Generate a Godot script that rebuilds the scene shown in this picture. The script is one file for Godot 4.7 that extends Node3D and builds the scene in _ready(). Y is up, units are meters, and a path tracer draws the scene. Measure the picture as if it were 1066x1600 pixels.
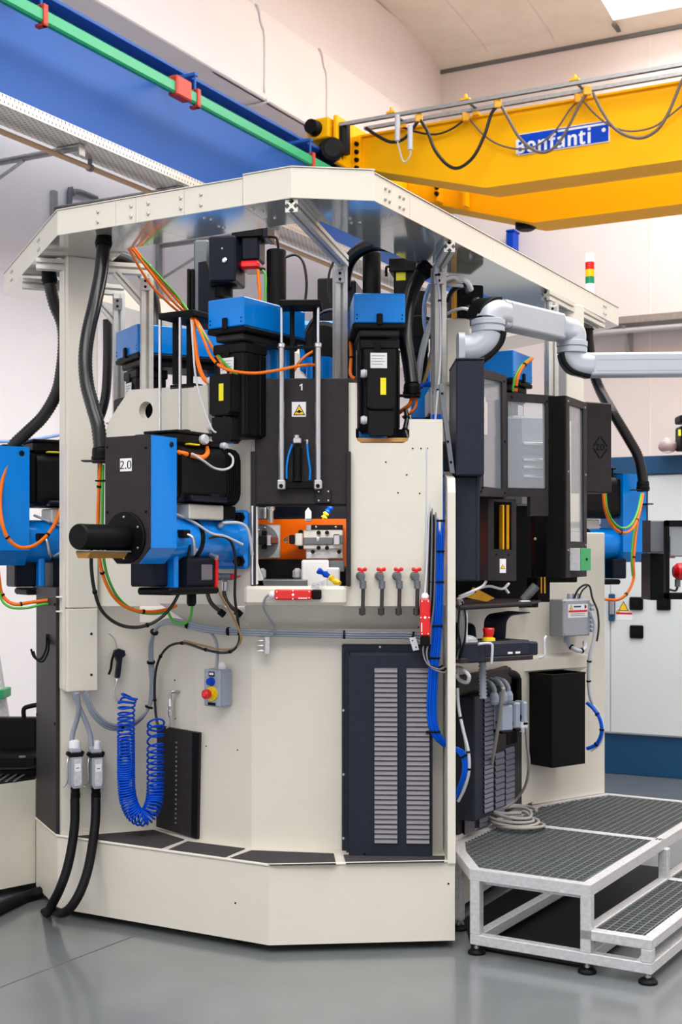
extends Node3D
# Everything is in metres. x to the right, y up, -z away from the photographer.
# A «face» is a vertical plane of the hall or of the machine: x runs along it, y up, z out of it.

class Shape:
	var v := PackedVector3Array()
	var n := PackedVector3Array()
	var uv := PackedVector2Array()
	var tf := Transform3D.IDENTITY

	func tri(a: Vector3, b: Vector3, c: Vector3, na: Vector3, nb: Vector3, nc: Vector3) -> void:
		var flip := (b - a).cross(c - a).dot(na + nb + nc) > 0.0
		var bs := tf.basis
		if bs.determinant() < 0.0:
			flip = not flip
		v.append(tf * a); n.append((bs * na).normalized())
		if flip:
			v.append(tf * c); n.append((bs * nc).normalized())
			v.append(tf * b); n.append((bs * nb).normalized())
		else:
			v.append(tf * b); n.append((bs * nb).normalized())
			v.append(tf * c); n.append((bs * nc).normalized())

	func quad(a: Vector3, b: Vector3, c: Vector3, d: Vector3, nn: Vector3) -> void:
		tri(a, b, c, nn, nn, nn)
		tri(a, c, d, nn, nn, nn)

	# a box between two corners with chamfered edges
	func box(a: Vector3, b: Vector3, bev := 0.003) -> Shape:
		var lo := Vector3(minf(a.x, b.x), minf(a.y, b.y), minf(a.z, b.z))
		var hi := Vector3(maxf(a.x, b.x), maxf(a.y, b.y), maxf(a.z, b.z))
		var sz := hi - lo
		var c := minf(bev, 0.35 * minf(sz.x, minf(sz.y, sz.z)))
		var pt := func(s: Vector3, ax: int) -> Vector3:
			var p := Vector3(hi.x if s.x > 0 else lo.x, hi.y if s.y > 0 else lo.y, hi.z if s.z > 0 else lo.z)
			for k in 3:
				if k != ax:
					p[k] -= s[k] * c
			return p
		for ax in 3:
			var o1 := (ax + 1) % 3
			var o2 := (ax + 2) % 3
			for sg in [-1.0, 1.0]:
				var nn := Vector3.ZERO
				nn[ax] = sg
				var q := []
				for k in [[-1.0, -1.0], [1.0, -1.0], [1.0, 1.0], [-1.0, 1.0]]:
					var s := Vector3.ZERO
					s[ax] = sg; s[o1] = k[0]; s[o2] = k[1]
					q.append(pt.call(s, ax))
				quad(q[0], q[1], q[2], q[3], nn)
			if c > 0.0:
				for s1 in [-1.0, 1.0]:
					for s2 in [-1.0, 1.0]:
						var e0 := Vector3.ZERO
						e0[o1] = s1; e0[o2] = s2; e0[ax] = -1.0
						var e1 := e0
						e1[ax] = 1.0
						var en := Vector3.ZERO
						en[o1] = s1; en[o2] = s2
						quad(pt.call(e0, o1), pt.call(e1, o1), pt.call(e1, o2), pt.call(e0, o2), en.normalized())
		if c > 0.0:
			for k in 8:
				var s := Vector3(1.0 if k & 1 else -1.0, 1.0 if k & 2 else -1.0, 1.0 if k & 4 else -1.0)
				var nn := s.normalized()
				tri(pt.call(s, 0), pt.call(s, 1), pt.call(s, 2), nn, nn, nn)
		return self

	static func side(d: Vector3) -> Vector3:
		var r := Vector3.UP if absf(d.y) < 0.9 else Vector3.RIGHT
		return d.cross(r).normalized()

	# a round bar or cone between two points
	func cyl(p0: Vector3, p1: Vector3, r0: float, r1 := -1.0, seg := 18, cap := true) -> Shape:
		if r1 < 0.0:
			r1 = r0
		var d := (p1 - p0).normalized()
		var x := side(d)
		var y := d.cross(x)
		var slope := (r0 - r1) / maxf((p1 - p0).length(), 1e-5)
		for k in seg:
			var a := TAU * k / seg
			var b := TAU * (k + 1) / seg
			var ua := x * cos(a) + y * sin(a)
			var ub := x * cos(b) + y * sin(b)
			var na := (ua + d * slope).normalized()
			var nb := (ub + d * slope).normalized()
			tri(p0 + ua * r0, p0 + ub * r0, p1 + ub * r1, na, nb, nb)
			tri(p0 + ua * r0, p1 + ub * r1, p1 + ua * r1, na, nb, na)
			if cap:
				if r0 > 0.0005:
					tri(p0, p0 + ua * r0, p0 + ub * r0, -d, -d, -d)
				if r1 > 0.0005:
					tri(p1, p1 + ua * r1, p1 + ub * r1, d, d, d)
		return self

	# a turned part: profile of (distance along the axis, radius)
	func lathe(p0: Vector3, axis: Vector3, prof: Array, seg := 20) -> Shape:
		var d := axis.normalized()
		for k in prof.size() - 1:
			cyl(p0 + d * prof[k].x, p0 + d * prof[k + 1].x, prof[k].y, prof[k + 1].y, seg, k == 0 or k == prof.size() - 2)
			if k > 0 and k < prof.size() - 2:
				pass
		return self

	static func spline(pts: Array, sub: int) -> PackedVector3Array:
		var out := PackedVector3Array()
		var m := pts.size()
		for k in m - 1:
			var p0: Vector3 = pts[maxi(k - 1, 0)]
			var p1: Vector3 = pts[k]
			var p2: Vector3 = pts[k + 1]
			var p3: Vector3 = pts[mini(k + 2, m - 1)]
			for j in sub:
				out.append(p1.cubic_interpolate(p2, p0, p3, float(j) / sub))
		out.append(pts[m - 1])
		return out

	# a tube along a smooth curve; ripple > 0 gives a corrugated hose
	func tube(pts: Array, r: float, seg := 9, sub := 7, ripple := 0.0) -> Shape:
		var c := spline(pts, sub) if sub > 1 else PackedVector3Array(pts)
		if ripple > 0.0:
			var fine := PackedVector3Array()
			var step := 0.0035
			var left := 0.0
			for k in c.size() - 1:
				var l := c[k].distance_to(c[k + 1])
				while left < l:
					fine.append(c[k].lerp(c[k + 1], left / l))
					left += step
				left -= l
			fine.append(c[c.size() - 1])
			c = fine
		var m := c.size()
		var x := Vector3.ZERO
		var prev := []
		var prevn := []
		for k in m:
			var d := (c[mini(k + 1, m - 1)] - c[maxi(k - 1, 0)]).normalized()
			x = side(d) if k == 0 else (x - d * x.dot(d)).normalized()
			var y := d.cross(x)
			var rr := r * (1.0 + (ripple if k % 4 < 2 else -ripple))
			var ring := []
			var ringn := []
			for j in seg:
				var a := TAU * j / seg
				var u := x * cos(a) + y * sin(a)
				ring.append(c[k] + u * rr)
				ringn.append(u)
			if k == 0:
				for j in seg:
					tri(c[0], ring[j], ring[(j + 1) % seg], -d, -d, -d)
			else:
				for j in seg:
					var j2 := (j + 1) % seg
					tri(prev[j], prev[j2], ring[j2], prevn[j], prevn[j2], ringn[j2])
					tri(prev[j], ring[j2], ring[j], prevn[j], ringn[j2], ringn[j])
			if k == m - 1:
				for j in seg:
					tri(c[k], ring[j], ring[(j + 1) % seg], d, d, d)
			prev = ring
			prevn = ringn
		return self

	# an upright outline (x, y) given depth from z0 to z1, with optional holes
	func prism(poly: Array, z0: float, z1: float, holes := []) -> Shape:
		var pieces: Array[PackedVector2Array] = [PackedVector2Array(poly)]
		for hole: PackedVector2Array in holes:
			var cxm := 0.0
			for p in hole:
				cxm += p.x / hole.size()
			var next: Array[PackedVector2Array] = []
			for piece in pieces:
				for half in [[-1000.0, cxm], [cxm, 1000.0]]:
					var box2 := PackedVector2Array([Vector2(half[0], -1000), Vector2(half[1], -1000), Vector2(half[1], 1000), Vector2(half[0], 1000)])
					for cut in Geometry2D.intersect_polygons(piece, box2):
						for left in Geometry2D.clip_polygons(cut, hole):
							next.append(left)
			pieces = next
		for piece in pieces:
			var ix := Geometry2D.triangulate_polygon(piece)
			for k in range(0, ix.size(), 3):
				for z in [z0, z1]:
					var nn := Vector3(0, 0, 1.0 if (z == z1) == (z1 > z0) else -1.0)
					var q := []
					for j in 3:
						var p := piece[ix[k + j]]
						q.append(Vector3(p.x, p.y, z))
					tri(q[0], q[1], q[2], nn, nn, nn)
			var area := 0.0
			var m := piece.size()
			for k in m:
				area += piece[k].cross(piece[(k + 1) % m])
			for k in m:
				var a := piece[k]
				var b := piece[(k + 1) % m]
				var e := (b - a).normalized() * signf(area)
				var nn := Vector3(e.y, -e.x, 0)
				quad(Vector3(a.x, a.y, z0), Vector3(b.x, b.y, z0), Vector3(b.x, b.y, z1), Vector3(a.x, a.y, z1), nn)
		return self

	# a flat plan outline (x, z) given height from y0 to y1
	func plan(poly: Array, y0: float, y1: float, holes := []) -> Shape:
		var keep := tf
		tf = tf * Transform3D(Basis(Vector3(1, 0, 0), Vector3(0, 0, 1), Vector3(0, 1, 0)), Vector3.ZERO)
		prism(poly, y0, y1, holes)
		tf = keep
		return self

	# a rounded rectangular duct swept along a smooth curve; hw to the side, hh along up
	func sweep(pts: Array, hw: float, hh: float, up: Vector3, sub := 8, corner := 0.35) -> Shape:
		var c := spline(pts, sub)
		var m := c.size()
		var ring2 := []
		var rc := minf(hw, hh) * corner
		for k in 4:
			for j in 4:
				var a := (k + j / 3.0) * PI / 2
				var sx: float = [1, -1, -1, 1][k]
				var sy: float = [1, 1, -1, -1][k]
				ring2.append([Vector2(sx * (hw - rc) + cos(a) * rc, sy * (hh - rc) + sin(a) * rc), Vector2(cos(a), sin(a))])
		var prev := []
		for k in m:
			var d := (c[mini(k + 1, m - 1)] - c[maxi(k - 1, 0)]).normalized()
			var x := d.cross(up).normalized()
			var y := x.cross(d)
			var ring := []
			for q in ring2:
				ring.append([c[k] + x * q[0].x + y * q[0].y, x * q[1].x + y * q[1].y])
			for j in ring.size():
				var j2 := (j + 1) % ring.size()
				if k > 0:
					tri(prev[j][0], prev[j2][0], ring[j2][0], prev[j][1], prev[j2][1], ring[j2][1])
					tri(prev[j][0], ring[j2][0], ring[j][0], prev[j][1], ring[j2][1], ring[j][1])
				if k == 0 or k == m - 1:
					var e := -d if k == 0 else d
					tri(c[k], ring[j][0], ring[j2][0], e, e, e)
			prev = ring
		return self

	func ball(c: Vector3, r: float, squash := 1.0, seg := 14) -> Shape:
		var rows := seg / 2
		for i in rows:
			for j in seg:
				var q := []
				for k in [[0, 0], [0, 1], [1, 1], [1, 0]]:
					var th: float = PI * (i + k[0]) / rows
					var ph: float = TAU * (j + k[1]) / seg
					q.append(Vector3(sin(th) * cos(ph), cos(th), sin(th) * sin(ph)))
				var sq := Vector3(r, r * squash, r)
				tri(c + q[0] * sq, c + q[1] * sq, c + q[2] * sq, q[0], q[1], q[2])
				if i > 0 and i < rows - 1 or i == 0 or i == rows - 1:
					tri(c + q[0] * sq, c + q[2] * sq, c + q[3] * sq, q[0], q[2], q[3])
		return self

	func mesh() -> ArrayMesh:
		var arr := []
		arr.resize(Mesh.ARRAY_MAX)
		arr[Mesh.ARRAY_VERTEX] = v
		arr[Mesh.ARRAY_NORMAL] = n
		var am := ArrayMesh.new()
		am.add_surface_from_arrays(Mesh.PRIMITIVE_TRIANGLES, arr)
		return am

var M := {}

func face(x: float, d: float, deg: float) -> Transform3D:
	return Transform3D(Basis(Vector3.UP, deg_to_rad(deg)), Vector3(x, 0, -d))

func moved(f: Transform3D, p: Vector3) -> Transform3D:
	return f.translated_local(p)

func sh() -> Shape:
	return Shape.new()

func tag(o: Node3D, label: String, category: String, group := "", kind := "") -> Node3D:
	if label: o.set_meta("label", label)
	if category: o.set_meta("category", category)
	if group: o.set_meta("group", group)
	if kind: o.set_meta("kind", kind)
	return o

# a thing whose children are its parts
func thing(called: String, label: String, category: String, frame := Transform3D.IDENTITY, group := "") -> Node3D:
	var o := Node3D.new()
	o.name = called
	o.transform = frame
	add_child(o, true)
	tag(o, label, category, group)
	return o

# one named mesh
func part(called: String, s: Shape, m: Material, parent: Node3D, label := "") -> MeshInstance3D:
	var o := MeshInstance3D.new()
	o.name = called
	o.mesh = s.mesh()
	o.material_override = m
	o.cast_shadow = GeometryInstance3D.SHADOW_CASTING_SETTING_ON
	parent.add_child(o, true)
	if label: o.set_meta("label", label)
	return o

# a part that shares its mesh with others
func again(called: String, mesh: Mesh, m: Material, parent: Node3D, at: Transform3D) -> MeshInstance3D:
	var o := MeshInstance3D.new()
	o.name = called
	o.mesh = mesh
	o.material_override = m
	o.transform = at
	parent.add_child(o, true)
	return o

func bx(called: String, m: Material, a: Vector3, b: Vector3, parent: Node3D, bev := 0.003, label := "") -> MeshInstance3D:
	return part(called, sh().box(a, b, bev), m, parent, label)

# a thing that is one mesh; its origin is moved to its base
func solo(called: String, s: Shape, m: Material, label: String, category: String, frame := Transform3D.IDENTITY, group := "", kind := "") -> MeshInstance3D:
	var lo := s.v[0]
	var hi := s.v[0]
	for p in s.v:
		lo = lo.min(p)
		hi = hi.max(p)
	var base := Vector3((lo.x + hi.x) / 2, lo.y, (lo.z + hi.z) / 2)
	for k in s.v.size():
		s.v[k] -= base
	var o := part(called, s, m, self)
	o.transform = frame.translated_local(base)
	tag(o, label, category, group, kind)
	return o

func struct(called: String, s: Shape, m: Material, frame := Transform3D.IDENTITY) -> MeshInstance3D:
	return solo(called, s, m, "", "", frame, "", "structure")

# moves the origin of every thing with parts to the middle of its base
func settle() -> void:
	for o in get_children():
		if o is MeshInstance3D or not o is Node3D or o is Light3D or o is Camera3D:
			continue
		var lo := Vector3.INF
		var hi := -Vector3.INF
		for m in o.find_children("*", "MeshInstance3D", true, false):
			var t := Transform3D.IDENTITY
			var q: Node = m
			while q != o:
				t = q.transform * t
				q = q.get_parent()
			var bb: AABB = t * m.mesh.get_aabb()
			lo = lo.min(bb.position)
			hi = hi.max(bb.end)
		if lo.x > hi.x:
			continue
		var base := Vector3((lo.x + hi.x) / 2, lo.y, (lo.z + hi.z) / 2)
		o.transform = o.transform.translated_local(base)
		for c in o.get_children():
			c.position -= base

func mat(called: String, c: Color, rough := 0.5, metal := 0.0, coat := 0.0) -> StandardMaterial3D:
	var m := StandardMaterial3D.new()
	m.resource_name = called
	m.albedo_color = c
	m.roughness = rough
	m.metallic = metal
	if coat > 0.0:
		m.clearcoat_enabled = true
		m.clearcoat = coat
		m.clearcoat_roughness = 0.08
	M[called] = m
	return m

# fine mottling of tone and gloss, in metres
func grain(m: StandardMaterial3D, size: float, a: float, b: float, seed_: int, rough_too := false, bump := 0.0) -> void:
	var fn := FastNoiseLite.new()
	fn.seed = seed_
	fn.frequency = 0.02
	fn.fractal_octaves = 4
	var img := Image.create(256, 256, false, Image.FORMAT_RGB8)
	var nt := fn.get_seamless_image(256, 256)
	for y in 256:
		for x in 256:
			var t := lerpf(a, b, nt.get_pixel(x, y).r)
			img.set_pixel(x, y, Color(t, t, t))
	var tex := ImageTexture.create_from_image(img)
	m.albedo_texture = tex
	m.uv1_triplanar = true
	m.uv1_world_triplanar = true
	m.uv1_scale = Vector3.ONE / size
	if rough_too:
		m.roughness_texture = tex
		m.roughness_texture_channel = BaseMaterial3D.TEXTURE_CHANNEL_RED
	if bump > 0.0:
		m.heightmap_enabled = true
		m.heightmap_texture = tex
		m.heightmap_scale = bump

# a cable: one smooth tube, with small black ties round it at the given shares of its length
func cable(called: String, pts: Array, r: float, m: Material, label: String, category := "cable", group := "", ties := [], ripple := 0.0) -> Node3D:
	var t := thing(called, label, category, Transform3D.IDENTITY, group)
	var ends := called + "_sheath"
	part(ends, sh().tube(pts, r, 12 if r > 0.012 else 8, 8, ripple), m, t)
	tie(t, pts, r, ties)
	return t

func tie(t: Node3D, pts: Array, r: float, ties: Array) -> void:
	if ties.is_empty():
		return
	var c := Shape.spline(pts, 8)
	for f: float in ties:
		var k := clampi(int(f * (c.size() - 1)), 0, c.size() - 2)
		var d := (c[k + 1] - c[k]).normalized()
		part("cable_tie", sh().cyl(c[k] - d * 0.004, c[k] + d * 0.004, r * 1.18 + 0.0012, -1.0, 10), M.black, t)

# text raised a hair off its plate
func words(text: String, font: String, height: float, m: Material, parent: Node3D, at: Transform3D, called := "lettering", bold := true) -> MeshInstance3D:
	var f := SystemFont.new()
	f.font_names = PackedStringArray([font])
	f.font_weight = 700 if bold else 400
	var tm := TextMesh.new()
	tm.text = text
	tm.font = f
	tm.font_size = 64
	tm.pixel_size = height / 46.0
	tm.depth = 0.0012
	tm.curve_step = 2.0
	tm.horizontal_alignment = HORIZONTAL_ALIGNMENT_CENTER
	tm.vertical_alignment = VERTICAL_ALIGNMENT_CENTER
	var o := MeshInstance3D.new()
	o.name = called
	o.mesh = tm
	o.material_override = m
	o.transform = at
	parent.add_child(o, true)
	return o

func at3(x: float, y: float, z: float) -> Transform3D:
	return Transform3D(Basis.IDENTITY, Vector3(x, y, z))

# hexagon socket bolt head, axis along local z
var bolt_mesh: ArrayMesh
func bolt(parent: Node3D, p: Vector3, r := 0.006, m: Material = null, b := Basis.IDENTITY) -> void:
	if bolt_mesh == null:
		bolt_mesh = sh().cyl(Vector3.ZERO, Vector3(0, 0, 0.6), 1.0, 1.0, 10).cyl(Vector3(0, 0, 0.6), Vector3(0, 0, 0.8), 1.0, 0.7, 10).mesh()
	again("bolt", bolt_mesh, m if m else M.steel, parent, Transform3D(b.scaled(Vector3(r, r, r)), p))

# yellow warning triangle with a dark edge and mark on a plate, facing local z
func warning(parent: Node3D, c: Vector3, s: float) -> void:
	var up := s * 0.46
	var tri_b := [Vector2(-s / 2, -up), Vector2(s / 2, -up), Vector2(0, up)]
	var tri_y := []
	for p: Vector2 in tri_b:
		tri_y.append(p * 0.78 + Vector2(0, -s * 0.03))
	var k := sh()
	k.tf = at3(c.x, c.y, c.z)
	k.prism(tri_b, 0, 0.0006)
	part("warning_triangle_edge", k, M.black, parent)
	var y := sh()
	y.tf = at3(c.x, c.y, c.z)
	y.prism(tri_y, 0.0006, 0.0012)
	part("warning_triangle", y, M.sign_yellow, parent)

func area_light(called: String, at: Transform3D, size: Vector2, energy: float, c: Color) -> void:
	var l := AreaLight3D.new()
	l.name = called
	l.area_size = size
	l.light_energy = energy
	l.light_color = c
	l.area_range = 40.0
	l.area_attenuation = 2.0
	l.shadow_enabled = true
	l.transform = at
	add_child(l, true)

func _ready() -> void:
	# camera: level, 1.5 m above the floor, the lens shifted up a little
	var cam := Camera3D.new()
	cam.name = "camera"
	var att := CameraAttributesPhysical.new()
	att.frustum_focal_length = 46.0
	att.exposure_aperture = 5.6
	att.frustum_focus_distance = 5.1
	cam.attributes = att
	add_child(cam)
	cam.position = Vector3(0, 1.5, 0)
	cam.projection = Camera3D.PROJECTION_FRUSTUM
	cam.near = 0.05
	cam.far = 100.0
	cam.size = 0.05 * 1600.0 / 2050.0
	cam.frustum_offset = Vector2(0, 0.05 * 70.0 / 2050.0)
	cam.current = true
	var we := WorldEnvironment.new()
	we.name = "world_environment"
	var env := Environment.new()
	env.background_mode = Environment.BG_SKY
	var sky := Sky.new()
	var psm := ProceduralSkyMaterial.new()
	psm.sky_top_color = Color(0.55, 0.65, 0.8)
	psm.sky_horizon_color = Color(0.8, 0.84, 0.88)
	psm.ground_bottom_color = Color(0.5, 0.5, 0.5)
	psm.ground_horizon_color = Color(0.7, 0.7, 0.7)
	sky.sky_material = psm
	env.sky = sky
	env.tonemap_mode = Environment.TONE_MAPPER_LINEAR
	env.tonemap_exposure = 1.22
	env.sdfgi_enabled = true
	env.ssao_enabled = true
	env.ssil_enabled = true
	we.environment = env
	add_child(we)
	# hall frame: x across the hall from the crane runway, z towards the photographer
	var hall := face(0, 11.64, -28.2)
	var down := Basis(Vector3.RIGHT, -PI / 2)
	for k in 3:
		var w: float = [-1.7, 5.2, 12.1][k]
		var e: float = [26.0, 34.0, 34.0][k]
		area_light("skylight_lamp", hall * Transform3D(down, Vector3(5.4, 7.05, w)), Vector2(7.6, 4.2), e, Color(1.0, 1.0, 1.0))
	materials()
	hall_shell(hall)
	crane(hall)
	machine_frame()
	canopy()
	operator_station()
	platform()
	spindle_units()
	top_units()
	door_and_window()
	wall_fittings()
	cables()
	surroundings()
	settle()

func materials() -> void:
	grain(mat("cream", Color(0.86, 0.84, 0.79), 0.42, 0.0, 0.15), 0.9, 0.985, 1.0, 11)
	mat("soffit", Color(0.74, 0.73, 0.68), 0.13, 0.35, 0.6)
	mat("cream_hole", Color(0.03, 0.03, 0.03), 0.8)
	grain(mat("wall_paint", Color(0.95, 0.945, 0.965), 0.85), 3.5, 0.98, 1.0, 3)
	grain(mat("concrete", Color(0.905, 0.88, 0.885), 0.85), 3.0, 0.975, 1.0, 4)
	grain(mat("vault_paint", Color(0.95, 0.93, 0.9), 0.9), 2.0, 0.95, 1.0, 5)
	grain(mat("floor_resin", Color(0.435, 0.45, 0.46), 0.24, 0.0, 0.35), 2.2, 0.93, 1.0, 6)
	mat("joint", Color(0.34, 0.35, 0.37), 0.6)
	mat("crane_blue", Color(0.17, 0.36, 0.66), 0.42)
	mat("bar_green", Color(0.02, 0.62, 0.42), 0.4)
	mat("rust_red", Color(0.72, 0.2, 0.1), 0.5)
	mat("crane_yellow", Color(1.0, 0.72, 0.0), 0.5)
	grain(mat("zinc", Color(0.72, 0.72, 0.72), 0.4, 0.6), 0.3, 0.85, 1.0, 7)
	mat("tan_pipe", Color(0.72, 0.6, 0.48), 0.45)
	mat("grey_steel", Color(0.42, 0.44, 0.46), 0.45, 0.3)
	mat("sign_blue", Color(0.0, 0.26, 0.74), 0.4)
	mat("white", Color(0.92, 0.92, 0.93), 0.5)
	mat("black", Color(0.025, 0.025, 0.028), 0.5)
	mat("rubber", Color(0.04, 0.04, 0.045), 0.55)
	mat("hose", Color(0.045, 0.045, 0.055), 0.28)
	grain(mat("pad", Color(0.37, 0.35, 0.36), 0.9), 0.03, 0.5, 1.0, 8, false, 0.3)
	grain(mat("dark", Color(0.2, 0.185, 0.195), 0.5), 0.25, 0.88, 1.0, 9)
	grain(mat("slate", Color(0.155, 0.17, 0.22), 0.4), 0.25, 0.9, 1.0, 10)
	mat("motor", Color(0.07, 0.065, 0.07), 0.45)
	mat("motor_navy", Color(0.07, 0.09, 0.14), 0.38)
	mat("blue", Color(0.0, 0.51, 0.88), 0.3, 0.0, 0.4)
	mat("yellow_tag", Color(0.93, 0.87, 0.02), 0.5)
	mat("sign_yellow", Color(0.96, 0.78, 0.02), 0.5)
	mat("guard_yellow", Color(0.95, 0.68, 0.03), 0.45)
	mat("orange_cable", Color(0.93, 0.46, 0.12), 0.45)
	mat("green_cable", Color(0.3, 0.68, 0.2), 0.45)
	mat("grey_cable", Color(0.55, 0.58, 0.63), 0.45)
	mat("pale_cable", Color(0.76, 0.77, 0.8), 0.4)
	mat("loom_grey", Color(0.6, 0.585, 0.57), 0.45)
	mat("blue_tube", Color(0.0, 0.33, 0.8), 0.3)
	mat("coil_blue", Color(0.0, 0.29, 0.78), 0.33)
	mat("pale_blue", Color(0.55, 0.67, 0.87), 0.4)
	mat("tan_tube", Color(0.6, 0.48, 0.32), 0.4)
	mat("steel", Color(0.75, 0.75, 0.76), 0.28, 0.9)
	mat("bright_steel", Color(0.85, 0.85, 0.86), 0.2, 0.95)
	grain(mat("aluminium", Color(0.84, 0.83, 0.8), 0.42, 0.35), 0.2, 0.94, 1.0, 12)
	grain(mat("galvanised", Color(0.86, 0.86, 0.87), 0.42, 0.3), 0.12, 0.84, 1.0, 13)
	mat("grate", Color(0.42, 0.44, 0.44), 0.55, 0.3)
	mat("red", Color(0.85, 0.04, 0.05), 0.35, 0.0, 0.3)
	mat("dark_red", Color(0.5, 0.05, 0.08), 0.35)
	mat("enclosure_grey", Color(0.6, 0.64, 0.71), 0.42)
	mat("case_grey", Color(0.63, 0.65, 0.68), 0.42, 0.15)
	mat("arm_grey", Color(0.7, 0.72, 0.75), 0.4, 0.1)
	mat("table_orange", Color(1.0, 0.44, 0.02), 0.3, 0.0, 0.3)
	mat("brown_block", Color(0.42, 0.2, 0.15), 0.5)
	mat("wood", Color(0.72, 0.52, 0.28), 0.6)
	mat("lime", Color(0.05, 0.62, 0.36), 0.4)
	mat("petrol", Color(0.0, 0.26, 0.42), 0.45)
	mat("cabinet", Color(0.84, 0.86, 0.87), 0.42, 0.0, 0.15)
	mat("pipe_dark", Color(0.22, 0.2, 0.19), 0.4, 0.2)
	mat("brass_guard", Color(0.62, 0.42, 0.1), 0.4)
	mat("festoon", Color(0.4, 0.35, 0.31), 0.45)
	mat("louvre_blue", Color(0.34, 0.36, 0.42), 0.4)
	mat("louvre", Color(0.43, 0.415, 0.44), 0.45)
	mat("amber", Color(0.95, 0.7, 0.02), 0.25)
	mat("signal_green", Color(0.0, 0.5, 0.33), 0.25)
	mat("signal_red", Color(0.8, 0.05, 0.08), 0.25)
	mat("handle_yellow", Color(0.93, 0.8, 0.1), 0.4)
	for k in ["coil_blue", "blue_tube", "crane_blue", "crane_yellow", "black", "motor", "rubber", "dark", "slate", "orange_cable", "table_orange", "sign_blue", "blue", "motor_navy", "pad"]:
		M[k].metallic_specular = 0.28
	var p := mat("pane", Color(0.75, 0.78, 0.82, 0.22), 0.06)
	p.transparency = BaseMaterial3D.TRANSPARENCY_ALPHA
	var q := mat("wrap", Color(0.95, 0.9, 0.9, 0.35), 0.12)
	q.transparency = BaseMaterial3D.TRANSPARENCY_ALPHA
	var e := mat("skylight_glow", Color(1, 1, 1), 0.6)
	e.emission_enabled = true
	e.emission = Color(1, 0.99, 0.97)
	e.emission_energy_multiplier = 1.6
	var lg := mat("lamp_glow", Color(1, 1, 1), 0.5)
	lg.emission_enabled = true
	lg.emission = Color(1, 0.98, 0.95)
	lg.emission_energy_multiplier = 1.5
	# perforated tray: rows of small slots
	var t := mat("perforated", Color(0.78, 0.78, 0.77), 0.4, 0.5)
	var img := Image.create(64, 64, false, Image.FORMAT_RGB8)
	img.fill(Color(1, 1, 1))
	for y in [8, 40]:
		for x in [8, 40]:
			var sx: int = x + (0 if y == 8 else 16)
			img.fill_rect(Rect2i(sx, y, 7, 14), Color(0.22, 0.22, 0.24))
	t.albedo_texture = ImageTexture.create_from_image(img)
	t.uv1_triplanar = true
	t.uv1_scale = Vector3.ONE * 14.0

func vault_y(w: float) -> float:
	var s := fposmod(w + 4.14, 6.9) / 6.9
	return 7.3 + 0.28 * pow(maxf(sin(PI * s), 0.0), 0.55)

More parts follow.
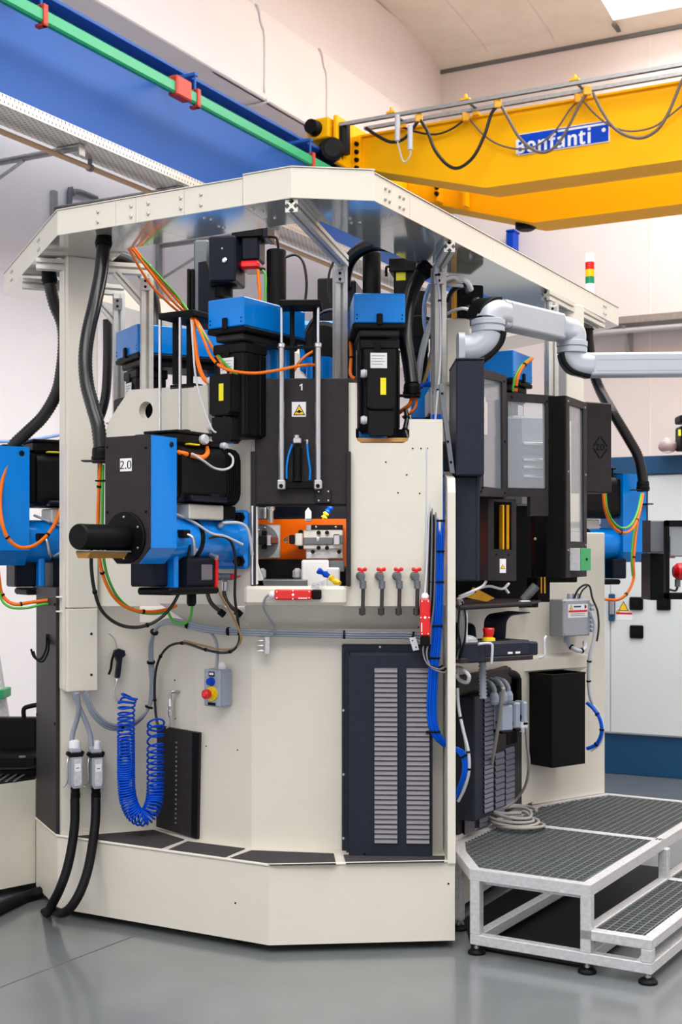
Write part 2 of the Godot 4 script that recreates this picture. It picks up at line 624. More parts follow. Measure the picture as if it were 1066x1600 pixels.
func hall_shell(hall: Transform3D) -> void:
	var top := 7.9
	struct("floor", sh().box(Vector3(-1.5, -0.2, -4.4), Vector3(14.3, 0, 16.8), 0), M.floor_resin, hall)
	var jn := struct("trim_1", sh().box(Vector3(0, -0.01, -0.003), Vector3(2.4, 0.001, 0.003), 0), M.joint, moved(face(-1.188, 4.57, 59.2), Vector3(-1.6, 0, 0)))
	jn.set_meta("label", "fine joint line across the grey resin floor")
	struct("wall_left", sh().box(Vector3(-1.4, 0, -4.4), Vector3(-1.2, top, 16.6), 0), M.wall_paint, hall)
	struct("wall_back", sh().box(Vector3(-1.2, 0, -4.34), Vector3(14.2, top, -4.14), 0), M.concrete, hall)
	struct("wall_right", sh().box(Vector3(14.0, 0, -4.4), Vector3(14.2, top, 16.6), 0), M.wall_paint, hall)
	struct("wall_front", sh().box(Vector3(-1.2, 0, 16.4), Vector3(14.2, top, 16.6), 0), M.wall_paint, hall)
	# vaulted ceiling; translucent panels let the daylight in
	var strips := [[-1.4, 1.33, false], [1.33, 9.6, true], [9.6, 14.2, false]]
	var shell := sh()
	for st in strips:
		for bay in 3:
			for k in 24:
				var wa := -4.14 + bay * 6.9 + 6.9 * k / 24.0
				var wb := wa + 6.9 / 24.0
				var ya := vault_y(wa + 0.001)
				var yb := vault_y(wb - 0.001)
				if st[2] and k > 0 and k < 22:
					continue
				var nn := Vector3(0, -(wb - wa), yb - ya).normalized()
				for up in [0.0, 0.18]:
					shell.quad(Vector3(st[0], ya + up, wa), Vector3(st[1], ya + up, wa), Vector3(st[1], yb + up, wb), Vector3(st[0], yb + up, wb), nn if up == 0.0 else -nn)
	struct("ceiling", shell, M.vault_paint, hall)
	for bay in 3:
		for half in 2:
			var pn := sh()
			var ua := 1.33 + half * 4.135
			for k in range(1, 22):
				var wa := -4.14 + bay * 6.9 + 6.9 * k / 24.0
				var wb := wa + 6.9 / 24.0
				var nn := Vector3(0, -(wb - wa), vault_y(wb) - vault_y(wa)).normalized()
				pn.quad(Vector3(ua, vault_y(wa), wa), Vector3(ua + 4.135, vault_y(wa), wa), Vector3(ua + 4.135, vault_y(wb), wb), Vector3(ua, vault_y(wb), wb), nn)
				pn.quad(Vector3(ua, vault_y(wa) + 0.05, wa), Vector3(ua + 4.135, vault_y(wa) + 0.05, wa), Vector3(ua + 4.135, vault_y(wb) + 0.05, wb), Vector3(ua, vault_y(wb) + 0.05, wb), -nn)
			struct("skylight_%d" % (bay * 2 + half + 1), pn, M.skylight_glow, hall)
	# seams and edge strips on the vault
	struct("trim_2", sh().box(Vector3(-1.2, 7.27, -4.16), Vector3(14, 7.33, -4.11), 0.004), M.grey_steel, hall)
	struct("trim_3", sh().box(Vector3(1.31, 7.33, -4.1), Vector3(1.36, 7.36, -3.85), 0.004), M.grey_steel, hall)
	for k in 2:
		var s := sh()
		var u: float = [-0.2, 0.6][k]
		for j in range(0, 10):
			var wa := -4.1 + 3.4 * j / 10.0
			var wb := wa + 0.34
			s.quad(Vector3(u, vault_y(wa) - 0.004, wa), Vector3(u + 0.012, vault_y(wa) - 0.004, wa), Vector3(u + 0.012, vault_y(wb) - 0.004, wb), Vector3(u, vault_y(wb) - 0.004, wb), Vector3.DOWN)
		struct("trim_%d" % (4 + k), s, M.concrete, hall)
	# precast beam on the left wall with a rounded upper lip
	var uw := 6.0
	var prof := [Vector2(-1.2, 5.6), Vector2(-0.69, 5.6), Vector2(-0.69, 6.36), Vector2(-0.71, 6.42), Vector2(-0.76, 6.45), Vector2(-1.2, 6.45)]
	struct("trim_6", sh().prism(prof, -4.14, 16.4), M.concrete, hall)
	struct("trim_7", sh().box(Vector3(-1.2, 6.45, -4.14), Vector3(-0.86, 7.5, 16.4), 0), M.concrete, hall)
	struct("trim_8", sh().box(Vector3(-0.72, 5.6, -4.14), Vector3(-0.66, 5.66, 16.4), 0.01), M.concrete, hall)
	# panel joints on the back wall
	for k in 4:
		struct("trim_%d" % (9 + k), sh().box(Vector3(1.65 + k * 1.25, 0.02, -4.145), Vector3(1.662 + k * 1.25, 7.25, -4.136), 0), M.vault_paint, hall)
	# horizontal joints on the left wall
	struct("trim_13", sh().box(Vector3(-1.205, 3.6, -4.1), Vector3(-1.193, 3.63, 12.0), 0), M.wall_paint, hall)
	struct("trim_16", sh().box(Vector3(-1.205, 0.02, 1.0), Vector3(-1.19, 5.4, 1.03), 0), M.concrete, hall)

func crane(hall: Transform3D) -> void:
	# runway beam along the left wall
	var t := thing("runway_beam", "long blue steel crane runway beam running along the left wall", "beam", hall)
	bx("web", M.crane_blue, Vector3(-0.142, 4.28, -4.0), Vector3(-0.118, 5.0, 9.5), t, 0)
	bx("top_flange", M.crane_blue, Vector3(-0.26, 5.0, -4.0), Vector3(0.0, 5.025, 9.5), t)
	bx("bottom_flange", M.crane_blue, Vector3(-0.26, 4.255, -4.0), Vector3(0.0, 4.28, 9.5), t)
	bx("rail", M.grey_steel, Vector3(-0.16, 5.025, -4.0), Vector3(-0.1, 5.07, 9.5), t)
	# green conductor bar on hangers
	t = thing("conductor_bar", "green conductor bar hung beside the top of the blue runway beam", "bar", hall)
	part("insulated_bar", sh().box(Vector3(0.165, 4.705, -3.9), Vector3(0.215, 4.79, 9.0), 0.012), M.bar_green, t)
	for w in [4.16, 2.54, 0.88]:
		var s := sh().box(Vector3(0.2, 4.68, w - 0.02), Vector3(0.226, 4.81, w + 0.02), 0.004)
		s.box(Vector3(0.15, 4.68, w - 0.02), Vector3(0.226, 4.7, w + 0.02), 0.004)
		s.box(Vector3(0.15, 4.8, w - 0.02), Vector3(0.226, 4.815, w + 0.02), 0.004)
		part("hanger_clip", s, M.rust_red, t)
		part("hanger_rod", sh().cyl(Vector3(0.185, 4.8, w), Vector3(0.185, 4.93, w), 0.009).box(Vector3(-0.12, 4.91, w - 0.02), Vector3(0.2, 4.935, w + 0.02)), M.crane_blue, t)
	bx("joint_cover", M.rust_red, Vector3(0.15, 4.69, 2.64), Vector3(0.232, 4.83, 2.82), t, 0.01)
	# perforated cable tray on brackets
	t = thing("cable_tray", "perforated galvanised cable tray running below the blue runway beam", "cable tray", hall)
	bx("tray_floor", M.perforated, Vector3(-0.2, 4.178, -4.0), Vector3(0.06, 4.183, 9.5), t, 0)
	bx("tray_side", M.perforated, Vector3(0.057, 4.178, -4.0), Vector3(0.062, 4.245, 9.5), t, 0)
	bx("tray_side", M.perforated, Vector3(-0.205, 4.178, -4.0), Vector3(-0.2, 4.245, 9.5), t, 0)
	var nm := ["galvanised cantilever bracket under the cable tray, nearest the left picture edge", "galvanised cantilever bracket under the cable tray, just above the canopy's left end", "galvanised cantilever bracket under the cable tray, seen past the hanging roof strut"]
	for k in 3:
		var w: float = [3.55, 2.45, 1.1][k]
		t = thing("tray_bracket", nm[k], "bracket", hall, "tray brackets")
		var arm := sh().box(Vector3(-1.2, 4.142, w - 0.02), Vector3(-0.02, 4.175, w - 0.014)).box(Vector3(-1.2, 4.165, w - 0.02), Vector3(-0.02, 4.175, w + 0.025))
		part("arm", arm, M.zinc, t)
		bx("end_plate", M.zinc, Vector3(-0.02, 4.1, w - 0.03), Vector3(0.0, 4.177, w + 0.03), t)
		part("strut", sh().cyl(Vector3(-1.19, 3.86, w), Vector3(-0.5, 4.14, w), 0.012), M.zinc, t)
		bx("wall_post", M.zinc, Vector3(-1.2, 3.6, w - 0.025), Vector3(-1.16, 4.3, w + 0.025), t)
	t = thing("wall_pipe", "slim tan pipe running under the cable tray", "pipe", hall)
	part("tube", sh().cyl(Vector3(-0.17, 4.122, -4.0), Vector3(-0.17, 4.122, 9.5), 0.018), M.tan_pipe, t)
	for w in [3.25, 2.1]:
		part("clip", sh().cyl(Vector3(-0.17, 4.122, w), Vector3(-0.17, 4.122, w + 0.03), 0.026).box(Vector3(-0.18, 4.122, w), Vector3(-0.16, 4.178, w + 0.03)), M.grey_steel, t)
	# conduits
	cable("surface_conduit", [hall * Vector3(-1.17, 2.6, 2.28), hall * Vector3(-1.17, 4.2, 2.28), hall * Vector3(-1.17, 4.33, 2.24), hall * Vector3(-1.17, 4.36, 2.15), hall * Vector3(-1.17, 4.36, 1.95)], 0.022, M.grey_steel, "grey pipe bent over on the left wall behind the machine canopy", "pipe")
	for k in 2:
		var u: float = [0.18, -0.98][k]
		cable("surface_conduit", [hall * Vector3(-0.72, 6.44, u + 0.1), hall * Vector3(-0.68, 6.4, u + 0.1), hall * Vector3(-0.68, 6.28, u + 0.06), hall * Vector3(-0.68, 6.18, u), hall * Vector3(-0.68, 5.72, u), hall * Vector3(-0.66, 5.62, u), hall * Vector3(-0.68, 5.585, u), hall * Vector3(-0.95, 5.585, u)], 0.012, M.concrete, ["thin conduit kinked down the concrete beam, nearer the blue beam", "thin conduit kinked down the concrete beam, nearer the yellow crane"][k], "conduit", "beam conduits")
	# first girder with tapered end
	t = thing("crane_girder", "front yellow box girder of the overhead crane, with a blue sign", "crane girder", hall)
	var prof := [Vector2(0.16, 5.2), Vector2(0.2, 4.92), Vector2(1.36, 4.6), Vector2(11.8, 4.6), Vector2(12.0, 4.92), Vector2(12.0, 5.2)]
	part("box_section", sh().prism(prof, -0.36, -0.03), M.crane_yellow, t)
	bx("top_plate", M.crane_yellow, Vector3(0.16, 5.195, -0.4), Vector3(12, 5.215, 0.0), t)
	bx("end_plate", M.crane_yellow, Vector3(0.1, 4.86, -0.38), Vector3(0.2, 5.2, 0.02), t)
	for y in [4.92, 4.99, 5.06, 5.13]:
		part("flange_bolt", sh().cyl(Vector3(0.17, y, 0.02), Vector3(0.17, y, 0.045), 0.022, 0.018, 8), M.black, t)
	var np := bx("name_plate", M.white, Vector3(1.655, 4.825, -0.03), Vector3(2.43, 5.0, -0.018), t, 0.001, "white edged blue maker's sign")
	bx("name_field", M.sign_blue, Vector3(1.662, 4.832, -0.018), Vector3(2.423, 4.993, -0.014), t, 0.001)
	var tx := words("Bonfanti", "Droid Sans", 0.118, M.white, np, hall.affine_inverse() * hall * at3(1.955, 4.893, -0.013))
	tx.scale = Vector3(0.97, 1.0, 1.0)
	bx("sign_stripe", M.white, Vector3(2.0, 4.965, -0.014), Vector3(2.41, 4.982, -0.0125), t, 0)
	part("sign_dot", sh().cyl(Vector3(2.385, 4.925, -0.014), Vector3(2.385, 4.925, -0.0125), 0.017), M.white, t)
	# rails above the girder for the cable trolleys
	for k in 2:
		var z: float = [0.25, 0.03][k]
		var y: float = [5.225, 5.235][k]
		t = thing("festoon_rail", ["front grey cable trolley rail above the yellow girder", "rear grey cable trolley rail along the yellow girder's top edge"][k], "rail", hall, "cable trolley rails")
		var x0: float = [0.02, 0.25][k]
		var c := sh().box(Vector3(x0, y + 0.026, z - 0.018), Vector3(12, y + 0.03, z + 0.018), 0.001)
		c.box(Vector3(x0, y, z - 0.018), Vector3(12, y + 0.03, z - 0.014), 0.001).box(Vector3(x0, y, z + 0.014), Vector3(12, y + 0.03, z + 0.018), 0.001)
		part("channel", c, M.zinc, t)
		for x in [0.62, 1.3, 2.23, 3.2]:
			if k == 0:
				bx("rail_arm", M.grey_steel, Vector3(x - 0.015, y + 0.03, -0.05), Vector3(x + 0.015, y + 0.045, z + 0.02), t)
				part("rail_clamp", sh().box(Vector3(x - 0.04, y + 0.03, z - 0.02), Vector3(x + 0.04, y + 0.05, z + 0.025)).cyl(Vector3(x, y + 0.04, z), Vector3(x, y + 0.085, z), 0.02, 0.012), M.guard_yellow, t)
			else:
				bx("rail_foot", M.guard_yellow, Vector3(x - 0.03, 5.2, z - 0.02), Vector3(x + 0.03, y, z + 0.012), t)
	festoon(hall)
	# end carriage on the runway
	t = thing("end_carriage", "yellow crane end carriage with black drive motor on the runway beam", "end carriage", hall)
	bx("carriage_beam", M.crane_yellow, Vector3(-0.1, 5.1, -2.3), Vector3(0.1, 5.32, 0.2), t, 0.01)
	bx("carriage_plate", M.crane_yellow, Vector3(0.08, 4.9, -1.9), Vector3(0.12, 5.32, 0.3), t, 0.01)
	bx("limit_box", M.crane_yellow, Vector3(-0.16, 5.12, 0.1), Vector3(0.06, 5.3, 0.34), t, 0.012)
	part("limit_cap", sh().cyl(Vector3(-0.07, 5.21, 0.34), Vector3(-0.07, 5.21, 0.43), 0.07, 0.062), M.black, t)
	part("drive_motor", sh().lathe(Vector3(-0.06, 5.0, 0.14), Vector3(0.6, 0, 0.8), [Vector2(0, 0.06), Vector2(0.02, 0.12), Vector2(0.16, 0.12), Vector2(0.17, 0.1), Vector2(0.3, 0.1), Vector2(0.31, 0.07)]), M.black, t)
	part("buffer", sh().cyl(Vector3(0.13, 5.0, 0.2), Vector3(0.13, 5.26, 0.2), 0.06, 0.06), M.black, t)
	# second girder
	t = thing("crane_girder", "rear yellow box girder of the overhead crane, lower in the picture", "crane girder", hall)
	part("box_section", sh().prism([Vector2(0.12, 5.2), Vector2(0.12, 4.94), Vector2(1.36, 4.57), Vector2(11.8, 4.57), Vector2(12.0, 4.92), Vector2(12.0, 5.2)], -1.56, -1.2), M.crane_yellow, t)
	part("end_plate", sh().box(Vector3(0.12, 4.86, -1.58), Vector3(0.42, 5.2, -1.12), 0.01).box(Vector3(0.42, 4.86, -1.6), Vector3(0.46, 5.2, -1.1), 0.005), M.crane_yellow, t)
	for y in [4.93, 4.99, 5.06]:
		part("flange_bolt", sh().cyl(Vector3(0.44, y, -1.1), Vector3(0.44, y, -1.07), 0.024, 0.018, 8), M.black, t)
	part("ladder_hook", sh().box(Vector3(0.7, 4.78, -1.18), Vector3(0.74, 5.12, -1.1)).box(Vector3(0.7, 5.0, -1.14), Vector3(0.86, 5.05, -1.1)).box(Vector3(0.66, 5.1, -1.18), Vector3(0.78, 5.14, -1.1)), M.crane_yellow, t)
	part("hook_block", sh().lathe(Vector3(-1.263, 4.568, -1.4) + Vector3(2.468, 0, -0.03), Vector3(0, 1, 0), [Vector2(0, 0.07), Vector2(0.02, 0.1), Vector2(0.07, 0.1), Vector2(0.09, 0.07)]), M.black, t)
	# small blue plate far off on the back wall
	t = thing("blue_box", "small blue box fixed on the back wall under the crane", "box", face(1.2, 15.7, -28.2))
	bx("body", M.sign_blue, Vector3(0.898, 5.03, 0.03), Vector3(0.995, 5.236, 0.2), t, 0.01)
	bx("lid", M.sign_blue, Vector3(0.901, 5.231, 0.03), Vector3(1.011, 5.26, 0.22), t, 0.01)

func festoon(hall: Transform3D) -> void:
	var runs := [
		["thick black trolley cable in the first loop near the crane's left end", [Vector3(-2.108, 5.185, 0.25), Vector3(-1.997, 5.102, 0.25), Vector3(-1.863, 5.028, 0.25), Vector3(-1.731, 5.046, 0.25), Vector3(-1.606, 5.178, 0.25)], 0.0145, "hose"],
		["thick grey-black trolley cable in the deep loop left of the blue sign", [Vector3(-1.606, 5.194, 0.25), Vector3(-1.529, 5.069, 0.25), Vector3(-1.458, 4.898, 0.25), Vector3(-1.342, 4.758, 0.25), Vector3(-1.238, 4.722, 0.25), Vector3(-1.113, 4.794, 0.25), Vector3(-1.017, 4.954, 0.25), Vector3(-0.955, 5.122, 0.25), Vector3(-0.899, 5.181, 0.25)], 0.0145, "hose"],
		["thick grey trolley cable looping across the blue sign", [Vector3(-0.866, 5.171, 0.25), Vector3(-0.794, 5.034, 0.25), Vector3(-0.712, 4.892, 0.25), Vector3(-0.603, 4.783, 0.25), Vector3(-0.495, 4.741, 0.25), Vector3(-0.388, 4.792, 0.25), Vector3(-0.292, 4.93, 0.25), Vector3(-0.208, 5.079, 0.25), Vector3(-0.146, 5.16, 0.25)], 0.0125, "festoon"],
		["thick grey trolley cable in the loop right of the blue sign", [Vector3(-0.099, 5.152, 0.25), Vector3(-0.032, 5.005, 0.25), Vector3(0.061, 4.86, 0.25), Vector3(0.172, 4.773, 0.25), Vector3(0.298, 4.739, 0.25), Vector3(0.412, 4.786, 0.25), Vector3(0.491, 4.892, 0.25), Vector3(0.55, 5.019, 0.25), Vector3(0.608, 5.146, 0.25), Vector3(0.69, 5.239, 0.25)], 0.0125, "festoon"],
		["thin dark trolley cable in the shallow loop at the girder's left end", [Vector3(-1.876, 5.221, 0.06), Vector3(-1.723, 5.148, 0.06), Vector3(-1.543, 5.098, 0.06), Vector3(-1.395, 5.119, 0.06), Vector3(-1.261, 5.185, 0.06)], 0.009, "hose"],
		["thin brown trolley cable looping behind the thick one across the sign", [Vector3(-1.226, 5.179, 0.06), Vector3(-1.105, 5.032, 0.06), Vector3(-0.962, 4.925, 0.06), Vector3(-0.782, 4.861, 0.06), Vector3(-0.627, 4.87, 0.06), Vector3(-0.474, 4.967, 0.06), Vector3(-0.355, 5.114, 0.06), Vector3(-0.28, 5.18, 0.06)], 0.008, "festoon"],
		["thin brown trolley cable in the shallow loop right of the sign", [Vector3(-0.238, 5.167, 0.06), Vector3(-0.142, 5.049, 0.06), Vector3(-0.011, 4.931, 0.06), Vector3(0.144, 4.867, 0.06), Vector3(0.322, 4.87, 0.06), Vector3(0.448, 4.935, 0.06), Vector3(0.582, 5.023, 0.06)], 0.008, "festoon"],
	]
	for r in runs:
		var t := thing("trolley_cable", r[0], "cable", Transform3D.IDENTITY, "crane trolley cables")
		var pts := []
		for p: Vector3 in r[1]:
			pts.append(face(2.19, 10.5, -28.2) * p)
		part("cable_sheath", sh().tube(pts, r[2], 8, 6), M[r[3]], t)
		var e: Vector3 = pts[pts.size() - 1]
		part("trolley_clamp", sh().box(e - Vector3(0.03, 0.02, 0.02), e + Vector3(0.03, 0.05, 0.02), 0.005), M.guard_yellow, t)
	var pc := [Vector3(-1.784, 5.229, 0.3), Vector3(-1.784, 5.013, 0.3), Vector3(-1.665, 5.124, 0.3), Vector3(-1.665, 4.92, 0.3)]
	var gi := face(2.19, 10.5, -28.2)
	for k in 2:
		var t := thing("hanging_conduit", ["left pale conduit stub hanging from the trolley rail", "right pale conduit stub hanging from the trolley rail"][k], "conduit", gi, "conduit stubs")
		part("tube", sh().cyl(pc[k * 2], pc[k * 2 + 1], 0.022), M.pale_cable, t)
	cable("signal_wire", [gi * pc[1], gi * (pc[1] + Vector3(0.02, -0.08, 0)), gi * ((pc[1] + pc[3]) / 2 + Vector3(0, -0.14, 0)), gi * (pc[3] + Vector3(0, -0.05, 0)), gi * pc[3]], 0.006, M.pale_cable, "thin pale wire looped between the two conduit stubs")

func machine_frame() -> void:
	var t := thing("machine_housing", "cream many-sided steel housing of the rotary machine, standing in mid hall", "machine")
	var base := [Vector2(-0.273, -4.957), Vector2(0.436, -5.02), Vector2(0.45, -5.4), Vector2(0.87, -6.25), Vector2(1.3, -6.55), Vector2(1.3, -7.4), Vector2(0.8, -8.0), Vector2(0.0, -8.3), Vector2(-0.9, -8.1), Vector2(-1.3, -7.2), Vector2(-1.36, -5.85), Vector2(-1.184, -5.479)]
	part("plinth", sh().plan(base, 0.032, 0.335), M.cream, t)
	# raised welded rim round the step
	var rim := sh()
	for k in [[10, 11], [11, 0], [0, 1]]:
		var a: Vector2 = base[k[0]]
		var b: Vector2 = base[k[1]]
		rim.tube([Vector3(a.x, 0.335, a.y), Vector3(b.x, 0.335, b.y)], 0.006, 8, 1)
	part("plinth_edge", rim, M.cream, t)
	for p in [Vector3(0.3, 0, -5.2), Vector3(-0.35, 0, -5.15), Vector3(-1.1, 0, -5.7)]:
		part("levelling_foot", sh().cyl(p, p + Vector3(0, 0.02, 0), 0.07, 0.06).cyl(p, p + Vector3(0, 0.034, 0), 0.02), M.black, t)
	var pads := [
		[Vector3(-1.104, 0.337, -5.456), Vector3(-0.798, 0.337, -5.583), Vector3(-0.645, 0.337, -5.394), Vector3(-0.722, 0.337, -5.228)],
		[Vector3(-0.686, 0.337, -5.206), Vector3(-0.627, 0.337, -5.358), Vector3(-0.383, 0.337, -5.228), Vector3(-0.459, 0.337, -5.062)],
		[Vector3(-0.434, 0.337, -5.051), Vector3(-0.355, 0.337, -5.194), Vector3(-0.028, 0.337, -5.138), Vector3(-0.019, 0.337, -4.957), Vector3(-0.261, 0.337, -4.946)],
		[Vector3(0.01, 0.337, -5.116), Vector3(0.403, 0.337, -5.094), Vector3(0.393, 0.337, -4.998), Vector3(0.019, 0.337, -4.967)],
	]
	for q in pads:
		var poly := []
		for p: Vector3 in q:
			poly.append(Vector2(p.x, p.z))
		part("step_pad", sh().plan(poly, 0.3351, 0.339), M.pad, t)
	# lower walls
	var low := [Vector2(-1.165, -5.465), Vector2(-0.805, -5.63), Vector2(-0.596, -5.43), Vector2(-0.358, -5.25), Vector2(0.405, -5.21), Vector2(0.42, -5.55), Vector2(0.8, -6.25), Vector2(1.26, -6.6), Vector2(1.28, -7.3), Vector2(0.7, -7.8), Vector2(-0.8, -7.9), Vector2(-1.25, -7.1), Vector2(-1.34, -5.87)]
	var core := []
	for k in 12:
		core.append(Vector2(0.05 + 0.95 * cos(TAU * k / 12), -6.6 + 0.95 * sin(TAU * k / 12)))
	part("lower_wall", sh().plan(low, 0.335, 1.22), M.cream, t)
	part("lower_wall_rear", sh().plan([Vector2(-1.165, -5.465), Vector2(-0.86, -5.605), Vector2(-1.0, -6.2), Vector2(-1.2, -5.95)], 1.22, 1.8), M.cream, t)
	# sloped ledges that carry the upper walls
	var lm := face(-0.596, 5.43, -37)
	var ln := face(-0.358, 5.25, -3)
	var led := sh()
	led.tf = ln
	for q in [[-0.01, 0.775]]:
		led.quad(Vector3(q[0], 1.212, 0.0), Vector3(q[1], 1.212, 0.0), Vector3(q[1], 1.312, 0.125), Vector3(q[0], 1.312, 0.145), Vector3(0, -0.8, 0.6))
	led.tf = lm
	led.quad(Vector3(-0.02, 1.212, 0.0), Vector3(0.298, 1.212, 0.0), Vector3(0.28, 1.312, 0.15), Vector3(-0.02, 1.312, 0.2), Vector3(0, -0.8, 0.6))
	part("ledge", led, M.cream, t)
	# upper walls
	var ub := [Vector2(-0.772, 1.293), Vector2(-0.744, 1.982), Vector2(-0.695, 2.073), Vector2(-0.592, 2.188), Vector2(-0.189, 2.18), Vector2(-0.185, 1.967), Vector2(-0.167, 1.951), Vector2(-0.043, 1.94), Vector2(-0.021, 1.959), Vector2(-0.006, 2.182), Vector2(0.018, 2.181), Vector2(0.018, 1.309)]
	var hole := []
	var hc := [Vector2(-0.504, 2.099)]
	for k in 20:
		hole.append(hc[0] + Vector2(cos(TAU * k / 20), sin(TAU * k / 20)) * 0.036)
	var s := sh()
	s.tf = face(-0.366, 5.103, -31)
	s.prism(ub, -0.04, 0.0, [PackedVector2Array(hole)])
	part("upper_wall", s, M.cream, t)
	var uc := [Vector2(-0.366, 1.308), Vector2(-0.366, 2.177), Vector2(0.057, 2.175), Vector2(0.057, 1.967), Vector2(0.065, 1.949), Vector2(0.079, 1.942), Vector2(0.241, 1.941), Vector2(0.258, 1.949), Vector2(0.265, 1.966), Vector2(0.265, 2.033), Vector2(0.394, 2.032), Vector2(0.394, 1.309)]
	var win := [Vector2(-0.331, 1.824), Vector2(0.02, 1.823), Vector2(0.02, 1.386), Vector2(-0.331, 1.386)]
	s = sh()
	s.tf = face(0, 5.09, -2)
	s.prism(uc, -0.03, 0.0, [PackedVector2Array(win)])
	part("upper_wall", s, M.cream, t)
	bx("hole_shade", M.black, Vector3(-0.606, 2.072, -0.09), Vector3(-0.514, 2.144, -0.07), t, 0.001).transform = face(-0.366, 5.103, -31)  # black sheet added behind the hole, painting the shade inside it
	bx("window_sill", M.cream, Vector3(-0.374, 1.313, 0), Vector3(0.021, 1.387, 0.045), t, 0.012).transform = face(0, 5.09, -2)
	# side fin towards the operator's bay
	s = sh()
	s.tf = Transform3D(Basis(Vector3.UP, PI / 2), Vector3(0.407, 0, 0))
	s.prism([Vector2(5.005, 0.33), Vector2(5.005, 1.745), Vector2(5.02, 1.80), Vector2(5.24, 1.84), Vector2(5.24, 0.33)], 0.0, 0.03)
	part("side_fin", s, M.cream, t)
	# right-hand bay walls
	var dr := face(0.91, 6.235, 37)
	for q in [[0.0, 0.51, 1.62, 0.32], [0.235, 0.36, 2.735, 1.621]]:
		bx("bay_wall", M.cream, Vector3(q[0], q[3], -0.12), Vector3(q[1], q[2], 0.0), t, 0.004).transform = dr
	var dv := face(0.48, 5.5, 59.4)
	bx("bay_wall", M.cream, Vector3(0.0, 0.335, -0.05), Vector3(0.86, 1.3, 0.0), t, 0.004).transform = dv
	s = sh()
	s.tf = dr * Transform3D(Basis(Vector3.UP, PI / 2), Vector3.ZERO)
	s.prism([Vector2(0, 0.94), Vector2(-0.05, 0.965), Vector2(-0.05, 1.02), Vector2(0, 1.035)], -0.12, 0.33)
	part("bay_ledge", s, M.cream, t)
	part("bay_deck", sh().plan([Vector2(0.46, -5.5), Vector2(0.87, -6.25), Vector2(0.5, -6.5), Vector2(0.2, -5.6)], 1.28, 1.3), M.dark, t)
	part("light_blocking_core", sh().cyl(Vector3(0.05, 1.2, -6.6), Vector3(0.05, 1.95, -6.6), 0.5, 0.5, 24), M.slate, t)  # added dark core that blocks light through the hollow middle
	# small screw holes in the paint
	for p in [Vector3(0.174, 1.867, 0), Vector3(0.255, 1.817, 0), Vector3(0.221, 1.748, 0), Vector3(0.305, 1.745, 0), Vector3(0.335, 1.919, 0), Vector3(0.31, 1.919, 0), Vector3(0.278, 1.919, 0), Vector3(0.3, 1.227, 0)]:
		part("screw_hole", sh().cyl(p, p + Vector3(0, 0, 0.001), 0.0035, 0.0035, 8), M.cream_hole, t).transform = face(0, 5.09, -2)
	for p in [Vector3(0.706, 0.577, 0), Vector3(0.687, 0.25, 0), Vector3(-0.126, 0.195, 0)]:
		part("screw_hole", sh().cyl(p, p + Vector3(0, 0, 0.001), 0.004, 0.004, 8), M.cream_hole, t).transform = face(-0.273, 4.957, 5)
	for p in [Vector3(0.051, 0.72, 0), Vector3(0.223, 0.72, 0), Vector3(-0.128, 0.982, 0), Vector3(-0.124, 0.821, 0), Vector3(0.008, 0.362, 0)]:
		part("screw_hole", sh().cyl(p, p + Vector3(0, 0, 0.001), 0.0035, 0.0035, 8), M.cream_hole, t).transform = lm
	# dark side panel on the far left flank
	t = thing("side_panel", "tall dark grey flank panel at the housing's left rear edge", "panel", face(-1.184, 5.479, -65))
	part("sheet", sh().prism([Vector2(-0.4, 0.34), Vector2(-0.012, 0.34), Vector2(-0.012, 1.37), Vector2(-0.4, 1.37)], -0.03, 0.004), M.dark, t)
	for y in [0.8, 1.3]:
		for x in [-0.03, -0.38]:
			bolt(t, Vector3(x, y, 0.004), 0.006, M.black)
	# cable duct column hanging from the canopy
	t = thing("duct_column", "tall cream cable duct column from the canopy down the left side", "duct", face(-1.125, 5.40, 27.7))
	bx("duct_body", M.cream, Vector3(-0.002, 0.942, -0.1), Vector3(0.128, 1.286, 0.0), t, 0.004)
	bx("duct_body", M.cream, Vector3(-0.002, 1.288, -0.1), Vector3(0.128, 2.74, 0.0), t, 0.004)
	bx("seam_flange", M.cream, Vector3(-0.006, 0.95, -0.104), Vector3(-0.002, 2.7, -0.03), t, 0.001)
	for y in [0.98, 1.15]:
		part("screw_hole", sh().cyl(Vector3(0.1, y + 0.03, 0), Vector3(0.1, y + 0.03, 0.001), 0.006, 0.006, 10), M.cream_hole, t)
	for y in [1.27, 1.33]:
		part("edge_clip", sh().box(Vector3(-0.025, y, -0.09), Vector3(-0.002, y + 0.006, -0.06), 0.001), M.white, t)
	# black plate behind the coiled hose
	t = thing("access_plate", "black bolted plate low on the wall beside the coiled blue hose", "panel", face(-0.805, 5.63, -43.7))
	part("sheet", sh().prism([Vector2(0.043, 0.781), Vector2(0.317, 0.776), Vector2(0.305, 0.337), Vector2(0.039, 0.35)], 0.0, 0.016), M.dark, t)
	part("lip", sh().prism([Vector2(0.285, 0.776), Vector2(0.322, 0.774), Vector2(0.31, 0.339), Vector2(0.277, 0.342)], 0.016, 0.022), M.black, t)
	for k in 18:
		var p := Vector3(0.176, 0.722, 0.016).lerp(Vector3(0.171, 0.384, 0.016), k / 17.0)
		bolt(t, p, 0.0042, M.steel)
	# louvred cover
	t = thing("vent_cover", "large black louvred cover on the front wall, two columns of slots", "vent cover", face(-0.358, 5.25, -3))
	bx("back_plate", M.slate, Vector3(0.363, 0.32, 0), Vector3(0.722, 1.153, 0.03), t, 0.004)
	var cbx := bx("cover_box", M.slate, Vector3(0.395, 0.33, 0.03), Vector3(0.72, 1.125, 0.13), t, 0.008)
	bx("cover_rim", M.slate, Vector3(0.382, 0.325, 0.03), Vector3(0.394, 1.127, 0.06), t, 0.002)
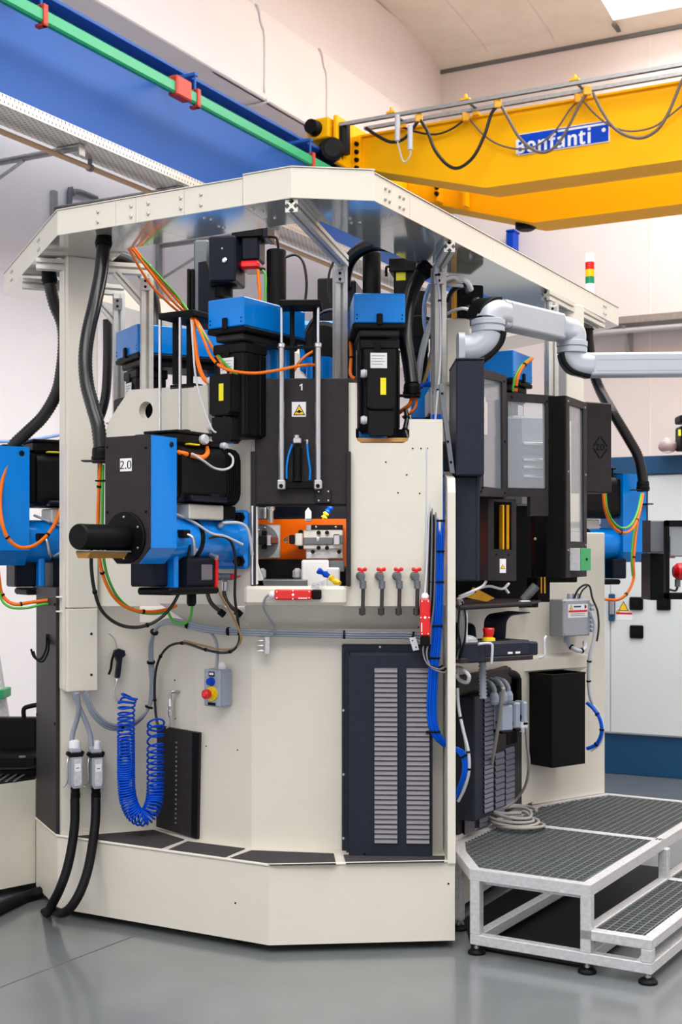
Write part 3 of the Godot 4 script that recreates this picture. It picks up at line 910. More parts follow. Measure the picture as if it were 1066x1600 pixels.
	var lv := louvre_mesh(0.088, 0.0165)
	var c0 := Vector3(0.497, 1.06, 0.13)
	var c1 := Vector3(0.621, 1.061, 0.13)
	var cb := Vector3(0.497, 0.399, 0.13)
	for k in 36:
		for c: Vector3 in [c0, c1]:
			again("louvre", lv, M.louvre, cbx, at3(c.x + 0.043, lerpf(c0.y, cb.y, k / 35.0), 0.13))
	for p in [Vector3(0.696, 0.855, 0.13), Vector3(0.696, 0.625, 0.13), Vector3(0.696, 0.391, 0.13), Vector3(0.457, 0.347, 0.13)]:
		bolt(t, p, 0.005, M.black)
	for p in [Vector3(0.37, 0.891, 0.03), Vector3(0.37, 0.637, 0.03), Vector3(0.37, 0.384, 0.03), Vector3(0.515, 1.143, 0.03)]:
		bolt(t, p, 0.005, M.steel)

func louvre_mesh(w: float, h: float) -> ArrayMesh:
	var s := sh()
	var n := 6
	for k in n:
		# quarter-round hood: flush at the top, proud at its lower lip
		var a0 := PI / 2 * k / n
		var a1 := PI / 2 * (k + 1) / n
		var y0 := h / 2 - h * (1 - cos(a0))
		var y1 := h / 2 - h * (1 - cos(a1))
		var z0 := 0.011 * sin(a0)
		var z1 := 0.011 * sin(a1)
		var nn := Vector3(0, z1 - z0 + 0.002, y0 - y1 + 0.001).normalized()
		s.quad(Vector3(-w / 2, y0, z0), Vector3(w / 2, y0, z0), Vector3(w / 2, y1, z1), Vector3(-w / 2, y1, z1), nn)
		for x in [-w / 2, w / 2]:
			s.tri(Vector3(x, h / 2, 0), Vector3(x, y0, z0), Vector3(x, y1, z1), Vector3(signf(x), 0, 0), Vector3(signf(x), 0, 0), Vector3(signf(x), 0, 0))
			s.tri(Vector3(x, h / 2, 0), Vector3(x, y1, z1), Vector3(x, -h / 2, 0), Vector3(signf(x), 0, 0), Vector3(signf(x), 0, 0), Vector3(signf(x), 0, 0))
	s.quad(Vector3(-w / 2, -h / 2, 0.011), Vector3(w / 2, -h / 2, 0.011), Vector3(w / 2, -h / 2, 0), Vector3(-w / 2, -h / 2, 0), Vector3.DOWN)
	return s.mesh()

# square aluminium profile with a slot in each side, from a to b
func profile(a: Vector3, b: Vector3, size := 0.04, up := Vector3.UP) -> Shape:
	var d := (b - a).normalized()
	var x := d.cross(up).normalized()
	var y := x.cross(d)
	var h := size / 2
	var pts := []
	for k in 4:
		for q in [Vector2(h, -h), Vector2(h, -0.24 * h), Vector2(h * 0.86, -0.24 * h), Vector2(h * 0.78, -0.5 * h), Vector2(h * 0.36, -0.12 * h), Vector2(h * 0.36, 0.12 * h), Vector2(h * 0.78, 0.5 * h), Vector2(h * 0.86, 0.24 * h), Vector2(h, 0.24 * h)]:
			pts.append(q.rotated(k * PI / 2))
	var s := sh()
	s.tf = Transform3D(Basis(x, y, x.cross(y)), a)
	s.prism(pts, 0.0, -(b - a).length() if x.cross(y).dot(d) < 0 else (b - a).length())
	return s

func canopy() -> void:
	var t := thing("canopy", "cream ring-shaped canopy with bolted fascia panels, overhanging the whole machine", "canopy")
	var out := [Vector2(1.49, 7.04), Vector2(0.116, 4.57), Vector2(-0.172, 4.53), Vector2(-1.094, 5.06), Vector2(-1.594, 6.2), Vector2(-0.25, 8.66), Vector2(0.5, 8.6), Vector2(1.4, 7.26)]
	var n := out.size()
	var inn := []
	for k in n:
		var p: Vector2 = out[k]
		var e0: Vector2 = (p - out[(k + n - 1) % n]).normalized()
		var e1: Vector2 = (out[(k + 1) % n] - p).normalized()
		var n0 := Vector2(-e0.y, e0.x)
		var n1 := Vector2(-e1.y, e1.x)
		if n0.dot(Vector2(0.05, 6.6) - p) < 0:
			n0 = -n0
			n1 = -n1
		var bis := (n0 + n1).normalized()
		inn.append(p + bis * 0.3 / maxf(bis.dot(n0), 0.4))
	# shares of each side where the panels meet
	var cuts := [[0.0, 0.3, 0.62, 0.9, 1.0], [0.0, 1.0], [0.0, 0.19, 0.43, 0.64, 0.73, 1.0], [0.0, 0.5, 1.0], [0.0, 0.34, 0.67, 1.0], [0.0, 1.0], [0.0, 0.5, 1.0], [0.0, 1.0]]
	for k in n:
		var a: Vector2 = out[k]
		var b: Vector2 = out[(k + 1) % n]
		var ia: Vector2 = inn[k]
		var ib: Vector2 = inn[(k + 1) % n]
		var l := a.distance_to(b)
		var cl: Array = cuts[k]
		for j in cl.size() - 1:
			var f0: float = cl[j] + (0.0007 / l if j > 0 else 0.0)
			var f1: float = cl[j + 1] - (0.0007 / l if j < cl.size() - 2 else 0.0)
			var q := []
			for p in [a.lerp(b, f0), a.lerp(b, f1), ia.lerp(ib, f1), ia.lerp(ib, f0)]:
				q.append(Vector2(p.x, -p.y))
			var lip: float = 0.011 if k == 1 or (k == 2 and j == 0) else 0.0
			part("fascia_panel", sh().plan(q, 2.7412, 2.834 + lip), M.cream, t)
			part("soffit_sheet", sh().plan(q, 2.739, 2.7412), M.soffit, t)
			# turned-over lid edge
			var p0: Vector2 = q[0]
			var p1: Vector2 = q[1]
			var o := (p0 - (q[3] as Vector2)).normalized() * 0.004
			part("lid_edge", sh().plan([p0 + o, p1 + o, p1 - o * 5, p0 - o * 5], 2.8355 + lip, 2.839 + lip), M.cream, t)
	# bolt heads on the fascia, in pairs
	for q in [[1, 0.14, 0], [2, 0.05, 0]]:
		pass
	var rows := [[2, [0.36, 0.445, 0.585, 0.66, 0.81]], [0, [0.965, 0.925, 0.085]], [3, [0.3, 0.82]]]
	for r in rows:
		var a: Vector2 = out[r[0]]
		var b: Vector2 = out[(r[0] + 1) % n]
		var dir := (b - a).normalized()
		var nrm := Vector2(dir.y, -dir.x)
		if nrm.dot(Vector2(0.05, 6.6) - a) > 0:
			nrm = -nrm
		var bs := Basis(Vector3(dir.x, 0, -dir.y), Vector3.UP, Vector3(dir.x, 0, -dir.y).cross(Vector3.UP))
		if bs.z.dot(Vector3(nrm.x, 0, -nrm.y)) < 0:
			bs = Basis(-bs.x, Vector3.UP, -bs.z)
		for f: float in r[1]:
			for y in [2.765, 2.803]:
				for dx in ([0.0] if r[0] == 2 else [-0.016, 0.016]):
					var p: Vector2 = a.lerp(b, f) + dir * dx
					bolt(t, Vector3(p.x, y, -p.y) + Vector3(nrm.x, 0, -nrm.y) * 0.0005, 0.0065, M.steel, bs)
	# screw heads below the soffit
	for p in [Vector3(-0.281, 2.733, -4.68), Vector3(-0.314, 2.737, -4.66), Vector3(-0.276, 2.732, -4.8), Vector3(-0.241, 2.741, -4.8), Vector3(-0.45, 2.723, -4.85), Vector3(-0.433, 2.718, -4.85), Vector3(-0.494, 2.728, -4.75), Vector3(-0.47, 2.723, -4.75), Vector3(0.007, 2.739, -4.82), Vector3(0.033, 2.739, -4.8), Vector3(0.038, 2.738, -4.86), Vector3(0.069, 2.737, -4.85), Vector3(0.157, 2.741, -4.8), Vector3(0.184, 2.74, -4.78)]:
		var d: float = 1.239 * p.z / (p.y - 1.5)
		part("screw_head", sh().cyl(Vector3(p.x * d / p.z, 2.739, d), Vector3(p.x * d / p.z, 2.733, d), 0.007, 0.005, 8), M.steel, t)
	# hanging frames of aluminium profile
	var nm := "profile_strut"
	strut("aluminium profile post under the canopy's front corner, bent from a slanting arm", [Vector3(-0.172, 2.716, -4.545), Vector3(0.01, 2.716, -5.40)], [Vector3(-0.004, 2.7, -5.42), Vector3(-0.004, 2.2, -5.42)], false)
	strut("aluminium profile post with a cable strapped to it, right of the hanging hose", [Vector3(0.425, 2.716, -5.14), Vector3(0.405, 2.716, -5.47)], [Vector3(0.405, 2.7, -5.45), Vector3(0.405, 1.98, -5.45)], false)
	strut("aluminium profile portal left of centre, standing on the wall with a round hole", [Vector3(-1.262, 2.712, -5.43), Vector3(-0.80, 2.705, -5.52)], [Vector3(-0.815, 2.685, -5.5), Vector3(-0.815, 2.04, -5.5)], true)
	strut("aluminium profile portal half hidden behind the tall black hoses", [Vector3(-1.41, 2.708, -5.8), Vector3(-0.98, 2.70, -5.92)], [Vector3(-1.0, 2.68, -5.9), Vector3(-1.0, 2.1, -5.9)], true)
	strut("aluminium profile post at the right, behind the grey swing arm", [Vector3(1.36, 2.716, -6.86), Vector3(0.95, 2.716, -6.1)], [Vector3(0.985, 2.69, -6.14), Vector3(0.985, 1.95, -6.14)], false)

func strut(label: String, arm: Array, post: Array, gusset: bool) -> void:
	var t := thing("profile_strut", label, "strut", Transform3D.IDENTITY, "canopy struts")
	part("arm", profile(arm[0], arm[1], 0.044), M.aluminium, t)
	part("post", profile(post[0], post[1], 0.05, Vector3(0.3, 0, 1)), M.aluminium, t)
	var c: Vector3 = post[0]
	var b: Vector3 = post[1]
	part("foot_plate", sh().box(b - Vector3(0.05, 0.008, 0.05), b + Vector3(0.05, 0.0, 0.05)), M.steel, t)
	if gusset:
		var d: Vector3 = (arm[0] - arm[1]).normalized()
		part("gusset", profile(c + Vector3(0, -0.13, 0) + d * 0.01, c + Vector3(0, 0.0, 0) + d * 0.13, 0.03, d.cross(Vector3.UP)), M.aluminium, t)
	part("corner_bracket", sh().box(c - Vector3(0.02, 0.075, -0.025), c + Vector3(0.02, -0.02, 0.033)), M.steel, t)
	for y in [-0.035, -0.06]:
		bolt(t, c + Vector3(0, y, 0.033), 0.006, M.black)

# a frame round a pane: outline and opening are outlines in the face, front at w
func window_frame(t: Node3D, outline: Array, opening: Array, w: float, thick: float, m: Material) -> void:
	part("window_frame", sh().prism(outline, w - thick, w, [PackedVector2Array(opening)]), m, t)
	part("pane", sh().prism(opening, w - 0.012, w - 0.008), M.pane, t)

func operator_station() -> void:
	# upper left guard box
	var t := thing("guard_box", "tall slate guard box under the grey swing arm, left of the narrow window", "guard", face(0.60, 5.05, 0))
	bx("body", M.slate, Vector3(-0.157, 1.813, -0.32), Vector3(-0.048, 2.259, 0), t, 0.006)
	bx("top_lid", M.slate, Vector3(-0.158, 2.258, -0.325), Vector3(-0.047, 2.266, 0.002), t, 0.002)
	t = thing("machine_guard", "plain slate lower panel between cream fin and light curtain housing", "guard", face(0.60, 5.05, 0))
	bx("sheet", M.slate, Vector3(-0.174, 1.405, -0.16), Vector3(-0.059, 1.814, -0.06), t, 0.006)
	bx("edge_fold", M.slate, Vector3(-0.072, 1.405, -0.06), Vector3(-0.06, 1.814, -0.055), t, 0.001)
	t = thing("gusset_strip", "slanted grey metal strip rising beside the guard box's left edge", "strip", face(0.60, 5.05, 0))
	part("sheet", sh().prism([Vector2(-0.222, 2.168), Vector2(-0.204, 2.173), Vector2(-0.16, 1.824), Vector2(-0.177, 1.824)], -0.06, -0.02), M.grey_steel, t)
	for p in [Vector3(-0.209, 2.131, -0.02), Vector3(-0.187, 1.945, -0.02), Vector3(-0.175, 1.866, -0.02)]:
		bolt(t, p, 0.005, M.black)
	# narrow window beside the box
	t = thing("guard_window", "narrow slanting guard window left of the wide one", "window", face(0.539, 5.12, 61))
	window_frame(t, [Vector2(0.001, 2.239), Vector2(0.288, 2.242), Vector2(0.288, 1.744), Vector2(0.001, 1.737)], [Vector2(0.046, 2.205), Vector2(0.24, 2.21), Vector2(0.246, 1.776), Vector2(0.046, 1.777)], 0.0, 0.03, M.dark)
	for p in [Vector3(0.26, 2.215, 0), Vector3(0.267, 1.761, 0), Vector3(0.02, 1.756, 0), Vector3(0.033, 1.771, 0), Vector3(0.267, 1.97, 0)]:
		bolt(t, p, 0.005, M.black)
	# wide window
	t = thing("guard_window", "wide guard window facing front, steel parts showing through its pane", "window", face(0.695, 5.5, 25))
	window_frame(t, [Vector2(-0.006, 2.189), Vector2(0.237, 2.188), Vector2(0.237, 1.675), Vector2(0.117, 1.673), Vector2(0.117, 1.754), Vector2(-0.006, 1.755)], [Vector2(0.006, 2.155), Vector2(0.195, 2.154), Vector2(0.198, 1.791), Vector2(0.006, 1.79)], 0.0, 0.025, M.dark)
	for p in [Vector3(0.201, 2.162, 0), Vector3(0.208, 1.783, 0), Vector3(0.025, 2.172, 0)]:
		bolt(t, p, 0.005, M.black)
	# right slim window box
	var dw3 := face(0.953, 5.55, 61)
	t = thing("guard_window", "tall slim guard window right of the wide one, above the green bracket", "window", dw3)
	window_frame(t, [Vector2(0, 2.182), Vector2(0.274, 2.178), Vector2(0.27, 1.413), Vector2(0, 1.411)], [Vector2(0.041, 2.148), Vector2(0.226, 2.148), Vector2(0.235, 1.565), Vector2(0.057, 1.566)], 0.0, 0.02, M.dark)
	bx("side_sheet", M.black, Vector3(0, 1.411, -0.09), Vector3(0.012, 2.183, 0), t, 0.002)
	bx("back_sheet", M.dark, Vector3(0.258, 2.108, -0.1), Vector3(0.541, 2.195, -0.09), t, 0.002)
	for p in [Vector3(0.02, 2.16, 0), Vector3(0.244, 2.155, 0), Vector3(0.024, 1.861, 0), Vector3(0.252, 1.86, 0), Vector3(0.024, 1.527, 0), Vector3(0.252, 1.551, 0)]:
		bolt(t, p, 0.005, M.steel)
	# black sliding panel and dark bay behind
	t = thing("bay_door", "matt black sliding door panel below the wide guard window", "door", face(0.74, 5.75, 20))
	bx("sheet", M.black, Vector3(0.12, 1.406, -0.03), Vector3(0.29, 1.812, 0), t, 0.004)
	bx("rear_sheet", M.black, Vector3(-0.153, 1.264, -0.32), Vector3(0.295, 1.806, -0.28), t, 0.004)
	for p in [Vector3(0.232, 1.705, 0), Vector3(0.124, 1.579, 0), Vector3(0.252, 1.705, 0)]:
		bolt(t, p, 0.006, M.steel)
	bx("foot_rail", M.black, Vector3(0.166, 1.387, -0.02), Vector3(0.31, 1.415, 0.05), t, 0.004)
	# logo panel
	t = thing("logo_panel", "dark grey panel with a cut-out diamond emblem, right of the slim window", "panel", face(1.098, 5.85, 25))
	bx("sheet", M.dark, Vector3(-0.006, 1.787, -0.12), Vector3(0.135, 2.191, 0), t, 0.005)
	var c := Vector3(0.07, 1.99, 0)
	for k in 4:
		var s := sh()
		s.tf = Transform3D(Basis(Vector3(0, 0, 1), k * PI / 2), c)
		var a := Vector2(0.004, 0.05).rotated(-k * PI / 2)
		var hx := 0.045
		var hy := 0.057
		var p0 := Vector2(0, hy) if k % 2 == 0 else Vector2(0, hx)
		var p1 := Vector2(hx, 0) if k % 2 == 0 else Vector2(hy, 0)
		var i0 := p0.lerp(p1, 0.09)
		var i1 := p0.lerp(p1, 0.91)
		s.prism([i0, i1, i1 * 0.82, i0 * 0.82], 0.0, 0.0015)
		part("emblem_edge", s, M.black, t)
	words("ZD", "Droid Sans", 0.029, M.black, t, at3(c.x, c.y, 0.001))
	# light curtain housing
	t = thing("light_curtain", "light curtain housing with a tall slot showing yellow strips", "light curtain", face(0.592, 5.28, 15))
	part("housing_front", sh().prism([Vector2(0, 1.732), Vector2(0.122, 1.728), Vector2(0.122, 1.402), Vector2(0, 1.405)], -0.012, 0.0, [PackedVector2Array([Vector2(0.025, 1.723), Vector2(0.103, 1.721), Vector2(0.103, 1.528), Vector2(0.025, 1.531)])]), M.dark, t)
	bx("housing_side", M.slate, Vector3(-0.001, 1.405, -0.14), Vector3(0.005, 1.732, -0.001), t, 0.001)
	bx("housing_side", M.dark, Vector3(0.117, 1.404, -0.1), Vector3(0.123, 1.728, -0.001), t, 0.001)
	bx("housing_back", M.black, Vector3(0.038, 1.403, -0.1), Vector3(0.157, 1.737, -0.09), t, 0.001)
	for x in [[786, 789], [793, 797]]:
		pass
	bx("yellow_strip", M.guard_yellow, Vector3(0.071, 1.529, -0.06), Vector3(0.079, 1.71, -0.02), t, 0.002)
	bx("yellow_strip", M.guard_yellow, Vector3(0.09, 1.529, -0.06), Vector3(0.101, 1.71, -0.02), t, 0.002)
	bx("sensor_face", M.black, Vector3(0.083, 1.529, -0.06), Vector3(0.094, 1.711, -0.03), t, 0.002)
	var lq := bx("label_plate", M.white, Vector3(0.05, 1.435, 0), Vector3(0.077, 1.492, 0.001), t, 0)
	warning(lq, Vector3(0.063, 1.461, 0.001), 0.021)
	for p in [Vector3(0.036, 1.51, 0), Vector3(0.089, 1.508, 0)]:
		bolt(t, p, 0.004, M.black)
	t = thing("light_curtain", "short black light curtain end with two yellow strips, below the door panel", "light curtain", face(0.74, 5.75, 20))
	bx("housing", M.black, Vector3(0.125, 1.3, -0.08), Vector3(0.189, 1.41, 0.02), t, 0.003)
	bx("yellow_strip", M.guard_yellow, Vector3(0.141, 1.339, 0.02), Vector3(0.147, 1.41, 0.024), t, 0.001)
	bx("yellow_strip", M.guard_yellow, Vector3(0.157, 1.339, 0.02), Vector3(0.165, 1.41, 0.024), t, 0.001)
	# green bracket
	t = thing("channel_bracket", "bright green open channel bracket below the slim window", "bracket", dw3)
	var g := Vector3(0.099, 1.489, 0)
	bx("back_web", M.lime, g + Vector3(-0.05, -0.048, 0.0), g + Vector3(0.08, 0.048, 0.004), t, 0.001)
	bx("flange", M.lime, g + Vector3(-0.05, 0.044, 0.0), g + Vector3(0.08, 0.048, 0.045), t, 0.001)
	bx("flange", M.lime, g + Vector3(-0.05, -0.048, 0.0), g + Vector3(0.08, -0.044, 0.045), t, 0.001)
	bx("side_plate", M.galvanised, g + Vector3(-0.054, -0.048, 0.0), g + Vector3(-0.05, 0.048, 0.045), t, 0.001)
	bx("front_web", M.lime, g + Vector3(-0.05, -0.048, 0.045), g + Vector3(0.08, 0.048, 0.049), t, 0.001)
	bolt(t, g + Vector3(0.02, 0.0, 0.049), 0.006, M.black)
	# tray edge and chip tray in the loading bay
	t = thing("bay_tray", "dark tray with a lit orange scoop in the loading bay's floor", "tray")
	part("tray_floor", sh().plan([Vector2(0.44, -5.15), Vector2(0.78, -5.45), Vector2(0.95, -6.0), Vector2(0.5, -5.9)], 1.30, 1.31), M.dark, t)
	part("tray_lip", sh().tube([Vector3(0.46, 1.30, -5.13), Vector3(0.79, 1.305, -5.46)], 0.01, 10, 1), M.dark, t)
	part("scoop", sh().prism([Vector2(-0.078, 1.331), Vector2(-0.052, 1.374), Vector2(0.03, 1.331), Vector2(-0.002, 1.316)], -0.4, -0.33), M.guard_yellow, t).transform = face(0.60, 5.05, 0)
	part("chute_arm", sh().tube([Vector3(0.792, 1.311, -5.7), Vector3(0.848, 1.375, -5.7)], 0.02, 10, 1), M.grey_steel, t)
	part("hinge_block", sh().box(Vector3(0.755, 1.292, -5.55), Vector3(0.809, 1.314, -5.62), 0.01), M.galvanised, t)
	bay_wall_items()
	console()
	swing_arm()

func bay_wall_items() -> void:
	var dr := face(0.91, 6.235, 37)
	# junction box
	var t := thing("junction_box", "grey junction box with red striped warning label on the right wall", "junction box", dr)
	bx("box_body", M.case_grey, Vector3(0.116, 1.12, 0), Vector3(0.302, 1.298, 0.09), t, 0.004)
	bx("box_lid", M.case_grey, Vector3(0.094, 1.124, 0.092), Vector3(0.28, 1.295, 0.11), t, 0.004)
	var lp := bx("label_plate", M.white, Vector3(0.126, 1.21, 0.11), Vector3(0.261, 1.274, 0.111), t, 0)
	bx("label_stripe", M.red, Vector3(0.13, 1.236, 0.111), Vector3(0.258, 1.246, 0.112), lp, 0)
	for y in [959, 961.5]:
		pass
	bx("label_line", M.louvre, Vector3(0.143, 1.227, 0.111), Vector3(0.24, 1.229, 0.112), lp, 0)
	bx("label_line", M.louvre, Vector3(0.143, 1.219, 0.111), Vector3(0.24, 1.221, 0.112), lp, 0)
	bx("label_word", M.petrol, Vector3(0.165, 1.259, 0.111), Vector3(0.214, 1.266, 0.112), lp, 0)
	warning(lp, Vector3(0.148, 1.261, 0.111), 0.024)
	part("label_ring", sh().cyl(Vector3(0.241, 1.261, 0.111), Vector3(0.24, 1.261, 0.112), 0.009, 0.009, 14), M.dark_red, lp)
	part("label_ring_field", sh().cyl(Vector3(0.24, 1.261, 0.112), Vector3(0.24, 1.261, 0.112), 0.006, 0.006, 14), M.white, lp)
	for p in [Vector3(0.105, 1.288, 0.11), Vector3(0.269, 1.285, 0.11), Vector3(0.105, 1.136, 0.11), Vector3(0.269, 1.131, 0.11)]:
		bolt(t, p, 0.005, M.case_grey)
	for x in [0.04, 0.075, 0.11]:
		var b := Vector3(0.158, 1.297, 0.05) + Vector3(x, 0, 0)
		part("cable_gland", sh().cyl(b, b + Vector3(0, 0.025, 0), 0.011, 0.009, 8), M.enclosure_grey, t)
	for k in 7:
		var b := Vector3(0.346, 1.266, 0.05) + Vector3(0, -0.021 * k, 0)
		part("cable_gland", sh().cyl(b, b + Vector3(0.02, 0, 0), 0.009, 0.008, 8), M.enclosure_grey, t)
	var lb := Vector3(0.182, 1.119, 0.05)
	part("cable_gland", sh().cyl(lb, lb + Vector3(0, -0.03, 0), 0.016, 0.014, 8), M.enclosure_grey, t)
	# black cupboard
	t = thing("black_cabinet", "plain black box cover on the right wall above the grating platform", "box", dr)
	bx("body", M.black, Vector3(-0.043, 0.521, 0), Vector3(0.183, 0.955, 0.17), t, 0.004)
	bx("cover_flange", M.black, Vector3(-0.05, 0.946, 0), Vector3(0.183, 0.955, 0.172), t, 0.001)
	# louvred electrical panels in the recess
	var dv := face(0.48, 5.5, 59.4)
	t = thing("electrical_enclosure", "black louvred recess panel behind the grey connectors, reaching the platform", "vent panel", dv)
	part("back_plate", sh().prism([Vector2(-0.002, 0.985), Vector2(0.513, 1.007), Vector2(0.683, 0.936), Vector2(0.683, 0.348), Vector2(-0.002, 0.326)], 0.002, 0.012), M.dark, t)
	bx("top_hood", M.dark, Vector3(-0.079, 0.928, 0.012), Vector3(0.479, 1.005, 0.05), t, 0.006)
	bx("dark_opening", M.black, Vector3(0.507, 0.649, 0.012), Vector3(0.617, 0.94, 0.016), t, 0.002)
	part("corner_hose", sh().tube([Vector3(0.425, 0.981, 0.03), Vector3(0.517, 0.968, 0.04), Vector3(0.584, 0.939, 0.03), Vector3(0.592, 0.842, 0.03)], 0.02, 10, 6), M.black, t)
	var lv := louvre_mesh(0.1, 0.024)
	for k in 10:
		for x in [780.0, 796.0]:
			var p := Vector3(0.423, 0.614, 0.012).lerp(Vector3(0.423, 0.368, 0.012), k / 9.0)
			var q := Vector3(0.538, 0.622, 0.012).lerp(Vector3(0.538, 0.39, 0.012), k / 9.0)
			again("louvre", lv, M.louvre_blue, t, Transform3D(Basis.from_scale(Vector3(1, 1, 0.6)), p if x == 780.0 else q))
	for k in 5:
		for x in 2:
			var p := Vector3(0.095, 0.412, 0.012).lerp(Vector3(0.095, 0.341, 0.012), k / 4.0) + Vector3(0.15 * x, 0, 0)
			again("louvre", lv, M.louvre_blue, t, at3(p.x, p.y, p.z))
	t = thing("vent_box", "slate louvred cover box standing proud in the recess, beside the cream fin", "vent cover", dv)
	var o := Vector3(-0.024, 0.918, 0.012)
	var o2 := Vector3(0.232, 0.403, 0.012)
	bx("cover_box", M.slate, Vector3(o.x, o2.y, 0.012), Vector3(o.x + 0.2, o.y, 0.1), t, 0.006)
	for k in 24:
		var y := lerpf(o.y - 0.02, o2.y + 0.03, k / 23.0)
		var b := Basis(Vector3.UP, 0.0)
		again("louvre", lv, M.louvre_blue, t, Transform3D(b.scaled(Vector3(0.9, 0.7, 0.6)), Vector3(o.x + 0.13, y, 0.1)))
	# heavy duty connectors
	var names := ["grey multi-pin connector, leftmost of the row in the recess", "grey multi-pin connector, second in the recess row, tipped forward", "grey multi-pin connector, third in the recess row", "grey multi-pin connector at the row's right end, with the pale cable"]
	var xs := [[765, 778, 1095, 1142, 0.12], [783, 803, 1100, 1144, 0.16], [804, 815, 1096, 1140, 0.12], [817, 826, 1095, 1130, 0.1]]
	var cf := face(0.68, 5.62, 30)
	var gl := [Vector3(-0.053, 0.903, 0.03), Vector3(-0.006, 0.905, 0.03), Vector3(0.021, 0.907, 0.03)]
	for k in 4:
		var q: Array = [[Vector3(-0.054, 0.758, 0), Vector3(-0.01, 0.881, 0)], [Vector3(-0.023, 0.755, 0.04), Vector3(0.045, 0.868, 0.04)], [Vector3(0.079, 0.755, 0), Vector3(0.117, 0.871, 0)], [Vector3(0.124, 0.779, 0), Vector3(0.155, 0.872, 0)]][k]
		t = thing("connector", names[k], "connector", cf, "connectors in the recess")
		var a: Vector3 = q[0]
		var b: Vector3 = q[1]
		bx("hood", M.enclosure_grey, Vector3(a.x, a.y, a.z - 0.07), Vector3(b.x, b.y, b.z), t, 0.008)
		bx("base_flange", M.black, Vector3(a.x + 0.004, a.y - 0.008, a.z - 0.075), Vector3(b.x - 0.004, a.y + 0.004, b.z + 0.004), t, 0.003)
		part("latch", sh().tube([Vector3(a.x - 0.004, a.y, a.z - 0.02), Vector3(a.x - 0.01, a.y + 0.03, a.z), Vector3(a.x - 0.004, a.y + 0.04, a.z - 0.03)], 0.004, 6, 4), M.black, t)
		if k < 3:
			var g: Vector3 = gl[k]
			part("gland", sh().lathe(g + Vector3(0, -0.03, 0), Vector3.UP, [Vector2(0, 0.016), Vector2(0.012, 0.022), Vector2(0.035, 0.022), Vector2(0.05, 0.015)], 12), M.enclosure_grey, t)
			part("cable_stub", sh().tube([g + Vector3(0, 0.01, 0), g + Vector3(0, 0.035, 0.0), g + Vector3(-0.008, 0.06, -0.02), g + Vector3(-0.012, 0.066, -0.07)], 0.011, 8, 6), M.grey_cable, t)
		else:
			part("gland", sh().lathe(Vector3((a.x + b.x) / 2, a.y - 0.04, a.z - 0.02), Vector3.UP, [Vector2(0, 0.014), Vector2(0.02, 0.022), Vector2(0.045, 0.022)], 12), M.white, t)

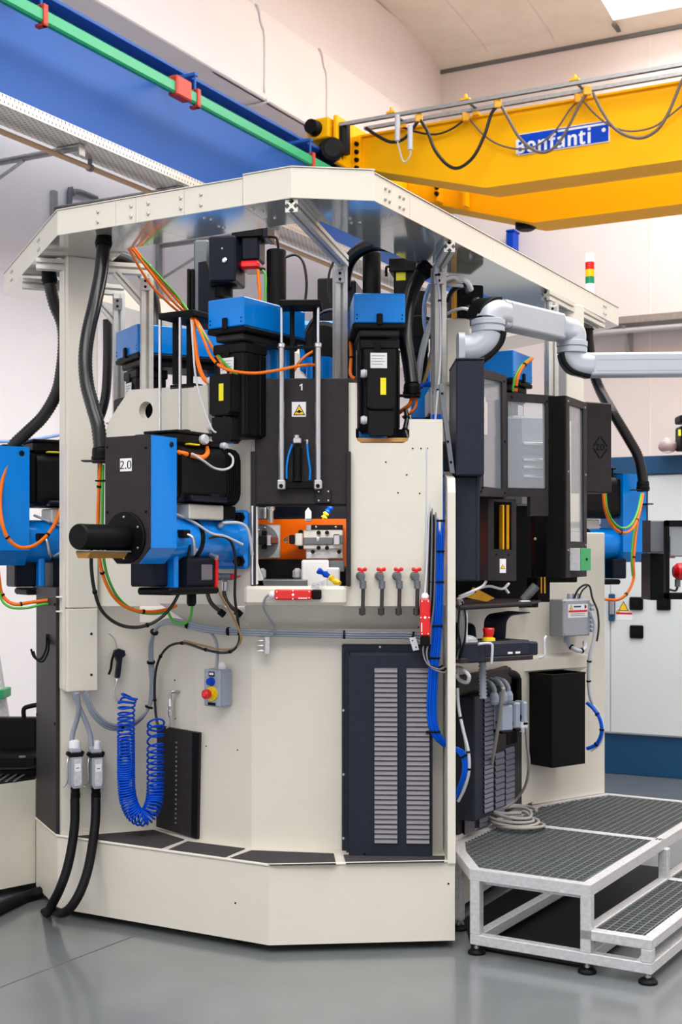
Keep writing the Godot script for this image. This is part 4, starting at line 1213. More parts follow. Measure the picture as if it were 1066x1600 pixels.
func console() -> void:
	var t := thing("control_console", "dark two-hand control console with red stop button and curved side hoods", "control console", face(0.474, 5.15, 33))
	var o := Vector3(0.027, 1.087, 0)
	var e := Vector3(0.379, 1.079, 0)
	var w := e.x - o.x
	var y0 := o.y
	bx("front_panel", M.slate, Vector3(0.11, y0 + 0.012, -0.02), Vector3(w + o.x - 0.02, y0 + 0.07, 0.0), t, 0.006)
	part("palm_well", sh().cyl(Vector3(0.07, y0, -0.07), Vector3(0.07, y0 + 0.06, -0.07), 0.085, 0.085, 24), M.slate, t)
	bx("deck", M.slate, Vector3(-0.01, y0 + 0.05, -0.2), Vector3(w + o.x - 0.02, y0 + 0.074, -0.004), t, 0.006)
	bx("bottom_plate", M.dark, Vector3(-0.01, y0 - 0.006, -0.21), Vector3(w + o.x - 0.01, y0 + 0.014, 0.004), t, 0.004)
	bx("end_cheek", M.slate, Vector3(w + o.x - 0.02, y0 + 0.01, -0.2), Vector3(w + o.x + 0.03, y0 + 0.065, -0.01), t, 0.006)
	part("palm_button", sh().ball(Vector3(0.075, y0 + 0.078, -0.06), 0.042, 0.55, 20), M.case_grey, t)
	part("palm_button_skirt", sh().cyl(Vector3(0.075, y0 + 0.06, -0.06), Vector3(0.075, y0 + 0.078, -0.06), 0.044, 0.042, 20), M.pale_cable, t)
	# curved hoods: sheets bent over at the top
	for k in 2:
		var pr := []
		if k == 0:
			pr.append_array([Vector2(-0.01, 0.12), Vector2(0.085, 0.125)])
			for j in 7:
				var a := PI / 2 * j / 6.0
				pr.append(Vector2(0.085 + 0.04 * sin(a), 0.085 + 0.04 * cos(a)))
			pr.append(Vector2(0.13, 0.0))
		else:
			pr.append(Vector2(0.225, 0.0))
			for j in 7:
				var a := PI / 2 * j / 6.0
				pr.append(Vector2(0.275 - 0.045 * cos(a), 0.08 + 0.055 * sin(a)))
			pr.append_array([Vector2(0.32, 0.14), Vector2(0.36, 0.145)])
			for j in pr.size():
				pr[j] = Vector2(pr[j].x + 0.055, pr[j].y * 1.25)
		for j in pr.size():
			pr[j] = Vector2(pr[j].x, pr[j].y * 0.62)
		var s := sh()
		for j in pr.size() - 1:
			var ed: Vector2 = (pr[j + 1] - pr[j]).normalized()
			var nn := Vector2(-ed.y, ed.x)
			for sg in [1.0, -1.0]:
				var o2: Vector2 = nn * 0.002 * sg
				var p0: Vector2 = pr[j] + o2
				var p1: Vector2 = pr[j + 1] + o2
				s.quad(Vector3(p0.x, y0 + 0.07 + p0.y, -0.21), Vector3(p1.x, y0 + 0.07 + p1.y, -0.21), Vector3(p1.x, y0 + 0.07 + p1.y, -0.07), Vector3(p0.x, y0 + 0.07 + p0.y, -0.07), Vector3(nn.x * sg, nn.y * sg, 0))
			s.quad(Vector3(pr[j].x + nn.x * 0.002, y0 + 0.07 + pr[j].y + nn.y * 0.002, -0.07), Vector3(pr[j + 1].x + nn.x * 0.002, y0 + 0.07 + pr[j + 1].y + nn.y * 0.002, -0.07), Vector3(pr[j + 1].x - nn.x * 0.002, y0 + 0.07 + pr[j + 1].y - nn.y * 0.002, -0.07), Vector3(pr[j].x - nn.x * 0.002, y0 + 0.07 + pr[j].y - nn.y * 0.002, -0.07), Vector3(0, 0, 1))
		var back := [Vector2(pr[0].x, 0.0)] if k == 0 else []
		back.append_array(pr)
		back.append(Vector2(pr[pr.size() - 1].x - (0.0 if k == 0 else 0.04), 0.0))
		for j in back.size():
			back[j] = Vector2(back[j].x, back[j].y + y0 + 0.07)
		s.prism(back, -0.212, -0.208)
		part("side_hood", s, M.slate, t)
	# stop button
	var sb := Vector3(0.185, y0 + 0.073, -0.06)
	part("stop_collar", sh().lathe(sb, Vector3.UP, [Vector2(0, 0.028), Vector2(0.012, 0.026), Vector2(0.016, 0.016)]), M.handle_yellow, t)
	part("stop_button", sh().lathe(sb + Vector3(0, 0.014, 0), Vector3.UP, [Vector2(0, 0.015), Vector2(0.004, 0.018), Vector2(0.008, 0.02), Vector2(0.034, 0.024), Vector2(0.039, 0.021)]), M.red, t)
	for k in 4:
		bx("key_row", M.black, Vector3(0.2 + 0.025 * k, y0 + 0.074, -0.15), Vector3(0.218 + 0.025 * k, y0 + 0.077, -0.05), t, 0.001)
	part("hand_guard", sh().tube([Vector3(0.06, y0 + 0.07, 0.03), Vector3(0.1, y0 + 0.072, 0.03), Vector3(0.125, y0 + 0.068, 0.03), Vector3(0.13, y0 + 0.05, 0.03), Vector3(0.13, y0 - 0.01, 0.025)], 0.0055, 8, 6), M.pale_cable, t)
	part("hand_guard", sh().tube([Vector3(w + o.x + 0.075, y0 + 0.085, -0.02), Vector3(w + o.x + 0.05, y0 + 0.085, 0.01), Vector3(w + o.x + 0.035, y0 + 0.078, 0.02), Vector3(w + o.x + 0.034, y0 + 0.05, 0.02), Vector3(w + o.x + 0.034, y0 + 0.01, 0.02), Vector3(w + o.x + 0.02, y0 + 0.0, 0.0)], 0.005, 8, 6), M.pale_cable, t)
	for x in [0.235, 0.275]:
		bx("panel_marking", M.white, Vector3(x, y0 + 0.022, 0), Vector3(x + 0.025, y0 + 0.03, 0.001), t, 0)
	part("spiral_strain_relief", sh().tube([Vector3(0.17, y0, -0.08), Vector3(0.17, y0 - 0.08, -0.08), Vector3(0.165, y0 - 0.16, -0.07)], 0.015, 12, 8, 0.14), M.grey_cable, t)

func swing_arm() -> void:
	var t := thing("swing_arm", "pale grey jointed swing arm reaching right from the machine's top", "swing arm")
	var up := Vector3.UP
	# foot elbow: from its wall flange up into the first joint
	var j1 := Vector3(0.6, 2.437, -5.35)
	part("foot_elbow", sh().sweep([j1 + Vector3(-0.12, -0.095, 0), j1 + Vector3(-0.06, -0.09, 0), j1 + Vector3(-0.015, -0.06, 0), j1 + Vector3(0, -0.02, 0)], 0.062, 0.062, Vector3(0, 0, 1), 8, 0.9), M.arm_grey, t)
	part("foot_elbow_trim", sh().sweep([j1 + Vector3(-0.06, -0.15, 0), j1 + Vector3(-0.005, -0.125, 0), j1 + Vector3(0.045, -0.075, 0), j1 + Vector3(0.06, -0.025, 0)], 0.045, 0.012, Vector3(0.7, -0.7, 0), 8, 0.6), M.black, t, "black trim strip")
	part("foot_flange", sh().sweep([j1 + Vector3(-0.125, -0.095, 0), j1 + Vector3(-0.1, -0.095, 0)], 0.068, 0.068, Vector3(0, 0, 1), 1, 0.5), M.arm_grey, t)
	part("joint_ring", sh().lathe(j1 + Vector3(0, -0.025, 0), up, [Vector2(0, 0.06), Vector2(0.004, 0.068), Vector2(0.024, 0.068), Vector2(0.026, 0.064), Vector2(0.03, 0.064), Vector2(0.032, 0.07), Vector2(0.052, 0.07), Vector2(0.056, 0.06)], 28), M.arm_grey, t)
	var d1 := Vector3(0.682, 0, -0.731)
	var a := j1 + Vector3(0, 0.062, 0)
	part("upper_elbow", sh().sweep([j1 + Vector3(0, 0.025, 0), j1 + Vector3(0, 0.05, 0) + d1 * 0.01, a + d1 * 0.045, a + d1 * 0.1], 0.055, 0.056, Vector3(-0.5, 0.8, 0.5), 8, 0.8), M.arm_grey, t)
	part("upper_elbow_trim", sh().sweep([j1 + Vector3(-0.055, 0.032, 0.0), j1 + Vector3(-0.045, 0.075, 0.0), j1 + Vector3(-0.01, 0.108, -0.01), j1 + Vector3(0.03, 0.12, -0.05)], 0.042, 0.012, up - d1, 8, 0.6), M.black, t, "black trim strip")
	var b := a + d1 * 0.5
	part("first_beam", sh().sweep([a + d1 * 0.07, b], 0.045, 0.058, up, 1, 0.35), M.arm_grey, t)
	part("beam_seam", sh().sweep([a + d1 * 0.105, a + d1 * 0.109], 0.046, 0.059, up, 1, 0.35), M.grey_cable, t)
	var j2 := Vector3(1.018, 2.422, -5.78)
	part("outer_elbow", sh().sweep([b - d1 * 0.01, b + d1 * 0.05 + Vector3(0, -0.005, 0), j2 + Vector3(0, 0.06, 0), j2 + Vector3(0, 0.015, 0)], 0.055, 0.056, Vector3(0.5, 0.8, -0.5), 8, 0.8), M.arm_grey, t)
	part("joint_ring", sh().lathe(j2 + Vector3(0, -0.028, 0), up, [Vector2(0, 0.058), Vector2(0.004, 0.066), Vector2(0.024, 0.066), Vector2(0.026, 0.062), Vector2(0.03, 0.062), Vector2(0.032, 0.068), Vector2(0.052, 0.068), Vector2(0.056, 0.058)], 28), M.arm_grey, t)
	var y2 := Vector3(1.208, 2.343, -5.8).y
	part("lower_elbow", sh().sweep([j2 + Vector3(0, -0.02, 0), j2 + Vector3(0.0, -0.04, 0), Vector3(j2.x + 0.03, y2 + 0.006, j2.z), Vector3(j2.x + 0.09, y2, j2.z)], 0.052, 0.055, Vector3(0.6, 0.8, 0), 8, 0.8), M.arm_grey, t)
	part("lower_elbow_trim", sh().sweep([j2 + Vector3(-0.052, -0.03, 0.01), j2 + Vector3(-0.04, -0.07, 0.01), j2 + Vector3(-0.005, -0.108, 0.01), j2 + Vector3(0.07, -0.128, 0.0)], 0.04, 0.01, Vector3(-0.7, -0.7, 0), 8, 0.6), M.black, t, "black trim strip")
	part("second_beam", sh().sweep([Vector3(j2.x + 0.08, y2, j2.z), Vector3(j2.x + 1.1, y2 + 0.005, j2.z + 0.02)], 0.045, 0.052, up, 1, 0.3), M.arm_grey, t)
	for dy in [0.018, -0.03]:
		part("beam_groove", sh().sweep([Vector3(j2.x + 0.1, y2 + dy, j2.z + 0.0445), Vector3(j2.x + 1.1, y2 + dy + 0.005, j2.z + 0.0645)], 0.0012, 0.0015, up, 1, 0.3), M.grey_cable, t)

func platform() -> void:
	var pf := face(0.486, 4.957, -31.5)
	var t := thing("step_platform", "aluminium operator platform with grating deck and a lower step", "platform", pf)
	var top := [Vector2(0, 0), Vector2(0.48, 0), Vector2(0.45, -1.8), Vector2(-0.12, -1.8), Vector2(-0.222, -1.575), Vector2(-0.302, -1.314), Vector2(-0.285, -0.81), Vector2(-0.27, -0.42), Vector2(-0.18, -0.246)]
	var n := top.size()
	var inner := Geometry2D.offset_polygon(PackedVector2Array(top), -0.04)[0]
	# rim of square tube, one mitred length per side
	var inside := []
	for k in n:
		var p: Vector2 = top[k]
		var e0: Vector2 = (p - top[(k + n - 1) % n]).normalized()
		var e1: Vector2 = (top[(k + 1) % n] - p).normalized()
		var n0 := Vector2(-e0.y, e0.x)
		var n1 := Vector2(-e1.y, e1.x)
		if n0.dot(Vector2(0.1, -0.9) - p) < 0:
			n0 = -n0
			n1 = -n1
		var bis := (n0 + n1).normalized()
		inside.append(p + bis / bis.dot(n0) * 0.04)
	for k in n:
		var a: Vector2 = top[k]
		var b: Vector2 = top[(k + 1) % n]
		var ia: Vector2 = inside[k]
		var ib: Vector2 = inside[(k + 1) % n]
		part("rim_tube", sh().plan([a, b, ib, ia], 0.28, 0.32), M.galvanised, t)
		part("ledge_angle", sh().plan([a.lerp(ia, 0.8), b.lerp(ib, 0.8), b.lerp(ib, 1.5), a.lerp(ia, 1.5)], 0.262, 0.2795), M.galvanised, t)
	bx("cross_tube", M.galvanised, Vector3(-0.28, 0.28, -0.91), Vector3(0.465, 0.32, -0.87), t, 0.003)
	# deck grating: each bar a piece
	var cell := [PackedVector2Array([Vector2(-1, -0.872), Vector2(1, -0.872), Vector2(1, 1), Vector2(-1, 1)]), PackedVector2Array([Vector2(-1, -3), Vector2(1, -3), Vector2(1, -0.908), Vector2(-1, -0.908)])]
	for k in 2:
		var g := Node3D.new()
		g.name = "grating"
		t.add_child(g, true)
		grating(g, Geometry2D.intersect_polygons(inner, cell[k])[0], 0.3175)
	# lower step
	bx("step_front_tube", M.galvanised, Vector3(0.48, 0.122, -0.04), Vector3(0.705, 0.16, 0.0), t, 0.003)
	bx("step_side_tube", M.galvanised, Vector3(0.665, 0.122, -1.75), Vector3(0.705, 0.16, -0.04), t, 0.003)
	bx("step_back_tube", M.galvanised, Vector3(0.44, 0.122, -1.75), Vector3(0.48, 0.16, 0.0), t, 0.003)
	bx("step_cross_tube", M.galvanised, Vector3(0.48, 0.122, -0.93), Vector3(0.665, 0.158, -0.89), t, 0.003)
	bx("step_cross_tube", M.galvanised, Vector3(0.48, 0.122, -1.75), Vector3(0.665, 0.158, -1.71), t, 0.003)
	for q in [[-0.89, -0.04], [-1.71, -0.93]]:
		var g := Node3D.new()
		g.name = "step_grating"
		t.add_child(g, true)
		grating(g, PackedVector2Array([Vector2(0.482, q[0]), Vector2(0.663, q[0]), Vector2(0.663, q[1]), Vector2(0.482, q[1])]), 0.157)
	# legs and lower tubes
	for p in [Vector2(0, -0.04), Vector2(0.44, -0.04), Vector2(0.44, -0.93), Vector2(0.42, -1.75)]:
		bx("leg", M.galvanised, Vector3(p.x, 0.075, p.y), Vector3(p.x + 0.04, 0.281, p.y + 0.04), t, 0.003)
	for p in [Vector2(-0.2, -0.29), Vector2(-0.26, -1.3)]:
		bx("leg", M.galvanised, Vector3(p.x, 0.04, p.y), Vector3(p.x + 0.04, 0.281, p.y + 0.04), t, 0.003)
	bx("lower_tube", M.galvanised, Vector3(0.0, 0.036, -0.04), Vector3(0.705, 0.076, 0.0), t, 0.003)
	bx("lower_tube", M.galvanised, Vector3(0.665, 0.036, -1.75), Vector3(0.705, 0.076, -0.04), t, 0.003)
	bx("lower_tube", M.galvanised, Vector3(0.44, 0.036, -1.75), Vector3(0.48, 0.076, -0.04), t, 0.003)
	bx("lower_tube", M.galvanised, Vector3(0.0, 0.036, -1.6), Vector3(0.04, 0.076, -0.04), t, 0.003)
	bx("step_leg", M.galvanised, Vector3(0.665, 0.076, -0.04), Vector3(0.705, 0.123, 0.0), t, 0.003)
	bx("step_leg", M.galvanised, Vector3(0.665, 0.076, -1.75), Vector3(0.705, 0.123, -1.71), t, 0.003)
	part("weld_gusset", sh().prism([Vector2(0.645, 0.076), Vector2(0.665, 0.076), Vector2(0.665, 0.1)], -0.03, -0.01), M.galvanised, t)
	for p in [Vector2(0.02, -0.02), Vector2(0.46, -0.02), Vector2(0.685, -0.02), Vector2(0.685, -1.73), Vector2(0.44, -1.73), Vector2(-0.18, -0.27), Vector2(-0.24, -1.28)]:
		var f := Node3D.new()
		f.name = "adjustable_foot"
		f.position = Vector3(p.x, 0, p.y)
		t.add_child(f, true)
		part("foot_pad", sh().lathe(Vector3.ZERO, Vector3.UP, [Vector2(0, 0.034), Vector2(0.008, 0.034), Vector2(0.016, 0.026), Vector2(0.018, 0.01)], 20), M.rubber, f)
		part("foot_stud", sh().cyl(Vector3(0, 0.016, 0), Vector3(0, 0.04, 0), 0.006, 0.006, 10).cyl(Vector3(0, 0.02, 0), Vector3(0, 0.028, 0), 0.011, 0.011, 6), M.steel, f)

func grating(g: Node3D, poly: PackedVector2Array, y: float) -> void:
	var lo := poly[0]
	var hi := poly[0]
	for p in poly:
		lo = lo.min(p)
		hi = hi.max(p)
	var unit := sh().box(Vector3(-0.5, -0.5, -0.5), Vector3(0.5, 0.5, 0.5), 0.0).mesh()
	var pitch := 0.0335
	for way in 2:
		var cnt := int((hi - lo)[way] / pitch)
		for k in range(0, cnt + 1):
			var at := lo[way] + 0.004 + k * pitch
			var a := Vector2(at, -5) if way == 0 else Vector2(-5, at)
			var b := Vector2(at, 5) if way == 0 else Vector2(5, at)
			for seg in Geometry2D.intersect_polyline_with_polygon(PackedVector2Array([a, b]), poly):
				var m := (seg[0] + seg[1]) / 2
				var l := seg[0].distance_to(seg[1])
				var sz := Vector3(0.005, 0.018, l) if way == 0 else Vector3(l, 0.014, 0.0045)
				again("grating_bar", unit, M.grate, g, Transform3D(Basis.from_scale(sz), Vector3(m.x, y - sz.y / 2 - 0.001 * way, m.y)))

# horizontal spindle unit; axis along z, its wall flange at z = 0
func spindle_unit(label: String, frame: Transform3D, numbered: bool) -> Node3D:
	var t := thing("spindle_unit", label, "spindle unit", frame, "horizontal spindle units")
	part("wall_flange", sh().box(Vector3(-0.105, -0.114, 0.0), Vector3(0.08, 0.114, 0.035), 0.012), M.blue, t)
	for p in [Vector2(0.055, 0.085), Vector2(0.055, -0.085), Vector2(-0.08, -0.085)]:
		part("flange_nut", sh().cyl(Vector3(p.x, p.y, 0.035), Vector3(p.x, p.y, 0.05), 0.022, 0.022, 6).cyl(Vector3(p.x, p.y, 0.05), Vector3(p.x, p.y, 0.07), 0.012), M.black, t)
	part("spindle_tube", sh().lathe(Vector3(0, 0, 0.03), Vector3(0, 0, 1), [Vector2(0, 0.092), Vector2(0.03, 0.08), Vector2(0.27, 0.08), Vector2(0.275, 0.083), Vector2(0.35, 0.083), Vector2(0.46, 0.083)], 32), M.blue, t)
	part("tube_band", sh().cyl(Vector3(0, 0, 0.3), Vector3(0, 0, 0.325), 0.0845, 0.0845, 32), M.black, t)
	# belt housing: blue shell with dark lid
	var shell := [Vector2(-0.1, 0.355), Vector2(0.1, 0.355), Vector2(0.1, -0.035), Vector2(0.045, -0.092), Vector2(-0.045, -0.092), Vector2(-0.1, -0.04)]
	var bh := part("belt_housing", sh().prism(shell, 0.49, 0.632), M.blue, t)
	part("housing_lid", sh().prism(shell, 0.633, 0.642), M.dark, bh)
	for p in [Vector2(-0.09, 0.32), Vector2(0.085, 0.31), Vector2(-0.09, 0.09), Vector2(0.085, 0.09)]:
		bolt(t, Vector3(p.x, p.y, 0.642), 0.005, M.black)
	part("inspection_screw", sh().cyl(Vector3(0.1, 0.33, 0.52), Vector3(0.104, 0.33, 0.52), 0.011, 0.009, 12), M.motor_navy, t)
	part("bridge_plate", sh().box(Vector3(-0.02, 0.355, 0.5), Vector3(0.06, 0.365, 0.58), 0.003), M.black, t)
	# nose tube with its guard
	part("nose_flange", sh().lathe(Vector3(-0.005, 0.0, 0.642), Vector3(0, 0, 1), [Vector2(0, 0.09), Vector2(0.008, 0.09), Vector2(0.01, 0.086)], 36), M.black, t)
	part("nose_tube", sh().lathe(Vector3(-0.005, 0.0, 0.65), Vector3(0, 0, 1), [Vector2(0, 0.044), Vector2(0.23, 0.044), Vector2(0.236, 0.041)], 28), M.black, t)
	for k in 6:
		var a := TAU * (k + 0.5) / 6
		bolt(t, Vector3(-0.005 + 0.072 * cos(a), 0.072 * sin(a), 0.652), 0.004, M.steel)
	part("nose_guard", sh().box(Vector3(-0.03, -0.052, 0.66), Vector3(0.036, -0.046, 0.87), 0.002), M.grey_steel, t)
	part("guard_skirt", sh().prism([Vector2(-0.03, -0.052), Vector2(0.036, -0.052), Vector2(0.02, -0.072), Vector2(-0.02, -0.072)], 0.68, 0.87), M.brass_guard, t)
	# big motor above, with ribs at its far end
	part("motor_body", sh().sweep([Vector3(0.0, 0.235, 0.1), Vector3(0.0, 0.235, 0.46)], 0.1, 0.105, Vector3.UP, 1, 0.45), M.motor, t)
	part("motor_flange", sh().box(Vector3(-0.09, 0.14, 0.455), Vector3(0.09, 0.335, 0.488), 0.01), M.black, t)
	for k in 7:
		part("cooling_rib", sh().sweep([Vector3(0.0, 0.235, 0.105 + 0.013 * k), Vector3(0.0, 0.235, 0.111 + 0.013 * k)], 0.105, 0.11, Vector3.UP, 1, 0.45), M.motor, t)
	part("motor_foot", sh().box(Vector3(0.03, 0.135, 0.2), Vector3(0.115, 0.155, 0.42), 0.006).box(Vector3(0.08, 0.14, 0.25), Vector3(0.118, 0.165, 0.3), 0.004), M.motor_navy, t)
	part("terminal_box", sh().box(Vector3(-0.06, 0.335, 0.27), Vector3(0.09, 0.385, 0.47), 0.012).box(Vector3(-0.066, 0.378, 0.264), Vector3(0.096, 0.388, 0.476), 0.004), M.motor, t)
	part("signal_box", sh().box(Vector3(-0.03, 0.335, 0.13), Vector3(0.07, 0.365, 0.26), 0.01), M.motor, t)
	part("cable_gland", sh().lathe(Vector3(0.088, 0.362, 0.33), Vector3(1, 0, 0), [Vector2(0, 0.017), Vector2(0.014, 0.02), Vector2(0.024, 0.016)], 12), M.pale_cable, t)
	part("cable_gland", sh().lathe(Vector3(0.07, 0.35, 0.18), Vector3(1, 0, 0), [Vector2(0, 0.012), Vector2(0.014, 0.014), Vector2(0.024, 0.01)], 12), M.pale_cable, t)
	bx("rating_tag", M.yellow_tag, Vector3(0.03, 0.337, 0.36), Vector3(0.105, 0.342, 0.42), t, 0.001)
	part("saddle_block", sh().box(Vector3(-0.03, 0.07, 0.19), Vector3(0.088, 0.125, 0.4), 0.004), M.aluminium, t)
	bx("saddle_end", M.black, Vector3(-0.02, 0.075, 0.1), Vector3(0.08, 0.125, 0.19), t, 0.004)
	# feed drive below
	bx("drive_bracket", M.blue, Vector3(-0.03, -0.2, 0.41), Vector3(0.05, -0.02, 0.435), t, 0.006)
	bx("gear_case", M.motor_navy, Vector3(-0.09, -0.175, 0.436), Vector3(0.02, -0.075, 0.52), t, 0.006)
	bx("gear_case_foot", M.black, Vector3(-0.085, -0.205, 0.19), Vector3(0.07, -0.178, 0.49), t, 0.008)
	part("feed_servo", sh().sweep([Vector3(0.0, -0.125, 0.215), Vector3(0.0, -0.125, 0.385)], 0.065, 0.062, Vector3.UP, 1, 0.4), M.motor_navy, t)
	part("servo_band", sh().sweep([Vector3(0.0, -0.125, 0.235), Vector3(0.0, -0.125, 0.3)], 0.068, 0.03, Vector3.UP, 1, 0.2), M.louvre, t)
	part("servo_cap", sh().sweep([Vector3(0.0, -0.125, 0.2), Vector3(0.0, -0.125, 0.216)], 0.07, 0.07, Vector3.UP, 1, 0.4), M.red, t)
	part("servo_plug", sh().lathe(Vector3(0.02, -0.25, 0.3), Vector3.UP, [Vector2(0, 0.012), Vector2(0.01, 0.018), Vector2(0.04, 0.018), Vector2(0.06, 0.013)], 12), M.black, t)
	# oil fittings and thin pipes on the tube
	part("oil_block", sh().box(Vector3(0.03, 0.0, 0.42), Vector3(0.11, 0.03, 0.46), 0.004), M.black, t)
	part("oil_pipe", sh().tube([Vector3(0.1, 0.015, 0.44), Vector3(0.125, 0.0, 0.43), Vector3(0.125, -0.05, 0.42), Vector3(0.1, -0.06, 0.4), Vector3(0.09, -0.04, 0.36)], 0.006, 8, 6), M.steel, t)
	part("oil_fitting", sh().lathe(Vector3(0.07, 0.045, 0.2), Vector3(1, 0.6, 0), [Vector2(0, 0.008), Vector2(0.01, 0.012), Vector2(0.025, 0.008)], 10), M.steel, t)
	part("clear_hose", sh().tube([Vector3(0.03, 0.1, 0.45), Vector3(0.075, 0.06, 0.36), Vector3(0.095, 0.02, 0.28), Vector3(0.1, 0.01, 0.2), Vector3(0.11, -0.02, 0.1)], 0.005, 7, 6), M.pale_cable, t)
	part("clear_hose", sh().tube([Vector3(0.09, 0.06, 0.2), Vector3(0.12, 0.06, 0.13), Vector3(0.13, 0.03, 0.09), Vector3(0.12, -0.06, 0.05)], 0.006, 7, 6), M.pale_cable, t)
	part("clip_screw", sh().cyl(Vector3(0.07, -0.06, 0.25), Vector3(0.1, -0.07, 0.25), 0.01, 0.01, 8), M.steel, t)
	if numbered:
		var np := bx("number_plate", M.white, Vector3(-0.03, 0.232, 0.642), Vector3(0.022, 0.277, 0.6435), t, 0.0)
		words("2.0", "Droid Sans", 0.028, M.black, np, at3(-0.004, 0.254, 0.644), "lettering", false)
	# hose socket on the housing's far side
	bx("hose_bracket", M.black, Vector3(-0.15, 0.2, 0.6), Vector3(-0.1, 0.206, 0.64), t, 0.001)
	return t

func spindle_units() -> void:
	var ub := face(-0.366, 5.103, -31)
	var u := spindle_unit("blue horizontal spindle unit numbered 2.0, left of the numbered black door", moved(ub, Vector3(-0.06, 1.567, 0)), true)
	var lab := ["blue horizontal spindle unit at the far left, partly behind the cream column", "blue horizontal spindle unit at the far right, before the white cabinet"]
	var fr := [Transform3D(Basis(Vector3.UP, deg_to_rad(-58)).scaled(Vector3.ONE * 1.18), Vector3(-0.96, 1.57, -6.25)), Transform3D(Basis(Vector3.UP, deg_to_rad(113)).scaled(Vector3.ONE * 1.08), Vector3(1.01, 1.57, -7.05))]
	for k in 2:
		var c := u.duplicate()
		c.name = "spindle_unit"
		add_child(c, true)
		c.transform = fr[k]
		c.set_meta("label", lab[k])
		for q in c.get_children():
			if String(q.name).begins_with("number_plate") or String(q.name).begins_with("lettering"):
				c.remove_child(q)
				q.free()

# vertical unit: belt box on top, motor hanging in front; z outwards, y measured from the floor
func top_unit(label: String, frame: Transform3D, half: float, y0: float, y1: float, deep: float) -> Node3D:
	var t := thing("vertical_unit", label, "spindle unit", frame, "vertical units")
	part("belt_box", sh().box(Vector3(-half, y0, -deep), Vector3(half, y1, 0), 0.004), M.blue, t)
	bx("box_plate", M.black, Vector3(-half - 0.005, y0 - 0.022, -deep), Vector3(half + 0.005, y0 - 0.002, 0.0), t, 0.004)
	bx("box_plate", M.dark, Vector3(-half + 0.02, y0 - 0.05, -deep + 0.02), Vector3(half - 0.02, y0 - 0.022, -0.02), t, 0.006)
	bx("latch", M.black, Vector3(-0.012, y0 - 0.01, 0), Vector3(0.012, y0 + 0.035, 0.012), t, 0.004)
	for x in [-half + 0.012, half - 0.012]:
		for y in [0.015, 0.03]:
			bolt(t, Vector3(x, y0 + y, 0), 0.003, M.black)
	part("motor_neck", sh().cyl(Vector3(0, y0 - 0.07, -0.09), Vector3(0, y0 - 0.03, -0.09), 0.045, 0.06), M.black, t)
	var b := y0 - 0.06
	part("motor_body", sh().box(Vector3(-0.07, b - 0.36, -0.155), Vector3(0.075, b, -0.02), 0.012).box(Vector3(-0.078, b - 0.04, -0.16), Vector3(0.08, b, -0.015), 0.006), M.motor, t)
	for x in [-0.078, 0.07]:
		for z in [-0.13, -0.045]:
			bx("motor_rail", M.black, Vector3(x, b - 0.35, z - 0.02), Vector3(x + 0.012, b - 0.04, z + 0.02), t, 0.004)
	bx("motor_slot", M.black, Vector3(-0.02, b - 0.05, -0.018), Vector3(0.005, b - 0.015, -0.012), t, 0.001)
	var tb := part("terminal_box", sh().prism([Vector2(-0.05, b - 0.27), Vector2(-0.035, b - 0.28), Vector2(0.045, b - 0.28), Vector2(0.058, b - 0.265), Vector2(0.058, b - 0.125), Vector2(-0.05, b - 0.125)], -0.02, 0.035), M.motor, t)
	part("terminal_lid", sh().prism([Vector2(-0.046, b - 0.265), Vector2(-0.033, b - 0.276), Vector2(0.043, b - 0.276), Vector2(0.054, b - 0.263), Vector2(0.054, b - 0.13), Vector2(-0.046, b - 0.13)], 0.035, 0.04), M.motor, tb)
	part("signal_box", sh().prism([Vector2(-0.045, b - 0.37), Vector2(-0.035, b - 0.38), Vector2(0.045, b - 0.38), Vector2(0.052, b - 0.37), Vector2(0.052, b - 0.295), Vector2(0.04, b - 0.285), Vector2(-0.045, b - 0.285)], -0.02, 0.028), M.motor, t)
	bx("yellow_tag", M.yellow_tag, Vector3(0.0, b - 0.225, 0.04), Vector3(0.022, b - 0.16, 0.041), tb, 0)
	var rp := bx("rating_plate", M.white, Vector3(-0.035, b - 0.115, -0.012), Vector3(0.03, b - 0.055, -0.011), t, 0)
	for k in 4:
		bx("plate_line", M.louvre, Vector3(-0.03, b - 0.068 - 0.011 * k, -0.011), Vector3(0.022 - 0.008 * (k % 2), b - 0.066 - 0.011 * k, -0.0107), rp, 0)
	for y in [-0.14, -0.32]:
		part("cable_gland", sh().lathe(Vector3(-0.05, b + y, 0.01), Vector3(-1, 0, 0), [Vector2(0, 0.014), Vector2(0.012, 0.018), Vector2(0.024, 0.014)], 10), M.pale_cable, t)
	part("spindle_sleeve", sh().lathe(Vector3(0.0, 1.75, -deep + 0.06), Vector3.UP, [Vector2(0, 0.06), Vector2(y0 - 1.78, 0.06)], 20), M.blue, t)
	return t

